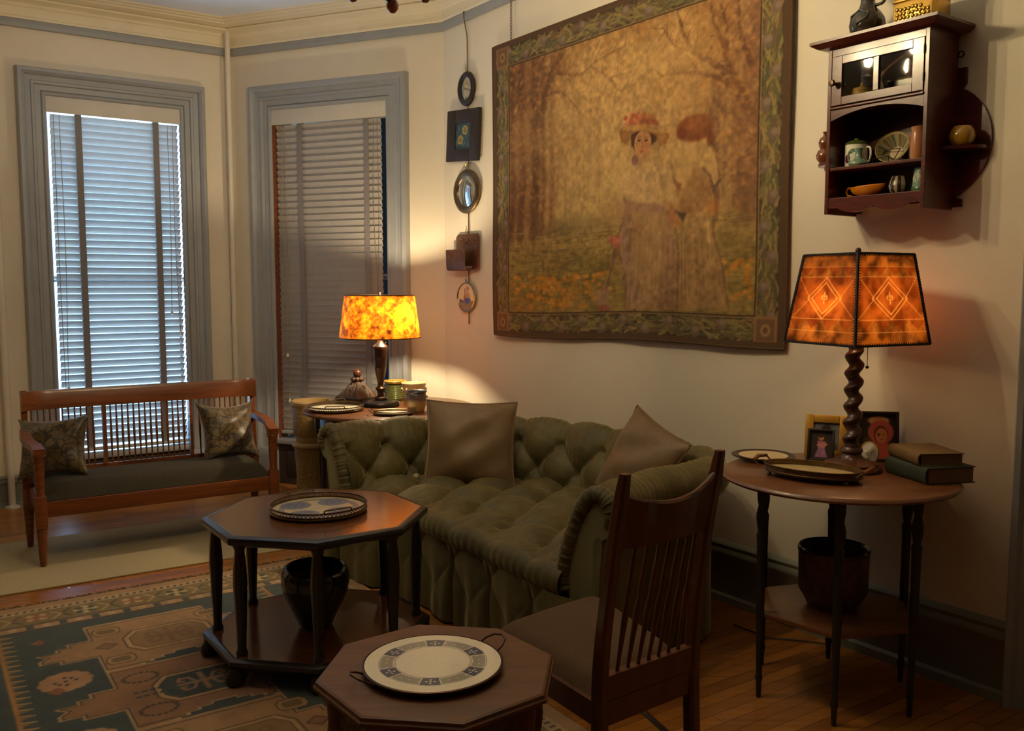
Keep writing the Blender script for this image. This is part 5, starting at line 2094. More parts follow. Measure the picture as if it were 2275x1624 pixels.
pm, nt, b = new_mat('parchment')
nt.nodes.remove(b)
out = nt.nodes['Material Output']
at = node(nt, 'ShaderNodeAttribute', attribute_name='pattern')
tr = node(nt, 'ShaderNodeBsdfTranslucent')
df = node(nt, 'ShaderNodeBsdfPrincipled', i_Roughness=0.5)
nt.links.new(at.outputs['Color'], tr.inputs[0])
nt.links.new(at.outputs['Color'], df.inputs['Base Color'])
ms = node(nt, 'ShaderNodeMixShader')
ms.inputs[0].default_value = 0.8
nt.links.new(df.outputs[0], ms.inputs[1])
nt.links.new(tr.outputs[0], ms.inputs[2])
nt.links.new(ms.outputs[0], out.inputs['Surface'])
M['parchment'] = pm
near = math.atan2(-LY_, -LX_)
cb = [Vector((DB * math.cos(near + k * PI / 2), DB * math.sin(near + k * PI / 2), ZB)) for k in range(4)]
ctp = [Vector((DT * math.cos(near + k * PI / 2), DT * math.sin(near + k * PI / 2), ZT)) for k in range(4)]
for k in range(4):
    a, b_, c_, d_ = cb[k - 1], cb[k], ctp[k], ctp[k - 1]

    def pf(u, v, a=a, b_=b_, c_=c_, d_=d_):
        u, v = u[..., None], v[..., None]
        A, B2, C3, D4 = (np.array(x) for x in (a, b_, c_, d_))
        return (A * (1 - u) + B2 * u) * (1 - v) + (D4 * (1 - u) + C3 * u) * v
    painted_grid('shade_panel', parchment_canvas(11 + k * 5), pf, 'parchment', tl, smooth=False)
for k in range(4):
    bm = B()
    tube(bm, [cb[k], ctp[k]], 0.0055, 8)
    n = 34
    for i in range(n):
        q = cb[k].lerp(ctp[k], (i + 0.5) / n)
        o2 = Vector((q.x, q.y, 0)).normalized()
        sd = Vector((-o2.y, o2.x, 0))
        tube(bm, [q - sd * 0.011 + o2 * -0.006, q + o2 * 0.0058, q + sd * 0.011 + o2 * -0.006], 0.0016, 4)
    obj('laced_edge', bm, 'black', tl)
for pts in (cb, ctp):
    bm = B()
    tube(bm, [pts[0], pts[1], pts[2], pts[3]], 0.0042, 6, closed=True)
    for k in range(4):
        n = 34
        for i in range(n):
            q = pts[k].lerp(pts[(k + 1) % 4], (i + 0.5) / n)
            up = 0.009 if pts is cb else -0.009
            o2 = Vector((q.x, q.y, 0)).normalized() * 0.003
            tube(bm, [q + o2, q + Vector((0, 0, up)) + o2], 0.0014, 4)
    obj('laced_rim', bm, 'black', tl)
bm = B()
for k in range(4):
    tube(bm, [(0, 0, ZT - 0.004), ctp[k]], 0.002, 6)
tube(bm, [(0, 0, 0.53), (0, 0, ZT)], 0.004, 8)
obj('shade_carrier', bm, 'bronze', tl)
bm = B()
lathe(bm, [(0.006, ZT - 0.003), (0.007, ZT + 0.004), (0.004, ZT + 0.007)], None, 12)
ball(bm, (0, 0, ZT + 0.015), 0.0105, None, 2)
obj('finial', bm, 'bronze', tl)
for a, z in ((near - 0.75, 0.575), (near + 2.4, 0.575)):
    obj('bulb', bulb_bm(0.024), 'bulb_table', tl, mtx=T(0.055 * math.cos(a), 0.055 * math.sin(a), z))
bm = B()
o2 = Vector((0.040, -0.014, 0))
tube(bm, [(o2.x, o2.y, 0.50), (o2.x, o2.y, 0.375)], 0.0013, 5)
ball(bm, (o2.x, o2.y, 0.372), 0.006, None, 2)
obj('pull_chain', bm, 'bronze', tl)
# flex from the lamp down behind the table
bm = B()
tube(bm, [(1.245, 3.312, TH + 0.004), (1.268, 3.44, TH + 0.006), (1.318, 3.516, TH + 0.004), (1.328, 3.522, TH - 0.03), (1.32, 3.51, 0.60), (1.315, 3.50, 0.40), (1.32, 3.51, 0.10), (1.31, 3.50, 0.012), (1.20, 3.56, 0.006), (1.05, 3.60, 0.006), (0.95, 3.74, 0.006)], 0.003, 6)
tag(obj('lamp_flex', bm, 'black'), 'thin dark electric flex trailing from the round side table to the floor', 'cord')

gallery_tray('gallery_tray', 'oval metal gallery tray with turned handles at the front of the round side table', 'tray', (1.035, 3.06, TH), math.atan2(-0.62, 0.78), 0.168, 0.098, 0.024, 'floral', 'oldmetal', 'grip', False, feet=0.016)
t = thing('plate', 'plain round cream plate with brown rim at the back left of the round side table', 'plate', (0.962, 3.402, TH))
bm = B()
lathe(bm, [(0.0, 0.001), (0.07, 0.001), (0.10, 0.008), (0.117, 0.014), (0.119, 0.017), (0.114, 0.0185), (0.10, 0.014), (0.088, 0.011), (0.0, 0.009)], None, 48)
obj('plate_rim', bm, 'bronze', t)
disc_painted('plate_face', 'plain', 0.092, 0.092, 0.0155, t, n=60)


def photo_frame(label, x, y, w, h, border, mat, fx, fy, canvas, tilt=R(12), depth=0.012):
    t = thing('photo_frame', label, 'photo frame', (x, y, TH), math.atan2(fx, -fy), 'framed photographs on the round side table')
    mt = RX(-tilt) @ T(0, 0, 0.0)
    bm = B()
    for lo, hi in (((-w / 2, -depth, 0), (-w / 2 + border, 0, h)), ((w / 2 - border, -depth, 0), (w / 2, 0, h)),
                   ((-w / 2 + border, -depth, 0), (w / 2 - border, 0, border)), ((-w / 2 + border, -depth, h - border), (w / 2 - border, 0, h))):
        box(bm, lo, hi, mt, 0.002)
    box(bm, (-w / 2 + 0.002, 0.0, 0.002), (w / 2 - 0.002, 0.004, h - 0.002), mt)
    obj('frame_moulding', bm, mat, t)

    def pf(u, v):
        x_ = (-w / 2 + border) + (w - 2 * border) * u
        z_ = border + (h - 2 * border) * v
        y_ = np.full_like(u, -0.003)
        c_, s_ = math.cos(-tilt), math.sin(-tilt)
        return np.stack([x_, y_ * c_ - z_ * s_, y_ * s_ + z_ * c_], -1)
    painted_grid('photograph', canvas, pf, 'print', t)
    bm = B()
    tube(bm, [mt @ Vector((0, 0.004, h * 0.6)), Vector((0, math.sin(tilt) * h * 0.6 + 0.05, 0.002))], 0.02, 4, sq=(0.03, 0.002))
    obj('easel_strut', bm, 'black', t)
    return t


cv = Canvas(60, 80, (110, 116, 120), 0.8)       # long dark hair seen from behind
cv.ellipse((0.5, 0.45), 0.27, 0.48, (42, 30, 26), 0.2)
cv.ellipse((0.5, 0.1), 0.45, 0.25, (66, 52, 48), 0.3)
cv.a *= (0.8 + 0.4 * cv.noise(14, 6, 3))[..., None]
photo_frame('gilt photo frame standing left behind the twist lamp', 1.205, 3.42, 0.155, 0.165, 0.030, 'gilt', -0.42, -0.9, cv)
cv = Canvas(60, 80, (58, 48, 44), 0.8)          # small child in a pink dress
cv.poly([(0.22, 0.06), (0.8, 0.06), (0.66, 0.42), (0.38, 0.42)], (170, 120, 160), 0.05)
cv.poly([(0.36, 0.40), (0.68, 0.40), (0.72, 0.64), (0.34, 0.66)], (206, 128, 136), 0.05)
cv.line([(0.34, 0.5), (0.62, 0.46), (0.75, 0.54)], 0.06, (214, 150, 132))
cv.ellipse((0.5, 0.78), 0.13, 0.12, (196, 142, 110), 0.2)
cv.ellipse((0.48, 0.86), 0.17, 0.09, (78, 52, 36), 0.3)
cv.a *= (0.8 + 0.4 * cv.noise(8, 8, 5))[..., None]
photo_frame('small dark photo frame with child in pink, in front of the gilt frame', 1.163, 3.352, 0.098, 0.122, 0.009, 'blackframe', -0.42, -0.9, cv)
cv = Canvas(70, 90, (52, 46, 36), 0.78)         # child in a pink bonnet
cv.ellipse((0.52, 0.86), 0.30, 0.10, (214, 160, 110), 0.3)
cv.ellipse((0.58, 0.60), 0.36, 0.27, (204, 96, 84), 0.15)
cv.ellipse((0.58, 0.55), 0.20, 0.20, (120, 62, 40), 0.15)
cv.ellipse((0.60, 0.52), 0.165, 0.17, (220, 138, 84), 0.2)
for dx in (-0.06, 0.06):
    cv.ellipse((0.60 + dx, 0.55), 0.02, 0.016, (60, 36, 26), 0.4)
cv.ellipse((0.60, 0.44), 0.035, 0.014, (170, 70, 60), 0.5)
cv.poly([(0.36, 0.0), (0.86, 0.0), (0.80, 0.36), (0.46, 0.36)], (206, 92, 72), 0.05)
cv.ellipse((0.18, 0.28), 0.16, 0.2, (84, 70, 44), 0.4)
photo_frame('dark photo frame with child in pink bonnet, behind the books and twist lamp', 1.375, 3.34, 0.148, 0.19, 0.011, 'blackframe', -0.2, -1.0, cv, tilt=R(9))

t = thing('cameo_plaque', 'small white oval face plaque with gold edge right of the twist lamp', 'plaque', (1.318, 3.275, TH), math.atan2(-0.2, 1.0))
mt = RX(-R(10))
bm = B()
n = 28
prism(bm, [(0.034 * math.cos(2 * PI * k / n), 0.044 * math.sin(2 * PI * k / n) + 0.046) for k in range(n)], 0, 0.008, mt @ RX(R(90)), 0.002)
obj('plaque_back', bm, 'gilt', t)
bm = B()


def reliefs(u, v):
    r, a = v, 2 * PI * u
    x, z = 0.029 * r * math.cos(a), 0.039 * r * math.sin(a)
    y = -0.009 - 0.004 * (1 - r * r)
    # profile face turned left: brow, nose, lips, chin in low relief
    def bump(px, pz, s, h):
        return h * math.exp(-((x - px) ** 2 + (z - pz) ** 2) / (s * s))
    y -= bump(-0.004, 0.004, 0.015, 0.004) + bump(-0.015, 0.002, 0.004, 0.004) + bump(-0.012, -0.008, 0.003, 0.003) + bump(-0.009, -0.017, 0.004, 0.003) + bump(0.004, 0.018, 0.012, 0.003)
    return (x, y, z + 0.046)


grid(bm, reliefs, 40, 16, mt, closed_u=True)
obj('face_relief', bm, 'white', t)
bm = B()
tube(bm, [(0, 0.004, 0.05), (0, 0.035, 0.002)], 0.01, 4, sq=(0.02, 0.002))
obj('easel_strut', bm, 'black', t)


def book(label, x, y, z, rz, w, d, h, mat):
    """w along the fore-edge side, d across spine to fore edge; spine on local -x."""
    t = thing('book', label, 'book', (x, y, z), rz, 'books stacked on the round side table')
    bm = B()
    box(bm, (-w / 2, -d / 2, 0.0), (w / 2, d / 2, 0.003), None, 0.001)
    obj('lower_board', bm, mat, t)
    bm = B()
    box(bm, (-w / 2, -d / 2, h - 0.003), (w / 2, d / 2, h), None, 0.001)
    obj('upper_board', bm, mat, t)
    bm = B()
    n = 10
    vs = []
    for k in range(n + 1):
        a = PI * 0.5 + PI * k / n
        for y_ in (-d / 2, d / 2):
            vs.append((-w / 2 + 0.012 * math.cos(a), y_, h / 2 + h / 2 * math.sin(a)))
            vs.append((-w / 2 + 0.003 + 0.010 * math.cos(a), y_, h / 2 + (h / 2 - 0.0025) * math.sin(a)))
    fs = []
    for k in range(n):
        i, j = k * 4, k * 4 + 4
        fs += [[i, j, j + 2, i + 2], [i + 1, i + 3, j + 3, j + 1], [i, i + 1, j + 1, j], [i + 2, j + 2, j + 3, i + 3]]
    add_faces(bm, vs, fs)
    obj('spine', bm, mat, t)
    bm = B()
    box(bm, (-w / 2 + 0.004, -d / 2 + 0.004, 0.0032), (w / 2 - 0.006, d / 2 - 0.004, h - 0.0032))
    obj('page_block', bm, 'paper', t, smooth=False)
    return t


book('thick dark green book lying under the tan book at the table right', 1.448, 3.072, TH, R(12), 0.18, 0.22, 0.056, 'bookgreen')
book('tan cloth book lying on top of the green book', 1.442, 3.09, TH + 0.056, R(4), 0.152, 0.205, 0.042, 'booktan')


# ------------------------------------------------------------------ tapestry
def tapestry_canvas():
    cv = Canvas(500, 400, (164, 132, 84), 2.14 / 1.71)
    u, v = cv.u, cv.v
    n1, n2, n3 = cv.noise(6, 5, 1, 5), cv.noise(14, 10, 2, 4), cv.noise(40, 6, 3, 3)
    # airy canopy above, dusky wood to the sides, meadow below
    sky = np.array((186, 150, 92))
    cv.a[:] = sky
    cv.mix(np.clip((n1 - 0.42) * 4, 0, 1) * np.clip((v - 0.45) * 3, 0, 1), (128, 88, 48), 0.75)
    cv.mix(np.clip((n2 - 0.5) * 5, 0, 1) * np.clip((v - 0.55) * 4, 0, 1), (150, 106, 52), 0.6)
    cv.mix(np.clip((0.30 - u) / 0.22, 0, 1) * np.clip((v - 0.28) * 6, 0, 1), (112, 76, 44), 0.75)
    cv.mix(np.clip((u - 0.80) / 0.12, 0, 1) * np.clip((v - 0.30) * 6, 0, 1), (122, 88, 62), 0.65)
    cv.mix(np.clip((n3 - 0.45) * 5, 0, 1) * np.clip((0.42 - np.abs(v - 0.55)) * 4, 0, 1) * np.clip((np.abs(u - 0.45) - 0.06) * 4, 0, 1), (118, 84, 52), 0.5)
    m = np.clip((0.36 - v) * 8, 0, 1)
    cv.mix(m, (136, 116, 58), 0.85)
    cv.mix(m * np.clip((cv.noise(20, 40, 8, 3) - 0.45) * 5, 0, 1), (112, 98, 46), 0.7)
    cv.mix(m * np.clip((cv.noise(6, 16, 12, 3) - 0.55) * 6, 0, 1), (160, 138, 70), 0.6)
    cv.ellipse((0.37, 0.36), 0.14, 0.035, (98, 88, 52), 0.9, 0.6)
    cv.ellipse((0.40, 0.45), 0.12, 0.06, (158, 142, 88), 0.9, 0.6)
    cv.ellipse((0.47, 0.60), 0.16, 0.22, (196, 164, 106), 1.2, 0.6)
    cv.ellipse((0.60, 0.80), 0.2, 0.08, (196, 156, 90), 1.0, 0.5)
    # stems of the wood
    rs = random.Random(2)
    for x, w, c in ((0.092, 0.034, (92, 58, 34)), (0.132, 0.05, (98, 62, 36)), (0.192, 0.055, (92, 60, 36)), (0.225, 0.03, (110, 74, 44)), (0.262, 0.022, (118, 82, 50))):
        cv.line([(x + 0.006, 0.93), (x, 0.7), (x + 0.004, 0.5), (x - 0.006, 0.34)], w * 0.8, c, 0.75, soft=0.02)
    cv.line([(0.215, 0.70), (0.25, 0.82), (0.31, 0.91)], 0.03, (92, 60, 36), 0.75, soft=0.015)
    for k in range(16):
        x = rs.uniform(0.28, 0.46)
        cv.line([(x, rs.uniform(0.6, 0.75)), (x + rs.uniform(-0.01, 0.01), rs.uniform(0.40, 0.48))], 0.008, (128, 92, 58), 0.35, soft=0.012)
    for k in range(14):
        x = rs.uniform(0.80, 0.93)
        cv.line([(x, rs.uniform(0.6, 0.7)), (x + rs.uniform(-0.01, 0.01), rs.uniform(0.33, 0.4))], 0.011, (110, 78, 60), 0.45, soft=0.012)
    TR = (100, 66, 40)
    cv.line([(0.912, 0.92), (0.914, 0.70), (0.905, 0.6), (0.898, 0.34)], 0.045, (120, 84, 58), 0.7, soft=0.02)
    for pts, w in (([(0.896, 0.62), (0.85, 0.702), (0.814, 0.743), (0.747, 0.799), (0.721, 0.857), (0.705, 0.91)], 0.026),
                   ([(0.893, 0.64), (0.855, 0.717), (0.837, 0.776), (0.806, 0.861), (0.799, 0.915)], 0.022),
                   ([(0.89, 0.645), (0.815, 0.71), (0.755, 0.735), (0.672, 0.748), (0.63, 0.74)], 0.016),
                   ([(0.842, 0.76), (0.842, 0.83), (0.823, 0.9)], 0.014), ([(0.907, 0.72), (0.88, 0.80), (0.87, 0.9)], 0.018), ([(0.747, 0.799), (0.70, 0.82), (0.66, 0.88)], 0.008),
                   ([(0.238, 0.853), (0.274, 0.849), (0.377, 0.822), (0.441, 0.845), (0.538, 0.864)], 0.012), ([(0.425, 0.83), (0.487, 0.784), (0.52, 0.74), (0.582, 0.75)], 0.008),
                   ([(0.487, 0.784), (0.582, 0.787)], 0.006), ([(0.23, 0.787), (0.301, 0.785), (0.369, 0.718), (0.41, 0.671)], 0.009)):
        cur, _ = catmull(pts, 26)
        cur = [(q.x + rs.uniform(-0.0015, 0.0015), q.y + rs.uniform(-0.002, 0.002)) for q in cur]
        cv.line(cur, w, TR, 0.62, soft=0.007, w1=w * 0.25)
        for k in range(4, 26, 3):
            a0 = math.atan2(cur[k][1] - cur[k - 1][1], cur[k][0] - cur[k - 1][0]) + rs.choice((-1, 1)) * rs.uniform(0.5, 1.1)
            tw, ln = [cur[k]], rs.uniform(0.03, 0.075)
            for q in range(5):
                a0 += rs.uniform(-0.25, 0.25)
                tw.append((tw[-1][0] + math.cos(a0) * ln / 5 / cv.asp, min(0.915, tw[-1][1] + math.sin(a0) * ln / 5)))
            cv.line(tw, 0.0045, (112, 76, 46), 0.6, soft=0.004, w1=0.002)
    # dabs of autumn foliage
    for k in range(2600):
        x, y = rs.uniform(0.08, 0.925), min(0.915, 0.60 + 0.32 * rs.random() ** 0.8)
        if rs.random() < 0.25:
            x, y = rs.choice((rs.uniform(0.08, 0.40), rs.uniform(0.82, 0.925))), rs.uniform(0.42, 0.7)
        c = rs.choice([(136, 90, 46), (158, 108, 54), (184, 138, 78), (204, 164, 104), (120, 84, 48), (172, 120, 62), (150, 116, 70)])
        cv.ellipse((x, y), rs.uniform(0.004, 0.012), rs.uniform(0.003, 0.008), c, 0.9, 0.27, rot=rs.uniform(-0.8, 0.8))
    for k in range(1500):
        y = 0.085 + 0.27 * rs.random()
        x = rs.uniform(0.08, 0.92)
        l = rs.uniform(0.006, 0.02)
        c = rs.choice([(120, 108, 54), (142, 126, 66), (104, 88, 44), (162, 138, 78), (128, 104, 52)])
        sub_line(cv, [(x - l, y), (x, y + rs.uniform(-0.002, 0.003)), (x + l, y)], 0.0045, c, 0.45, (max(0, x - 0.04), min(1, x + 0.04), max(0, y - 0.02), min(1, y + 0.02)))
    # flowers in the grass
    for k in range(190):
        x, y = (rs.gauss(0.27, 0.12), rs.uniform(0.095, 0.205)) if k < 150 else (rs.gauss(0.875, 0.03), rs.uniform(0.12, 0.23))
        if 0.08 < x < 0.925 and not 0.52 < x < 0.84:
            cv.ellipse((x, y), 0.010 * rs.uniform(0.6, 1.3), 0.006, (188, 126, 36) if rs.random() < 0.75 else (206, 150, 60), 0.7, 0.8)
    cv.ellipse((0.50, 0.62), 0.20, 0.2, (206, 172, 112), 1.3, 0.42)
    cv.ellipse((0.56, 0.78), 0.20, 0.08, (204, 166, 104), 1.2, 0.35)
    # second lady, turned away
    cv.poly([(0.72, 0.565), (0.795, 0.55), (0.812, 0.51), (0.825, 0.48), (0.70, 0.50), (0.715, 0.54)], (188, 152, 98), 0.012)
    cv.poly([(0.731, 0.35), (0.716, 0.275), (0.717, 0.092), (0.862, 0.10), (0.842, 0.214), (0.815, 0.30), (0.796, 0.35)], (160, 126, 78), 0.012)
    for x in (0.745, 0.775, 0.80):
        cv.line([(x, 0.33), (x + (x - 0.76) * 0.8, 0.1)], 0.012, (130, 98, 60), 0.5, soft=0.02)
    cv.line([(0.798, 0.33), (0.815, 0.22)], 0.012, (206, 172, 112), 0.8, soft=0.015)
    cv.poly([(0.708, 0.545), (0.689, 0.509), (0.696, 0.449), (0.723, 0.423), (0.698, 0.368), (0.793, 0.347), (0.822, 0.356), (0.815, 0.425), (0.832, 0.44), (0.821, 0.503), (0.801, 0.538)], (186, 150, 94), 0.012)
    cv.poly([(0.755, 0.477), (0.79, 0.476), (0.808, 0.44), (0.812, 0.40), (0.80, 0.37), (0.765, 0.352), (0.70, 0.362), (0.722, 0.41)], (152, 112, 66), 0.016)
    cv.line([(0.784, 0.476), (0.803, 0.454), (0.815, 0.413), (0.829, 0.438)], 0.010, (96, 76, 60), 0.75)
    cv.poly([(0.70, 0.455), (0.722, 0.44), (0.712, 0.405)], (128, 76, 46), 0.01)
    cv.ellipse((0.812, 0.37), 0.018, 0.02, (186, 112, 40), 0.7, 0.7)
    cv.ellipse((0.758, 0.587), 0.054, 0.036, (132, 76, 38), 0.25)
    cv.ellipse((0.775, 0.60), 0.035, 0.018, (158, 96, 48), 0.7, 0.8)
    cv.ellipse((0.722, 0.578), 0.016, 0.014, (112, 60, 32), 0.5, 0.9)
    cv.ellipse((0.803, 0.553), 0.011, 0.02, (128, 74, 42), 0.5, 0.8)
    # first lady: skirt, sash, blouse, arm, face, hat
    cv.poly([(0.545, 0.387), (0.516, 0.316), (0.524, 0.251), (0.547, 0.187), (0.549, 0.088), (0.716, 0.092), (0.716, 0.246), (0.705, 0.318), (0.678, 0.373)], (164, 130, 88), 0.012)
    cv.poly([(0.545, 0.384), (0.526, 0.251), (0.549, 0.09), (0.60, 0.09), (0.585, 0.218), (0.57, 0.32)], (150, 116, 92), 0.02, 0.6)
    cv.poly([(0.678, 0.367), (0.668, 0.247), (0.655, 0.094), (0.716, 0.096), (0.717, 0.216), (0.699, 0.324)], (140, 106, 80), 0.02, 0.7)
    for x0, x1 in ((0.60, 0.59), (0.63, 0.64), (0.655, 0.69), (0.57, 0.56)):
        cv.line([(x0, 0.36), (x1, 0.1)], 0.007, (132, 100, 72), 0.45, soft=0.014)
    for pts in ([(0.545, 0.387), (0.518, 0.316), (0.525, 0.251), (0.547, 0.187), (0.549, 0.09)], [(0.678, 0.373), (0.705, 0.318), (0.716, 0.246), (0.716, 0.09)],
                [(0.815, 0.345), (0.815, 0.30), (0.842, 0.214), (0.862, 0.10)], [(0.821, 0.503), (0.832, 0.44), (0.815, 0.425), (0.822, 0.356)], [(0.689, 0.509), (0.70, 0.45), (0.72, 0.425)]):
        cv.line(pts, 0.007, (104, 74, 50), 0.55, soft=0.008)
    for k in range(40):
        x = rs.uniform(0.555, 0.85)
        cv.line([(x, rs.uniform(0.25, 0.34)), (x + (x - 0.69) * 0.12, rs.uniform(0.09, 0.18))], 0.004, rs.choice([(124, 92, 66), (186, 152, 106), (112, 80, 62)]), 0.35, soft=0.006)
    cv.line([(0.57, 0.1), (0.71, 0.16)], 0.008, (186, 152, 108), 0.6, soft=0.01)
    cv.poly([(0.579, 0.53), (0.543, 0.516), (0.525, 0.468), (0.518, 0.405), (0.545, 0.385), (0.581, 0.395), (0.651, 0.39), (0.678, 0.373), (0.697, 0.408), (0.69, 0.468), (0.656, 0.508), (0.614, 0.531)], (196, 164, 112), 0.012)
    cv.ellipse((0.595, 0.455), 0.042, 0.055, (208, 176, 122), 0.8, 0.9)
    cv.line([(0.645, 0.51), (0.668, 0.44), (0.674, 0.39)], 0.012, (158, 124, 80), 0.7, soft=0.02)
    cv.line([(0.622, 0.52), (0.64, 0.46), (0.652, 0.41)], 0.006, (166, 134, 90), 0.6)
    cv.poly([(0.531, 0.424), (0.581, 0.402), (0.644, 0.394), (0.680, 0.38), (0.66, 0.365), (0.581, 0.377), (0.547, 0.383)], (146, 112, 92), 0.01)
    cv.poly([(0.538, 0.395), (0.565, 0.39), (0.562, 0.355), (0.55, 0.34)], (132, 98, 82), 0.01)
    cv.line([(0.545, 0.39), (0.535, 0.30), (0.545, 0.22)], 0.016, (146, 112, 104), 0.8, soft=0.015)
    cv.poly([(0.678, 0.392), (0.682, 0.355), (0.695, 0.321), (0.728, 0.331), (0.732, 0.355), (0.704, 0.365), (0.691, 0.396)], (176, 118, 72), 0.008)
    cv.poly([(0.704, 0.368), (0.737, 0.359), (0.728, 0.334)], (72, 60, 46), 0.008)
    cv.poly([(0.575, 0.55), (0.605, 0.545), (0.615, 0.515), (0.572, 0.515)], (190, 146, 96), 0.01)
    cv.ellipse((0.573, 0.527), 0.011, 0.015, (138, 98, 92), 0.4)
    cv.poly([(0.556, 0.602), (0.562, 0.57), (0.577, 0.553), (0.62, 0.556), (0.648, 0.575), (0.645, 0.605), (0.60, 0.62)], (62, 40, 28), 0.008)
    cv.ellipse((0.599, 0.572), 0.028, 0.037, (204, 148, 98), 0.15)
    cv.ellipse((0.612, 0.566), 0.014, 0.03, (178, 120, 80), 0.8, 0.6)
    for x, y in ((0.588, 0.582), (0.611, 0.578)):
        cv.ellipse((x, y), 0.006, 0.0036, (66, 44, 34), 0.6, 0.9)
        cv.line([(x - 0.008, y + 0.008), (x + 0.007, y + 0.009)], 0.003, (120, 78, 52), 0.6)
    cv.line([(0.599, 0.58), (0.597, 0.563), (0.602, 0.561)], 0.004, (160, 104, 70), 0.7)
    cv.ellipse((0.597, 0.549), 0.007, 0.0035, (168, 88, 66), 0.6, 0.85)
    cv.poly([(0.516, 0.624), (0.549, 0.636), (0.585, 0.628), (0.634, 0.607), (0.684, 0.586), (0.675, 0.559), (0.652, 0.553), (0.645, 0.585), (0.60, 0.612), (0.562, 0.606), (0.55, 0.572), (0.526, 0.588)], (150, 104, 52), 0.006)
    cv.poly([(0.516, 0.624), (0.549, 0.638), (0.585, 0.630), (0.634, 0.609), (0.684, 0.588), (0.66, 0.590), (0.60, 0.606), (0.556, 0.616)], (182, 138, 76), 0.006)
    cv.poly([(0.545, 0.632), (0.556, 0.654), (0.60, 0.660), (0.637, 0.648), (0.648, 0.612), (0.585, 0.628)], (164, 108, 62), 0.008)
    cv.line([(0.55, 0.64), (0.60, 0.638), (0.644, 0.622)], 0.012, (150, 80, 56), 0.7)
    for k in range(22):
        x = rs.uniform(0.542, 0.592)
        cv.ellipse((x, 0.645 + rs.uniform(-0.012, 0.016)), 0.008, 0.007, rs.choice([(186, 96, 66), (176, 108, 74), (160, 76, 52), (184, 128, 84)]), 0.5, 0.85)
    # parasol with a rose
    cv.line([(0.51, 0.30), (0.494, 0.213), (0.472, 0.13)], 0.008, (120, 84, 72), 0.9)
    cv.poly([(0.515, 0.285), (0.50, 0.27), (0.492, 0.20), (0.505, 0.22)], (124, 86, 68), 0.01)
    cv.poly([(0.44, 0.15), (0.483, 0.17), (0.49, 0.09), (0.452, 0.085)], (146, 112, 98), 0.012, 0.75)
    cv.ellipse((0.47, 0.092), 0.022, 0.012, (140, 66, 48), 0.6, 0.8)
    for dx, dy in ((0, 0), (0.012, 0.006), (-0.012, 0.004), (0.006, -0.012)):
        cv.ellipse((0.505 + dx, 0.298 + dy), 0.013, 0.012, (178, 104, 80), 0.6, 0.8)
    cv.a *= (0.80 + 0.36 * cv.noise(90, 70, 21, 2))[..., None] * np.array((1.0, 0.965, 0.94))
    cv.mix(np.clip((cv.noise(9, 7, 31, 4) - 0.5) * 4, 0, 1), (120, 84, 48), 0.30)
    cv.mix(np.clip((cv.noise(7, 9, 37, 4) - 0.52) * 4, 0, 1), (198, 158, 100), 0.28)
    # floral border
    bl, br_, bb, bt = 0.078, 0.928, 0.082, 0.918
    inside = (u > bl) & (u < br_) & (v > bb) & (v < bt)
    border = ~inside
    cv.mix(border.astype(float), (74, 56, 34))
    for k in range(1900):
        side = rs.choice('LRBT')
        if side == 'L':
            x, y = rs.uniform(0.026, 0.070), rs.uniform(0.03, 0.97)
        elif side == 'R':
            x, y = rs.uniform(0.936, 0.975), rs.uniform(0.03, 0.97)
        elif side == 'B':
            x, y = rs.uniform(0.03, 0.97), rs.uniform(0.024, 0.072)
        else:
            x, y = rs.uniform(0.03, 0.97), rs.uniform(0.928, 0.976)
        vert = side in 'LR'
        a = rs.uniform(-0.7, 0.7) + (PI / 2 if vert else 0)
        l = rs.uniform(0.012, 0.03)
        c = rs.choice([(120, 106, 60), (136, 118, 68), (96, 88, 52), (150, 124, 74), (82, 80, 54), (110, 82, 54)])
        cv_x, cv_y = math.cos(a) * l / cv.asp, math.sin(a) * l
        x0, x1, y0, y1 = max(0, x - 0.05), min(1, x + 0.05), max(0, y - 0.06), min(1, y + 0.06)
        sub_line(cv, [(x - cv_x, y - cv_y), (x + cv_x * 0.3 + 0.003, y + cv_y * 0.3), (x + cv_x, y + cv_y)], 0.0065, c, 0.85, (x0, x1, y0, y1))
    for k in range(46):
        side = 'LRBT'[k % 4]
        f = (k // 4 + 0.5) / 12 * 0.92 + 0.04
        x, y = {'L': (0.047 + 0.012 * (-1) ** (k // 4), f), 'R': (0.955 + 0.01 * (-1) ** (k // 4), f), 'B': (f, 0.046 + 0.012 * (-1) ** (k // 4)), 'T': (f, 0.952 + 0.012 * (-1) ** (k // 4))}[side]
        cv.ellipse((x, y), 0.013, 0.017, (116, 92, 80), 0.5, 0.8)
        cv.ellipse((x + 0.003, y + 0.005), 0.009, 0.009, (142, 118, 98), 0.7, 0.7)
    for x, y in ((0.048, 0.046), (0.955, 0.046), (0.048, 0.954), (0.955, 0.954)):
        q = 0.028
        cv.poly([(x - q, y - 0.036), (x + q, y - 0.036), (x + q, y + 0.036), (x - q, y + 0.036)], (142, 104, 66), 0.004)
        cv.poly([(x - q * 0.75, y - 0.028), (x + q * 0.75, y - 0.028), (x + q * 0.75, y + 0.028), (x - q * 0.75, y + 0.028)], (116, 82, 52), 0.004)
        cv.ellipse((x, y), 0.012, 0.016, (154, 118, 78), 0.4)
        cv.ellipse((x, y), 0.006, 0.008, (108, 74, 48), 0.4)
    for g, c in ((0.0, (54, 38, 24)), (0.004, (142, 112, 68))):
        cv.line([(bl - g, bb - g), (br_ + g, bb - g), (br_ + g, bt + g), (bl - g, bt + g)], 0.004, c, 0.9, closed=True)
    cv.mix(((u < 0.018) | (v < 0.016) | (v > 0.986)).astype(float), (86, 62, 38))
    cv.mix((u > 0.982).astype(float), (84, 60, 36))
    return cv


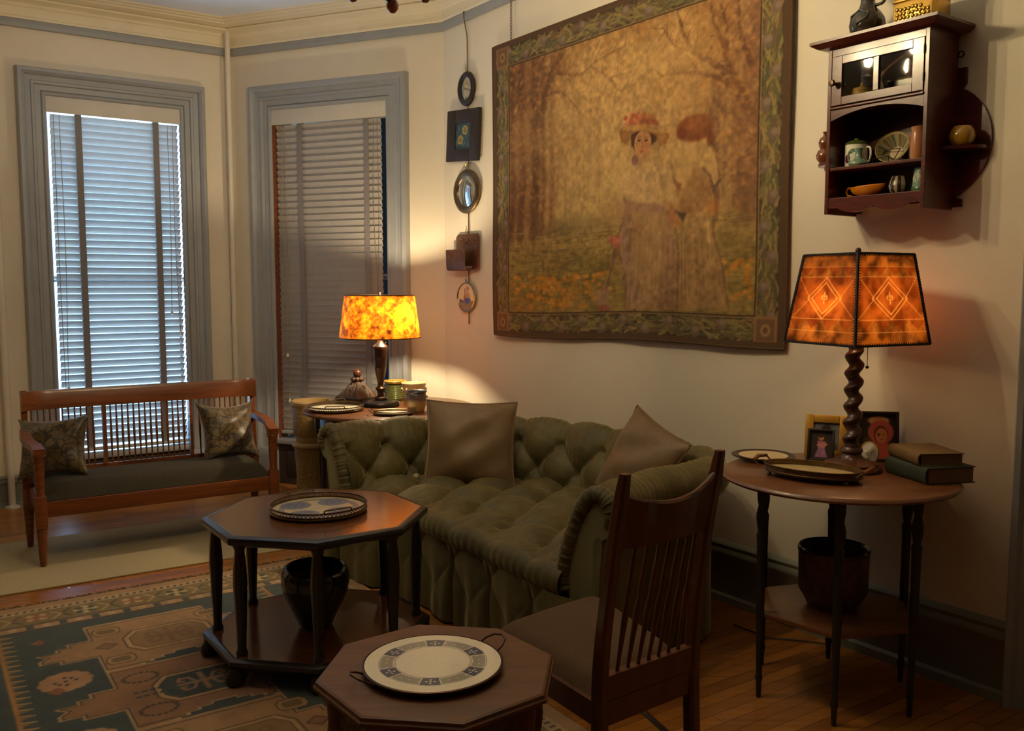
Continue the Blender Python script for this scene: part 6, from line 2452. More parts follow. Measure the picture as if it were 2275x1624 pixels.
def sub_line(cv, pts, w, c, alpha, win):
    """Short stroke painted only inside a small window (for speed)."""
    x0, x1, y0, y1 = win
    i0, i1 = int(x0 * (cv.w - 1)), int(x1 * (cv.w - 1)) + 1
    j0, j1 = int(y0 * (cv.h - 1)), int(y1 * (cv.h - 1)) + 1
    x, y = cv.u[j0:j1, i0:i1] * cv.asp, cv.v[j0:j1, i0:i1]
    m = np.zeros(x.shape)
    for k in range(len(pts) - 1):
        d = cv._seg(x, y, pts[k][0] * cv.asp, pts[k][1], pts[k + 1][0] * cv.asp, pts[k + 1][1])
        m = np.maximum(m, np.clip((w * 0.5 - d) / (w * 0.5) + 0.5, 0, 1))
    m = (m * alpha)[..., None]
    cv.a[j0:j1, i0:i1] = cv.a[j0:j1, i0:i1] * (1 - m) + np.array(c, float) * m


TS0, TS1, TZ0, TZ1 = 0.60, 2.745, 1.155, 2.865
tp = wall_thing('tapestry', 'large woven tapestry of two ladies in an autumn wood hung above the green sofa', 'tapestry', 'R', TS0, TZ0)
TW, THh = TS1 - TS0, TZ1 - TZ0


def tap_y(u, v):
    return -0.028 - 0.006 * np.sin(u * 9 + 1) * (1 - v) - 0.004 * np.sin(u * 23) * (1 - v) ** 2 - 0.004 * np.sin(v * 7 + u * 3)


def tapf(u, v):
    x = TW * u + 0.004 * np.sin(v * 11) * (u - 0.5) + 0.05 * (1 - v) * (1 - u) ** 3 * 0.4
    z = THh * v + 0.035 * (1 - v) * (u - 0.0) - 0.008 * np.sin(u * 8) * (1 - v)
    return np.stack([x, tap_y(u, v), z], -1)


painted_grid('woven_picture', tapestry_canvas(), tapf, 'tapestry', tp)
bm = B()
nu, nv = 60, 40


def tb_(u, v):
    q = tapf(np.array(u), np.array(v))
    return (float(q[0]), float(q[1]) + 0.007, float(q[2]))


grid(bm, tb_, nu, nv)
rim = [(i / 59, 0) for i in range(60)] + [(1, j / 39) for j in range(1, 40)] + [(1 - i / 59, 1) for i in range(1, 60)] + [(0, 1 - j / 39) for j in range(1, 39)]
tube(bm, [Vector(tb_(*q)) + Vector((0, -0.0035, 0)) for q in rim], 0.0065, 8, closed=True)
obj('lining_and_hem', bm, 'hem', tp)
bm = B()
tube(bm, [(0.03, -0.012, THh - 0.012), (TW - 0.03, -0.012, THh - 0.012)], 0.010, 10)
obj('hanging_rod', bm, 'blackframe', tp)


def chain(label, s, z0, z1):
    t = wall_thing('hanging_chain', label, 'chain', 'R', s, z0)
    bm = B()
    n = int((z1 - z0) / 0.0155)
    for k in range(n):
        z = (z1 - z0) * (k + 0.5) / n
        pts = []
        for i in range(12):
            a = 2 * PI * i / 12
            x, zz = 0.0055 * math.cos(a), 0.0105 * math.sin(a)
            pts.append((x, -0.018, z + zz) if k % 2 else (0, -0.018 + x, z + zz))
        tube(bm, pts, 0.0014, 5, closed=True)
    obj('links', bm, 'oldmetal', t)
    bm = B()
    tube(bm, [(0, -0.018, z1 - z0), (0, -0.028, z1 - z0 + 0.008), (0, -0.03, z1 - z0 + 0.02), (0, -0.012, z1 - z0 + 0.026)], 0.0025, 6)
    obj('hook', bm, 'oldmetal', t)


chain('brass chain holding the left corner of the tapestry from the picture rail', 0.775, TZ1 - 0.012, 3.10)
chain('brass chain holding the right corner of the tapestry from the picture rail', 2.60, TZ1 - 0.012, 3.10)

# ------------------------------------------------------------------ the string of small hangings
t = wall_thing('picture_cord', 'thin brown cord hanging from the picture rail with five small pieces on it', 'cord', 'R', 0.302, 1.205)
bm = B()
tube(bm, [(0.0, -0.008, 0.0), (0.0, -0.008, 0.8), (-0.004, -0.008, 1.55), (-0.006, -0.010, 1.80), (-0.02, -0.022, 1.90), (-0.018, -0.03, 1.945), (-0.015, -0.015, 1.955)], 0.0035, 8)
obj('braided_cord', bm, 'oldmetal', t)


def oval_ring(bm, rx, rz, prof):
    """Sweep a frame profile (outwards, towards viewer) round an oval in the wall plane."""
    n, m = 48, len(prof)
    vs = []
    for i in range(n):
        a = 2 * PI * i / n
        for o, y in prof:
            vs.append(((rx + o) * math.cos(a), -y, (rz + o) * math.sin(a)))
    fs = [[i * m + k, ((i + 1) % n) * m + k, ((i + 1) % n) * m + k + 1, i * m + k + 1] for i in range(n) for k in range(m - 1)]
    add_faces(bm, vs, fs)


def oval_mirror(label, s, z, rx, rz, wd, mat, bulge):
    t = wall_thing('oval_mirror', label, 'mirror', 'R', s, z, off=0.0125)
    bm = B()
    oval_ring(bm, rx - wd, rz - wd, [(0, 0.006), (0.002, 0.016), (wd * 0.35, 0.022), (wd * 0.7, 0.02), (wd, 0.010), (wd, 0.0)])
    obj('frame', bm, mat, t)
    bm = B()
    grid(bm, lambda u, v: ((rx - wd + 0.002) * v * math.cos(2 * PI * u), -0.008 - bulge * (1 - v * v), (rz - wd + 0.002) * v * math.sin(2 * PI * u)), 40, 12, closed_u=True)
    obj('mirror_glass', bm, 'mirror', t)
    bm = B()
    tube(bm, ring((0, 0), 0.009, 14), 0.002, 6, T(0, -0.008, rz + 0.012) @ RX(R(90)), closed=True)
    tube(bm, [(-0.006, -0.012, rz + 0.022), (0.006, -0.014, rz + 0.034), (0.0, -0.012, rz + 0.044)], 0.0022, 6)
    obj('hanging_ring', bm, 'brass', t)


oval_mirror('small dark-framed oval mirror, topmost of the wall string', 0.30, 2.682, 0.094, 0.104, 0.034, 'blackframe', 0.004)
t = wall_thing('small_picture', 'small square black frame with blue floral tile between the two oval mirrors', 'picture', 'R', 0.268, 2.397, off=0.0125)
mt = RY(R(4.5))
bm = B()
for lo, hi in (((-0.185, -0.02, -0.16), (-0.085, 0, 0.16)), ((0.085, -0.02, -0.16), (0.185, 0, 0.16)), ((-0.085, -0.02, 0.078), (0.085, 0, 0.16)), ((-0.085, -0.02, -0.16), (0.085, 0, -0.085))):
    box(bm, lo, hi, mt, 0.003)
obj('frame', bm, 'blackframe', t)
cv = Canvas(70, 70, (44, 70, 84), 1.0)
rs = random.Random(6)
for k in range(26):
    x, y, a = rs.random(), rs.random(), rs.uniform(0, 3)
    cv.line([(x, y), (x + 0.14 * math.cos(a), y + 0.2 * math.sin(a))], 0.045, rs.choice([(60, 96, 92), (32, 52, 66), (96, 124, 108)]), 0.9)
for x, y in ((0.62, 0.72), (0.32, 0.36)):
    for k in range(11):
        a = k * 2 * PI / 11
        cv.ellipse((x + 0.13 * math.cos(a), y + 0.13 * math.sin(a)), 0.065, 0.05, (186, 166, 92) if k % 2 else (158, 136, 84), 0.5)
    cv.ellipse((x, y), 0.10, 0.10, (112, 92, 62), 0.5)
    cv.ellipse((x + 0.02, y + 0.02), 0.05, 0.05, (150, 120, 66), 0.5)
ob = painted_grid('floral_tile', cv, lambda u, v: np.stack([-0.085 + 0.17 * u, np.full_like(u, -0.012), -0.085 + 0.163 * v], -1), 'paint', t)
ob.matrix_local = mt
oval_mirror('larger bronze-framed oval convex mirror below the square floral picture', 0.298, 2.045, 0.148, 0.138, 0.042, 'oldmetal', 0.014)
t = wall_thing('letter_holder', 'hammered copper letter holder on the wall string below the larger oval mirror', 'letter holder', 'R', 0.298, 1.545, off=0.0125)
bm = B()
prism(bm, [(-0.125, 0.02), (-0.115, 0.0), (0.128, 0.0), (0.138, 0.02), (0.138, 0.215), (0.128, 0.232), (-0.105, 0.232), (-0.125, 0.215)], 0, 0.004, RX(R(90)) @ T(0, 0, 0.004), 0.001)
obj('back_plate', bm, 'copper', t)
bm = B()
vs, fs = [], []
pr = [(-0.008, 0.03), (-0.012, 0.008), (-0.03, 0.0), (-0.055, 0.004), (-0.062, 0.02), (-0.066, 0.13), (-0.063, 0.136)]
for x in (-0.16, -0.155, 0.06, 0.065):
    for y, z in pr:
        vs.append((x, y, z))
for i in range(3):
    for k in range(6):
        fs.append([i * 7 + k, (i + 1) * 7 + k, (i + 1) * 7 + k + 1, i * 7 + k + 1])
add_faces(bm, vs, fs)
pk = obj('front_pocket', bm, 'copper', t)
sm = pk.modifiers.new('thickness', 'SOLIDIFY')
sm.thickness = 0.002
bm = B()
for k in range(7):
    ball(bm, (-0.08 + k * 0.032, -0.010, 0.19 + 0.012 * math.sin(k * 2.2)), 0.009, None, 2, (1.2, 0.4, 0.8))
for x, z in ((-0.125, 0.10), (-0.105, 0.09), (0.03, 0.10)):
    ball(bm, (x, -0.067, z), 0.010, None, 2, (1, 0.4, 1))
obj('hammered_boss', bm, 'copper', t)
bm = B()
tube(bm, ring((0, 0), 0.013, 16, rx=0.010, ry=0.016), 0.002, 6, T(0.0, -0.010, 0.248) @ RX(R(90)), closed=True)
tube(bm, [(0.0, -0.012, 0.262), (0.008, -0.014, 0.275), (0.0, -0.012, 0.285)], 0.0022, 6)
obj('hanging_ring', bm, 'brass', t)
t = wall_thing('ceramic_medallion', 'small oval painted medallion with a seated figure, lowest on the wall string', 'medallion', 'R', 0.288, 1.378, off=0.0125)
bm = B()
oval_ring(bm, 0.098, 0.088, [(-0.004, 0.006), (0.0, 0.014), (0.006, 0.012), (0.008, 0.0)])
obj('rim', bm, 'silver', t)
cv = Canvas(80, 80, (244, 218, 156), 1.0)
cv.poly([(0, 0.28), (1, 0.34), (1, 0), (0, 0)], (150, 118, 40), 0.03)
cv.poly([(0.1, 0.42), (0.3, 0.36), (0.35, 0.28), (0.08, 0.30)], (52, 46, 34), 0.03)
cv.ellipse((0.6, 0.52), 0.15, 0.17, (206, 160, 40), 0.2)
cv.poly([(0.36, 0.55), (0.50, 0.62), (0.46, 0.34), (0.30, 0.30)], (180, 92, 60), 0.03)
cv.ellipse((0.58, 0.36), 0.2, 0.12, (84, 80, 120), 0.3)
cv.ellipse((0.57, 0.75), 0.09, 0.10, (216, 160, 110), 0.2)
cv.ellipse((0.60, 0.83), 0.12, 0.07, (186, 130, 40), 0.3)
cv.line([(0.42, 0.62), (0.40, 0.80)], 0.05, (60, 60, 50), 0.8)


def ovf(u, v):
    x, y = (u - 0.5) * 2, (v - 0.5) * 2
    xx = x * np.sqrt(1 - y * y / 2)
    yy = y * np.sqrt(1 - x * x / 2)
    return np.stack([xx * 0.095, np.full_like(u, -0.0075), yy * 0.085], -1)


painted_grid('painted_face', cv, ovf, 'paint', t)
bm = B()
tube(bm, [(0.0, -0.008, 0.094), (0.01, -0.012, 0.106), (0.0, -0.01, 0.116), (-0.004, -0.008, 0.10)], 0.002, 6)
obj('hanging_loop', bm, 'wire', t)

# ------------------------------------------------------------------ wall cabinet
cb_ = wall_thing('wall_cabinet', 'dark mahogany wall cabinet with glazed door and open shelves of pottery', 'cabinet', 'R', 3.045, 1.72)
CW, CDp = 0.395, 0.20       # body width and depth
ZZ = lambda z: z - 1.72
th = 0.016
for x in (0.0, CW - th):
    bm = B()
    box(bm, (x, -CDp, -0.002), (x + th, -0.012, ZZ(2.325)), None, 0.002)
    obj('side_panel', bm, 'cabinet', cb_, smooth=False)
bm = B()
prof = [(-0.03, 2.328), (-0.03, 2.338), (-0.012, 2.345), (0.0, 2.352)]
rows = []
for o, z in ((0.002, 2.322), (0.026, 2.326), (0.045, 2.338), (0.05, 2.342), (0.05, 2.352)):
    rows.append([(-o, -CDp - o, ZZ(z)), (CW + o, -CDp - o, ZZ(z)), (CW + o, -0.002, ZZ(z)), (-o, -0.002, ZZ(z))])
vs = [q for r in rows for q in r]
fs = [[i * 4 + k, i * 4 + (k + 1) % 4, (i + 1) * 4 + (k + 1) % 4, (i + 1) * 4 + k] for i in range(4) for k in range(4)]
fs += [[3, 2, 1, 0], [16, 17, 18, 19]]
add_faces(bm, vs, fs)
obj('cornice_top', bm, 'cabinet_x', cb_, smooth=False)
# shaped back board with round wings
bm = B()
right = [(CW + 0.03, ZZ(2.21)), (CW + 0.03, ZZ(2.155))]
cz, rr = ZZ(1.955), 0.20
for k in range(21):
    a = R(64) - k * R(133) / 20
    right.append((CW - 0.068 + 0.195 * math.cos(a), cz + 0.205 * math.sin(a)))
right += [(CW + 0.03, ZZ(1.755)), (CW + 0.03, ZZ(1.728)), (CW - 0.03, ZZ(1.728)), (CW - 0.03, ZZ(1.752))]
poly = [(CW * 0.5 + (x - CW * 0.5), z) for x, z in right] + [(CW - x, z) for x, z in right[::-1]]
prism(bm, [(x, z) for x, z in poly][::-1], 0.0, 0.012, Matrix(((1, 0, 0, 0), (0, 0, -1, 0), (0, 1, 0, 0), (0, 0, 0, 1))))
obj('back_board', bm, 'cabinet', cb_, smooth=False)
for z, nm in ((2.112, 'shelf'), (1.890, 'shelf'), (1.778, 'shelf')):
    bm = B()
    box(bm, (th, -CDp + 0.004, ZZ(z) - 0.012), (CW - th, -0.012, ZZ(z)), None, 0.002)
    obj(nm, bm, 'cabinet_x', cb_, smooth=False)
bm = B()
box(bm, (th, -CDp + 0.002, ZZ(2.295)), (CW - th, -CDp + 0.016, ZZ(2.323)), None, 0.001)
obj('top_rail', bm, 'cabinet_x', cb_, smooth=False)
bm = B()
tube(bm, [(th, -CDp - 0.002, ZZ(2.107)), (CW - th, -CDp - 0.002, ZZ(2.107))], 0.005, 8)
obj('bead_moulding', bm, 'cabinet_x', cb_)
# arched rail
bm = B()
n = 24
vs = []
for i in range(n + 1):
    u = i / n
    x = th + (CW - 2 * th) * u
    z0 = ZZ(2.062) + 0.030 * (1 - (2 * u - 1) ** 2)
    for y in (-CDp + 0.002, -CDp + 0.014):
        vs += [(x, y, z0), (x, y, ZZ(2.101))]
fs = []
for i in range(n):
    a, b_ = i * 4, i * 4 + 4
    fs += [[a, b_, b_ + 1, a + 1], [a + 2, a + 3, b_ + 3, b_ + 2], [a, a + 2, b_ + 2, b_]]
add_faces(bm, vs, fs)
obj('arched_rail', bm, 'cabinet_x', cb_)
# scalloped bottom rail
bm = B()
vs = []
n = 60
for i in range(n + 1):
    u = i / n
    x = th + (CW - 2 * th) * u
    w = (u - 0.1) / 0.8
    z0 = ZZ(1.74) if w < 0 or w > 1 else ZZ(1.742) - 0.022 * abs(math.sin(2 * PI * w)) ** 0.7
    for y in (-CDp + 0.002, -CDp + 0.014):
        vs += [(x, y, z0), (x, y, ZZ(1.768))]
fs = []
for i in range(n):
    a, b_ = i * 4, i * 4 + 4
    fs += [[a, b_, b_ + 1, a + 1], [a + 2, a + 3, b_ + 3, b_ + 2], [a, a + 2, b_ + 2, b_]]
add_faces(bm, vs, fs)
obj('scalloped_rail', bm, 'cabinet_x', cb_)
# door
bm = B()
dz0, dz1, dx0, dx1 = ZZ(2.116), ZZ(2.294), th + 0.002, CW - th - 0.002
st = 0.042
for lo, hi in (((dx0, dz0), (dx0 + st, dz1)), ((dx1 - st, dz0), (dx1, dz1)), ((dx0 + st, dz0), (dx1 - st, dz0 + 0.030)), ((dx0 + st, dz1 - 0.030), (dx1 - st, dz1)),
               ((CW / 2 - 0.011, dz0 + 0.030), (CW / 2 + 0.011, dz1 - 0.030))):
    box(bm, (lo[0], -CDp - 0.002, lo[1]), (hi[0], -CDp + 0.014, hi[1]), None, 0.0015)
dr = obj('door', bm, 'cabinet_x', cb_, smooth=False)
for lo, hi in ((dx0 + st, CW / 2 - 0.011), (CW / 2 + 0.011, dx1 - st)):
    bm = B()
    box(bm, (lo, -CDp + 0.004, dz0 + 0.030), (hi, -CDp + 0.007, dz1 - 0.030))
    obj('glass_pane', bm, 'cabglass', dr, smooth=False)
bm = B()
lathe(bm, [(0.006, 0.0), (0.005, 0.012), (0.010, 0.016), (0.013, 0.024), (0.010, 0.031), (0.0, 0.033)], T(dx0 + 0.018, -CDp - 0.002, ZZ(2.195)) @ RX(R(90)), 18)
obj('knob', bm, 'bronze', dr)
for z in (dz0 + 0.03, dz1 - 0.055):
    bm = B()
    tube(bm, [(dx1 + 0.001, -CDp - 0.003, z), (dx1 + 0.001, -CDp - 0.003, z + 0.028)], 0.003, 8)
    obj('hinge', bm, 'wire', dr)
# little quarter-round side shelves
for sx, x0 in ((1, CW), (-1, 0.0)):
    bm = B()
    arc = [(0, 0)] + [((0.118 if sx > 0 else 0.15) * math.cos(R(a)), -0.10 * math.sin(R(a))) for a in range(0, 91, 9)]
    pts = [(x0 + sx * x, y - 0.012) for x, y in arc]
    prism(bm, pts if sx < 0 else pts[::-1], ZZ(1.920), ZZ(1.932), None, 0.002)
    obj('side_shelf', bm, 'cabinet_x', cb_, smooth=False)
bm = B()
tube(bm, ring((0, 0), 0.010, 16), 0.0025, 6, T(CW + 0.012, -0.018, ZZ(2.255)) @ RX(R(90)), closed=True)
obj('hanging_eye', bm, 'wire', cb_)


def shelf_thing(name, label, cat, s, z, off):
    """Thing standing on the cabinet: s along the wall, off out from the wall."""
    p = C2 + ER * s + NR * off
    return thing(name, label, cat, (p.x, p.y, z), math.atan2(ER.y, ER.x))


def mug_handle(bm, r, z0, z1, ang, out=0.022, th_=0.004):
    d = Vector((math.cos(ang), math.sin(ang), 0))
    pts = [d * (r - 0.002) + Vector((0, 0, z1)), d * (r + out * 0.8) + Vector((0, 0, z1 - 0.002)), d * (r + out) + Vector((0, 0, (z0 + z1) / 2)), d * (r + out * 0.7) + Vector((0, 0, z0 + 0.004)), d * (r - 0.002) + Vector((0, 0, z0))]
    sm_, _ = catmull(pts, 16)
    tube(bm, sm_, th_, 8)


# jug on top of the cabinet
t = shelf_thing('jug', 'dark glazed bulbous jug on top of the wall cabinet', 'jug', 3.155, 2.352, 0.13)
bm = B()
lathe(bm, [(0.0, 0.0), (0.040, 0.0), (0.046, 0.006), (0.060, 0.03), (0.064, 0.05), (0.060, 0.072), (0.046, 0.094), (0.032, 0.110), (0.026, 0.126), (0.025, 0.142), (0.030, 0.160), (0.040, 0.172), (0.037, 0.176), (0.026, 0.16), (0.02, 0.14), (0.0, 0.135)], None, 36)
for v in bm.verts:      # pulled spout
    if v.co.z > 0.15 and v.co.x < 0:
        v.co.x *= 1.25
obj('jug_body', bm, 'jugglaze', t)
bm = B()
mug_handle(bm, 0.03, 0.115, 0.168, 0.1, 0.038, 0.006)
obj('handle', bm, 'jugglaze', t)
for sx in (-1, 1):
    bm = B()
    tube(bm, [(0.02 * sx, -0.056, 0.058), (0.0, -0.064, 0.045), (-0.03 * sx, -0.054, 0.06), (-0.035 * sx, -0.046, 0.08), (0.0, -0.044, 0.098)], 0.005, 8)
    obj('moulded_vine', bm, 'jugglaze', t)
# brass casket
t = shelf_thing('brass_casket', 'embossed brass casket on the right of the cabinet top', 'casket', 3.362, 2.352, 0.125)
bm = B()
box(bm, (-0.072, -0.058, 0.0), (0.072, 0.058, 0.082), None, 0.003)
obj('casket_body', bm, 'brass', t)
bm = B()
box(bm, (-0.076, -0.062, 0.082), (0.076, 0.062, 0.092), None, 0.003)
prism(bm, [(-0.07, -0.056), (0.07, -0.056), (0.07, 0.056), (-0.07, 0.056)], 0.092, 0.10, bev=0.004)
obj('lid', bm, 'brass', t)
bm = B()
rs = random.Random(9)
for k in range(34):
    ball(bm, (-0.060 + 0.12 * ((k % 9) + 0.3 * rs.random()) / 8.3, -0.058, 0.010 + 0.015 * (k // 9) + 0.004 * rs.random()), 0.0075, None, 2, (1, 0.55, 1))
obj('embossed_leaf', bm, 'brass', t)
for x in (-0.06, 0.06):
    bm = B()
    lathe(bm, [(0.010, 0.0), (0.014, 0.006), (0.008, 0.02)], T(x, -0.06, 0), 12)
    obj('corner_foot', bm, 'brass', t)
bm = B()
tube(bm, [(-0.02, 0, 0.10), (-0.018, 0, 0.112), (0.018, 0, 0.112), (0.02, 0, 0.10)], 0.003, 8)
obj('lid_handle', bm, 'brass', t)
# behind the glass
t = shelf_thing('decanter', 'cut glass decanter behind the left pane of the cabinet door', 'decanter', 3.172, 2.112, 0.06)
M['bottleglass'] = plain('decanter_glass', (150, 146, 124), 0.08, var=0.2, scale=30, coat=0.5)
bm = B()
lathe(bm, [(0.0, 0.0), (0.03, 0.0), (0.034, 0.01), (0.034, 0.05), (0.026, 0.075), (0.012, 0.095), (0.011, 0.13), (0.016, 0.135), (0.014, 0.138), (0.0, 0.138)], None, 12)
obj('bottle', bm, 'bottleglass', t, angle=20)
bm = B()
ball(bm, (0, 0, 0.148), 0.014, None, 1)
obj('stopper', bm, 'bottleglass', t, angle=10)
t = shelf_thing('biscuit_pot', 'yellow lidded pot in front of the decanter in the cabinet', 'pot', 3.140, 2.112, 0.125)
bm = B()
lathe(bm, [(0.0, 0.0), (0.033, 0.0), (0.038, 0.008), (0.038, 0.05), (0.036, 0.056), (0.0, 0.058)], None, 24)
obj('pot_body', bm, 'amber', t)
bm = B()
lathe(bm, [(0.037, 0.056), (0.034, 0.066), (0.012, 0.072), (0.006, 0.078), (0.008, 0.086), (0.0, 0.09)], None, 24)
obj('lid', bm, 'amber', t)
t = shelf_thing('small_bowl', 'small dark bowl behind the right pane of the cabinet door', 'bowl', 3.30, 2.112, 0.09)
bm = B()
lathe(bm, [(0.0, 0.0), (0.02, 0.0), (0.04, 0.022), (0.046, 0.038), (0.043, 0.038), (0.02, 0.008), (0.0, 0.006)], None, 28)
obj('bowl_body', bm, 'tealglaze', t)

# open shelf
t = shelf_thing('lidded_mug', 'cream lidded mug painted with plum and leaf on the cabinet shelf', 'mug', 3.112, 1.890, 0.105)
bm = B()
lathe(bm, [(0.0, 0.0), (0.038, 0.0), (0.041, 0.004), (0.041, 0.088), (0.0, 0.089)], None, 40)
obj('mug_body', bm, 'white', t)
bm = B()
lathe(bm, [(0.042, 0.087), (0.043, 0.092), (0.032, 0.101), (0.010, 0.106), (0.008, 0.112), (0.0, 0.114)], None, 32)
obj('lid', bm, 'greenglaze', t)
M['plum'] = plain('plum_paint', (92, 28, 58), 0.3)
M['leaf'] = plain('leaf_paint', (54, 92, 40), 0.3)


def decal(cx, cz, rx, rz, r, tw):
    def f(u, v):
        a = 2 * PI * u
        x = rx * v * math.cos(a)
        z = rz * v * math.sin(a)
        x, z = x * math.cos(tw) - z * math.sin(tw), x * math.sin(tw) + z * math.cos(tw)
        th2 = (cx + x) / r - PI / 2
        return (r * math.cos(th2), r * math.sin(th2), cz + z)
    return f


bm = B()
grid(bm, decal(-0.012, 0.034, 0.014, 0.016, 0.0414, 0), 20, 4, closed_u=True)
obj('painted_plum', bm, 'plum', t)
bm = B()
grid(bm, decal(0.004, 0.060, 0.016, 0.007, 0.0414, 0.5), 20, 4, closed_u=True)
obj('painted_leaf', bm, 'leaf', t)
bm = B()
mug_handle(bm, 0.04, 0.02, 0.075, 0.0, 0.02, 0.004)
obj('handle', bm, 'white', t)
t = shelf_thing('chamberstick', 'pale teal chamberstick with loop handle in front of the plum mug', 'candlestick', 3.163, 1.890, 0.167)
bm = B()
lathe(bm, [(0.0, 0.0), (0.03, 0.0), (0.036, 0.006), (0.034, 0.014), (0.02, 0.022), (0.013, 0.03), (0.012, 0.05), (0.016, 0.062), (0.013, 0.064), (0.009, 0.05), (0.0, 0.045)], None, 32)
obj('candle_holder', bm, 'tealglaze', t)
bm = B()
mug_handle(bm, 0.014, 0.014, 0.056, 3.3, 0.026, 0.0035)
obj('handle', bm, 'tealglaze', t)
t = shelf_thing('display_bowl', 'striped flared bowl tilted on a wire stand on the cabinet shelf', 'bowl', 3.250, 1.890, 0.108)
cv = Canvas(160, 60, (150, 140, 104), 1.0)
for k in range(22):
    x = k / 22
    c = [(104, 98, 76), (176, 160, 118), (84, 92, 80), (132, 108, 74)][k % 4]
    cv.mix(((cv.u > x + 0.004) & (cv.u < x + 0.034) & (cv.v > 0.36)).astype(float), c, 0.8)
cv.mix((cv.v < 0.36).astype(float), (206, 186, 148))
for r in (0.1, 0.2, 0.3):
    cv.mix((np.abs(cv.v - r) < 0.018).astype(float), (168, 142, 108), 0.7)
cv.mix((cv.v > 0.93).astype(float), (196, 172, 120))
tilt_m = T(0, 0.014, 0.066) @ RZ(R(8)) @ RX(R(66))


def bowl_in(u, v):
    r = 0.061 * v
    z = -0.042 + np.where(v < 0.4, 0.0, ((np.maximum(v, 0.4) - 0.4) / 0.6) ** 1.1 * 0.042)
    a = 2 * PI * u
    return np.stack([r * np.cos(a), r * np.sin(a), z], -1)


ob = painted_grid('bowl_inside', cv, bowl_in, 'paint', t)
ob.matrix_local = tilt_m
bm = B()
lathe(bm, [(0.0, -0.046), (0.024, -0.046), (0.028, -0.04), (0.05, -0.014), (0.0625, 0.0), (0.0605, 0.001)], tilt_m, 48, caps=False)
obj('bowl_outside', bm, 'stoneplain', t)
bm = B()
tube(bm, [(-0.05, -0.03, 0.0), (-0.045, -0.036, 0.022), (-0.05, -0.005, 0.012), (-0.04, 0.035, 0.06)], 0.0016, 6)
tube(bm, [(0.03, -0.052, 0.0), (0.03, -0.056, 0.022), (0.028, -0.02, 0.012), (0.02, 0.035, 0.06)], 0.0016, 6)
tube(bm, [(-0.045, -0.036, 0.022), (0.03, -0.056, 0.022)], 0.0016, 6)
tube(bm, [(-0.04, 0.035, 0.06), (0.02, 0.035, 0.06)], 0.0016, 6)
obj('wire_stand', bm, 'wire', t)
t = shelf_thing('iron_basket', 'dark iron basket with pointed loop handle next to the buff vase', 'basket', 3.338, 1.890, 0.085)
bm = B()
lathe(bm, [(0.0, 0.0), (0.022, 0.0), (0.026, 0.004), (0.026, 0.05), (0.0245, 0.05), (0.0245, 0.006), (0.0, 0.004)], None, 20)
obj('basket_body', bm, 'wire', t)
bm = B()
sm_, _ = catmull([(-0.025, 0, 0.045), (-0.02, 0, 0.075), (-0.008, 0, 0.104), (0.0, 0, 0.11), (0.008, 0, 0.104), (0.02, 0, 0.075), (0.025, 0, 0.045)], 24)
tube(bm, sm_, 0.0022, 6)
obj('loop_handle', bm, 'wire', t)
t = shelf_thing('vase', 'buff cylindrical vase at the right end of the cabinet shelf', 'vase', 3.380, 1.890, 0.145)
bm = B()
lathe(bm, [(0.0, 0.0), (0.024, 0.0), (0.027, 0.01), (0.028, 0.05), (0.025, 0.09), (0.0235, 0.104), (0.026, 0.112), (0.024, 0.114), (0.0205, 0.104), (0.02, 0.02), (0.0, 0.01)], None, 36)
obj('vase_body', bm, 'pinkglaze', t)
# bottom shelf
t = shelf_thing('sauce_boat', 'orange boat-shaped pitcher on the bottom cabinet shelf', 'pitcher', 3.165, 1.778, 0.115)
bm = B()


def boat(u, v):
    a = 2 * PI * u
    k = math.sin(PI * 0.5 * v) ** 0.75
    x = 0.064 * k * math.cos(a) * (1.18 if math.cos(a) > 0 else 1.0)
    y = 0.034 * k * math.sin(a) * (1 - 0.35 * max(0, math.cos(a)) ** 2)
    z = 0.042 * v ** 1.3 + (0.004 * math.cos(a) * v)
    return (x, y, z)


grid(bm, boat, 48, 14, closed_u=True)
pb = obj('pitcher_body', bm, 'orangeglaze', t)
smf = pb.modifiers.new('thickness', 'SOLIDIFY')
smf.thickness = 0.003
bm = B()
mug_handle(bm, 0.06, 0.008, 0.040, PI, 0.022, 0.004)
obj('handle', bm, 'orangeglaze', t)
t = shelf_thing('striped_bowl', 'round bowl with dark and cream stripes on the bottom cabinet shelf', 'bowl', 3.297, 1.778, 0.115)
cv = Canvas(96, 24, (178, 158, 124), 1.0)
for k in range(8):
    cv.mix(((cv.u > k / 8) & (cv.u < k / 8 + 0.07)).astype(float), (48, 34, 26), 0.95)


def sb(u, v):
    a = 2 * PI * u + 0.3
    pr_ = np.interp(v, [0, 0.25, 0.5, 0.75, 1], [0.022, 0.034, 0.037, 0.033, 0.026])
    return np.stack([pr_ * np.cos(a), pr_ * np.sin(a), v * 0.064], -1)


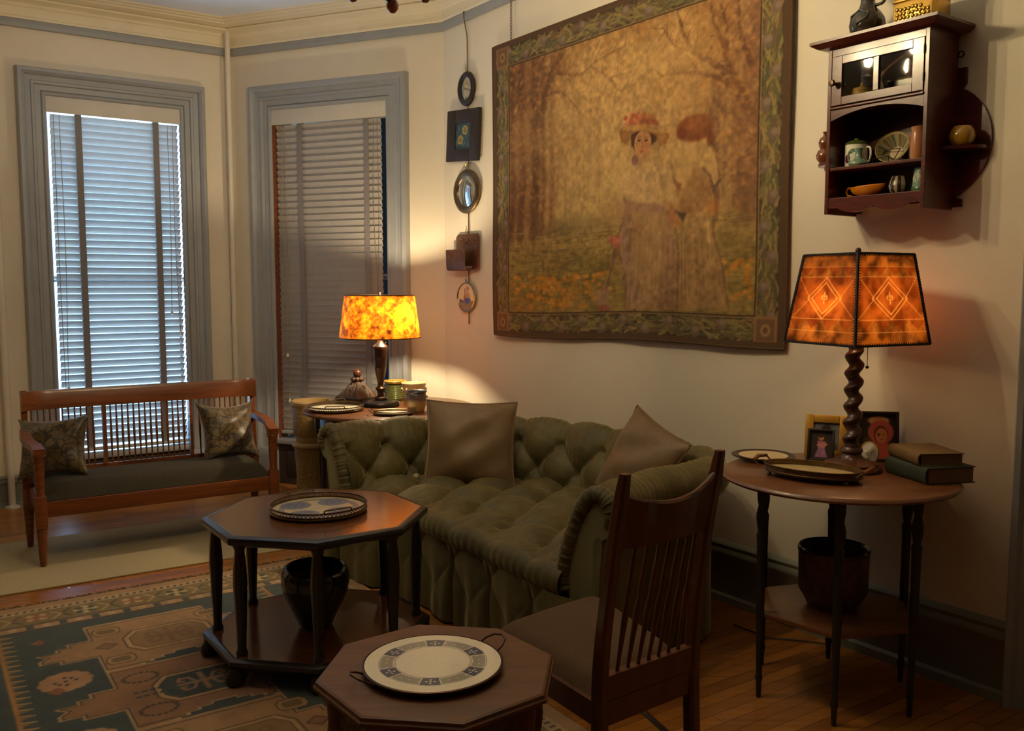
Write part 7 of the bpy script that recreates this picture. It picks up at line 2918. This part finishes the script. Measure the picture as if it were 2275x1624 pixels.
painted_grid('bowl_body', cv, sb, 'paint', t)
bm = B()
lathe(bm, [(0.026, 0.063), (0.0275, 0.066), (0.023, 0.066), (0.022, 0.01), (0.0, 0.006)], None, 32, caps=False)
obj('rim', bm, 'brownglaze', t)
t = shelf_thing('tankard', 'grey green tankard with raised scroll at the right of the bottom cabinet shelf', 'tankard', 3.388, 1.778, 0.125)
bm = B()
lathe(bm, [(0.0, 0.0), (0.034, 0.0), (0.035, 0.01), (0.030, 0.05), (0.027, 0.085), (0.024, 0.085), (0.026, 0.02), (0.0, 0.012)], None, 36)
obj('tankard_body', bm, 'tealglaze', t)
bm = B()
lathe(bm, [(0.0345, 0.0), (0.0362, 0.004), (0.0358, 0.014), (0.0345, 0.018)], None, 36, caps=False)
obj('green_foot_band', bm, 'leaf', t)
bm = B()
for r in (0.005, 0.010, 0.015):
    pts = []
    for i in range(20):
        a = 2 * PI * i / 20
        th2 = -PI / 2 - 0.2 + r * math.cos(a) / 0.030
        z = 0.05 + r * math.sin(a)
        rr_ = np.interp(z, [0.01, 0.05, 0.085], [0.0352, 0.0302, 0.0272])
        pts.append((rr_ * math.cos(th2), rr_ * math.sin(th2), z))
    tube(bm, pts, 0.0014, 5, closed=True)
obj('raised_scroll', bm, 'white', t)
# side shelves
t = shelf_thing('gourd_vase', 'brown double-gourd vase on the left side shelf of the cabinet', 'vase', 2.948, 1.932, 0.066)
bm = B()
lathe(bm, [(0.0, 0.0), (0.02, 0.0), (0.032, 0.015), (0.034, 0.03), (0.028, 0.046), (0.018, 0.054), (0.024, 0.066), (0.026, 0.08), (0.02, 0.096), (0.009, 0.104), (0.008, 0.114), (0.012, 0.12), (0.009, 0.12), (0.006, 0.108), (0.0, 0.10)], None, 32)
obj('vase_body', bm, 'gourdglaze', t)
t = shelf_thing('ochre_pot', 'ochre glazed round pot on the right side shelf of the cabinet', 'pot', 3.492, 1.932, 0.064)
bm = B()
lathe(bm, [(0.0, 0.0), (0.026, 0.0), (0.038, 0.012), (0.043, 0.03), (0.040, 0.048), (0.031, 0.064), (0.029, 0.066), (0.028, 0.062), (0.037, 0.045), (0.038, 0.03), (0.0, 0.01)], None, 36)
obj('pot_body', bm, 'ochreglaze', t)

# ------------------------------------------------------------------ chandelier, mostly above the frame
ch = thing('chandelier', 'bronze ceiling chandelier with pointed drop, just showing at the top edge', 'chandelier', (-0.40, 3.02, 2.363))
M['dropglass'] = plain('purple_brown_glass', (170, 104, 92), 0.25, coat=0.5)
bm = B()
lathe(bm, [(0.0, 0.0), (0.004, 0.006), (0.018, 0.016), (0.028, 0.03), (0.018, 0.055), (0.014, 0.07), (0.03, 0.09), (0.035, 0.12), (0.02, 0.15), (0.016, 0.30), (0.026, 0.33), (0.016, 0.36), (0.012, 0.80), (0.06, 0.84), (0.075, CEIL - 2.363), (0.0, CEIL - 2.363)], None, 24)
obj('stem', bm, 'bronze', ch)
bm = B()
lathe(bm, [(0.02, 0.15), (0.12, 0.11), (0.15, 0.12), (0.16, 0.135), (0.152, 0.137), (0.12, 0.122), (0.02, 0.165)], None, 40, caps=False)
obj('pan', bm, 'bronze', ch)  # added out of view to block bulb light falling steeply on the furniture
for k in range(4):
    a = R(2) + k * PI / 2
    d = Vector((math.cos(a), math.sin(a), 0))
    q = d * 0.21
    pts, _ = catmull([d * 0.02 + Vector((0, 0, 0.30)), d * 0.10 + Vector((0, 0, 0.24)), d * 0.17 + Vector((0, 0, 0.165)), d * 0.21 + Vector((0, 0, 0.175)), d * 0.21 + Vector((0, 0, 0.195))], 20)
    bm = B()
    tube(bm, pts, 0.007, 8)
    ar = obj('arm', bm, 'bronze', ch)
    bm = B()
    lathe(bm, [(0.012, 0.176), (0.03, 0.191), (0.014, 0.201), (0.011, 0.206), (0.011, 0.241), (0.0, 0.243)], T(q.x, q.y, 0), 14)
    obj('candle_cup', bm, 'bronze', ar)
    bm = B()
    lathe(bm, [(0.0, 0.0), (0.01, 0.003), (0.02, 0.016), (0.021, 0.03), (0.012, 0.05), (0.005, 0.06), (0.005, 0.125)], T(d.x * 0.117, d.y * 0.117, 0.004), 18)
    obj('drop_finial', bm, 'dropglass', ch)
    bm = B()
    lathe(bm, [(0.0, 0.0), (0.012, 0.005), (0.019, 0.025), (0.015, 0.05), (0.005, 0.075), (0.0, 0.085)], None, 14)
    obj('bulb', bm, 'bulb_chandelier', ar, mtx=T(q.x, q.y, 0.243))
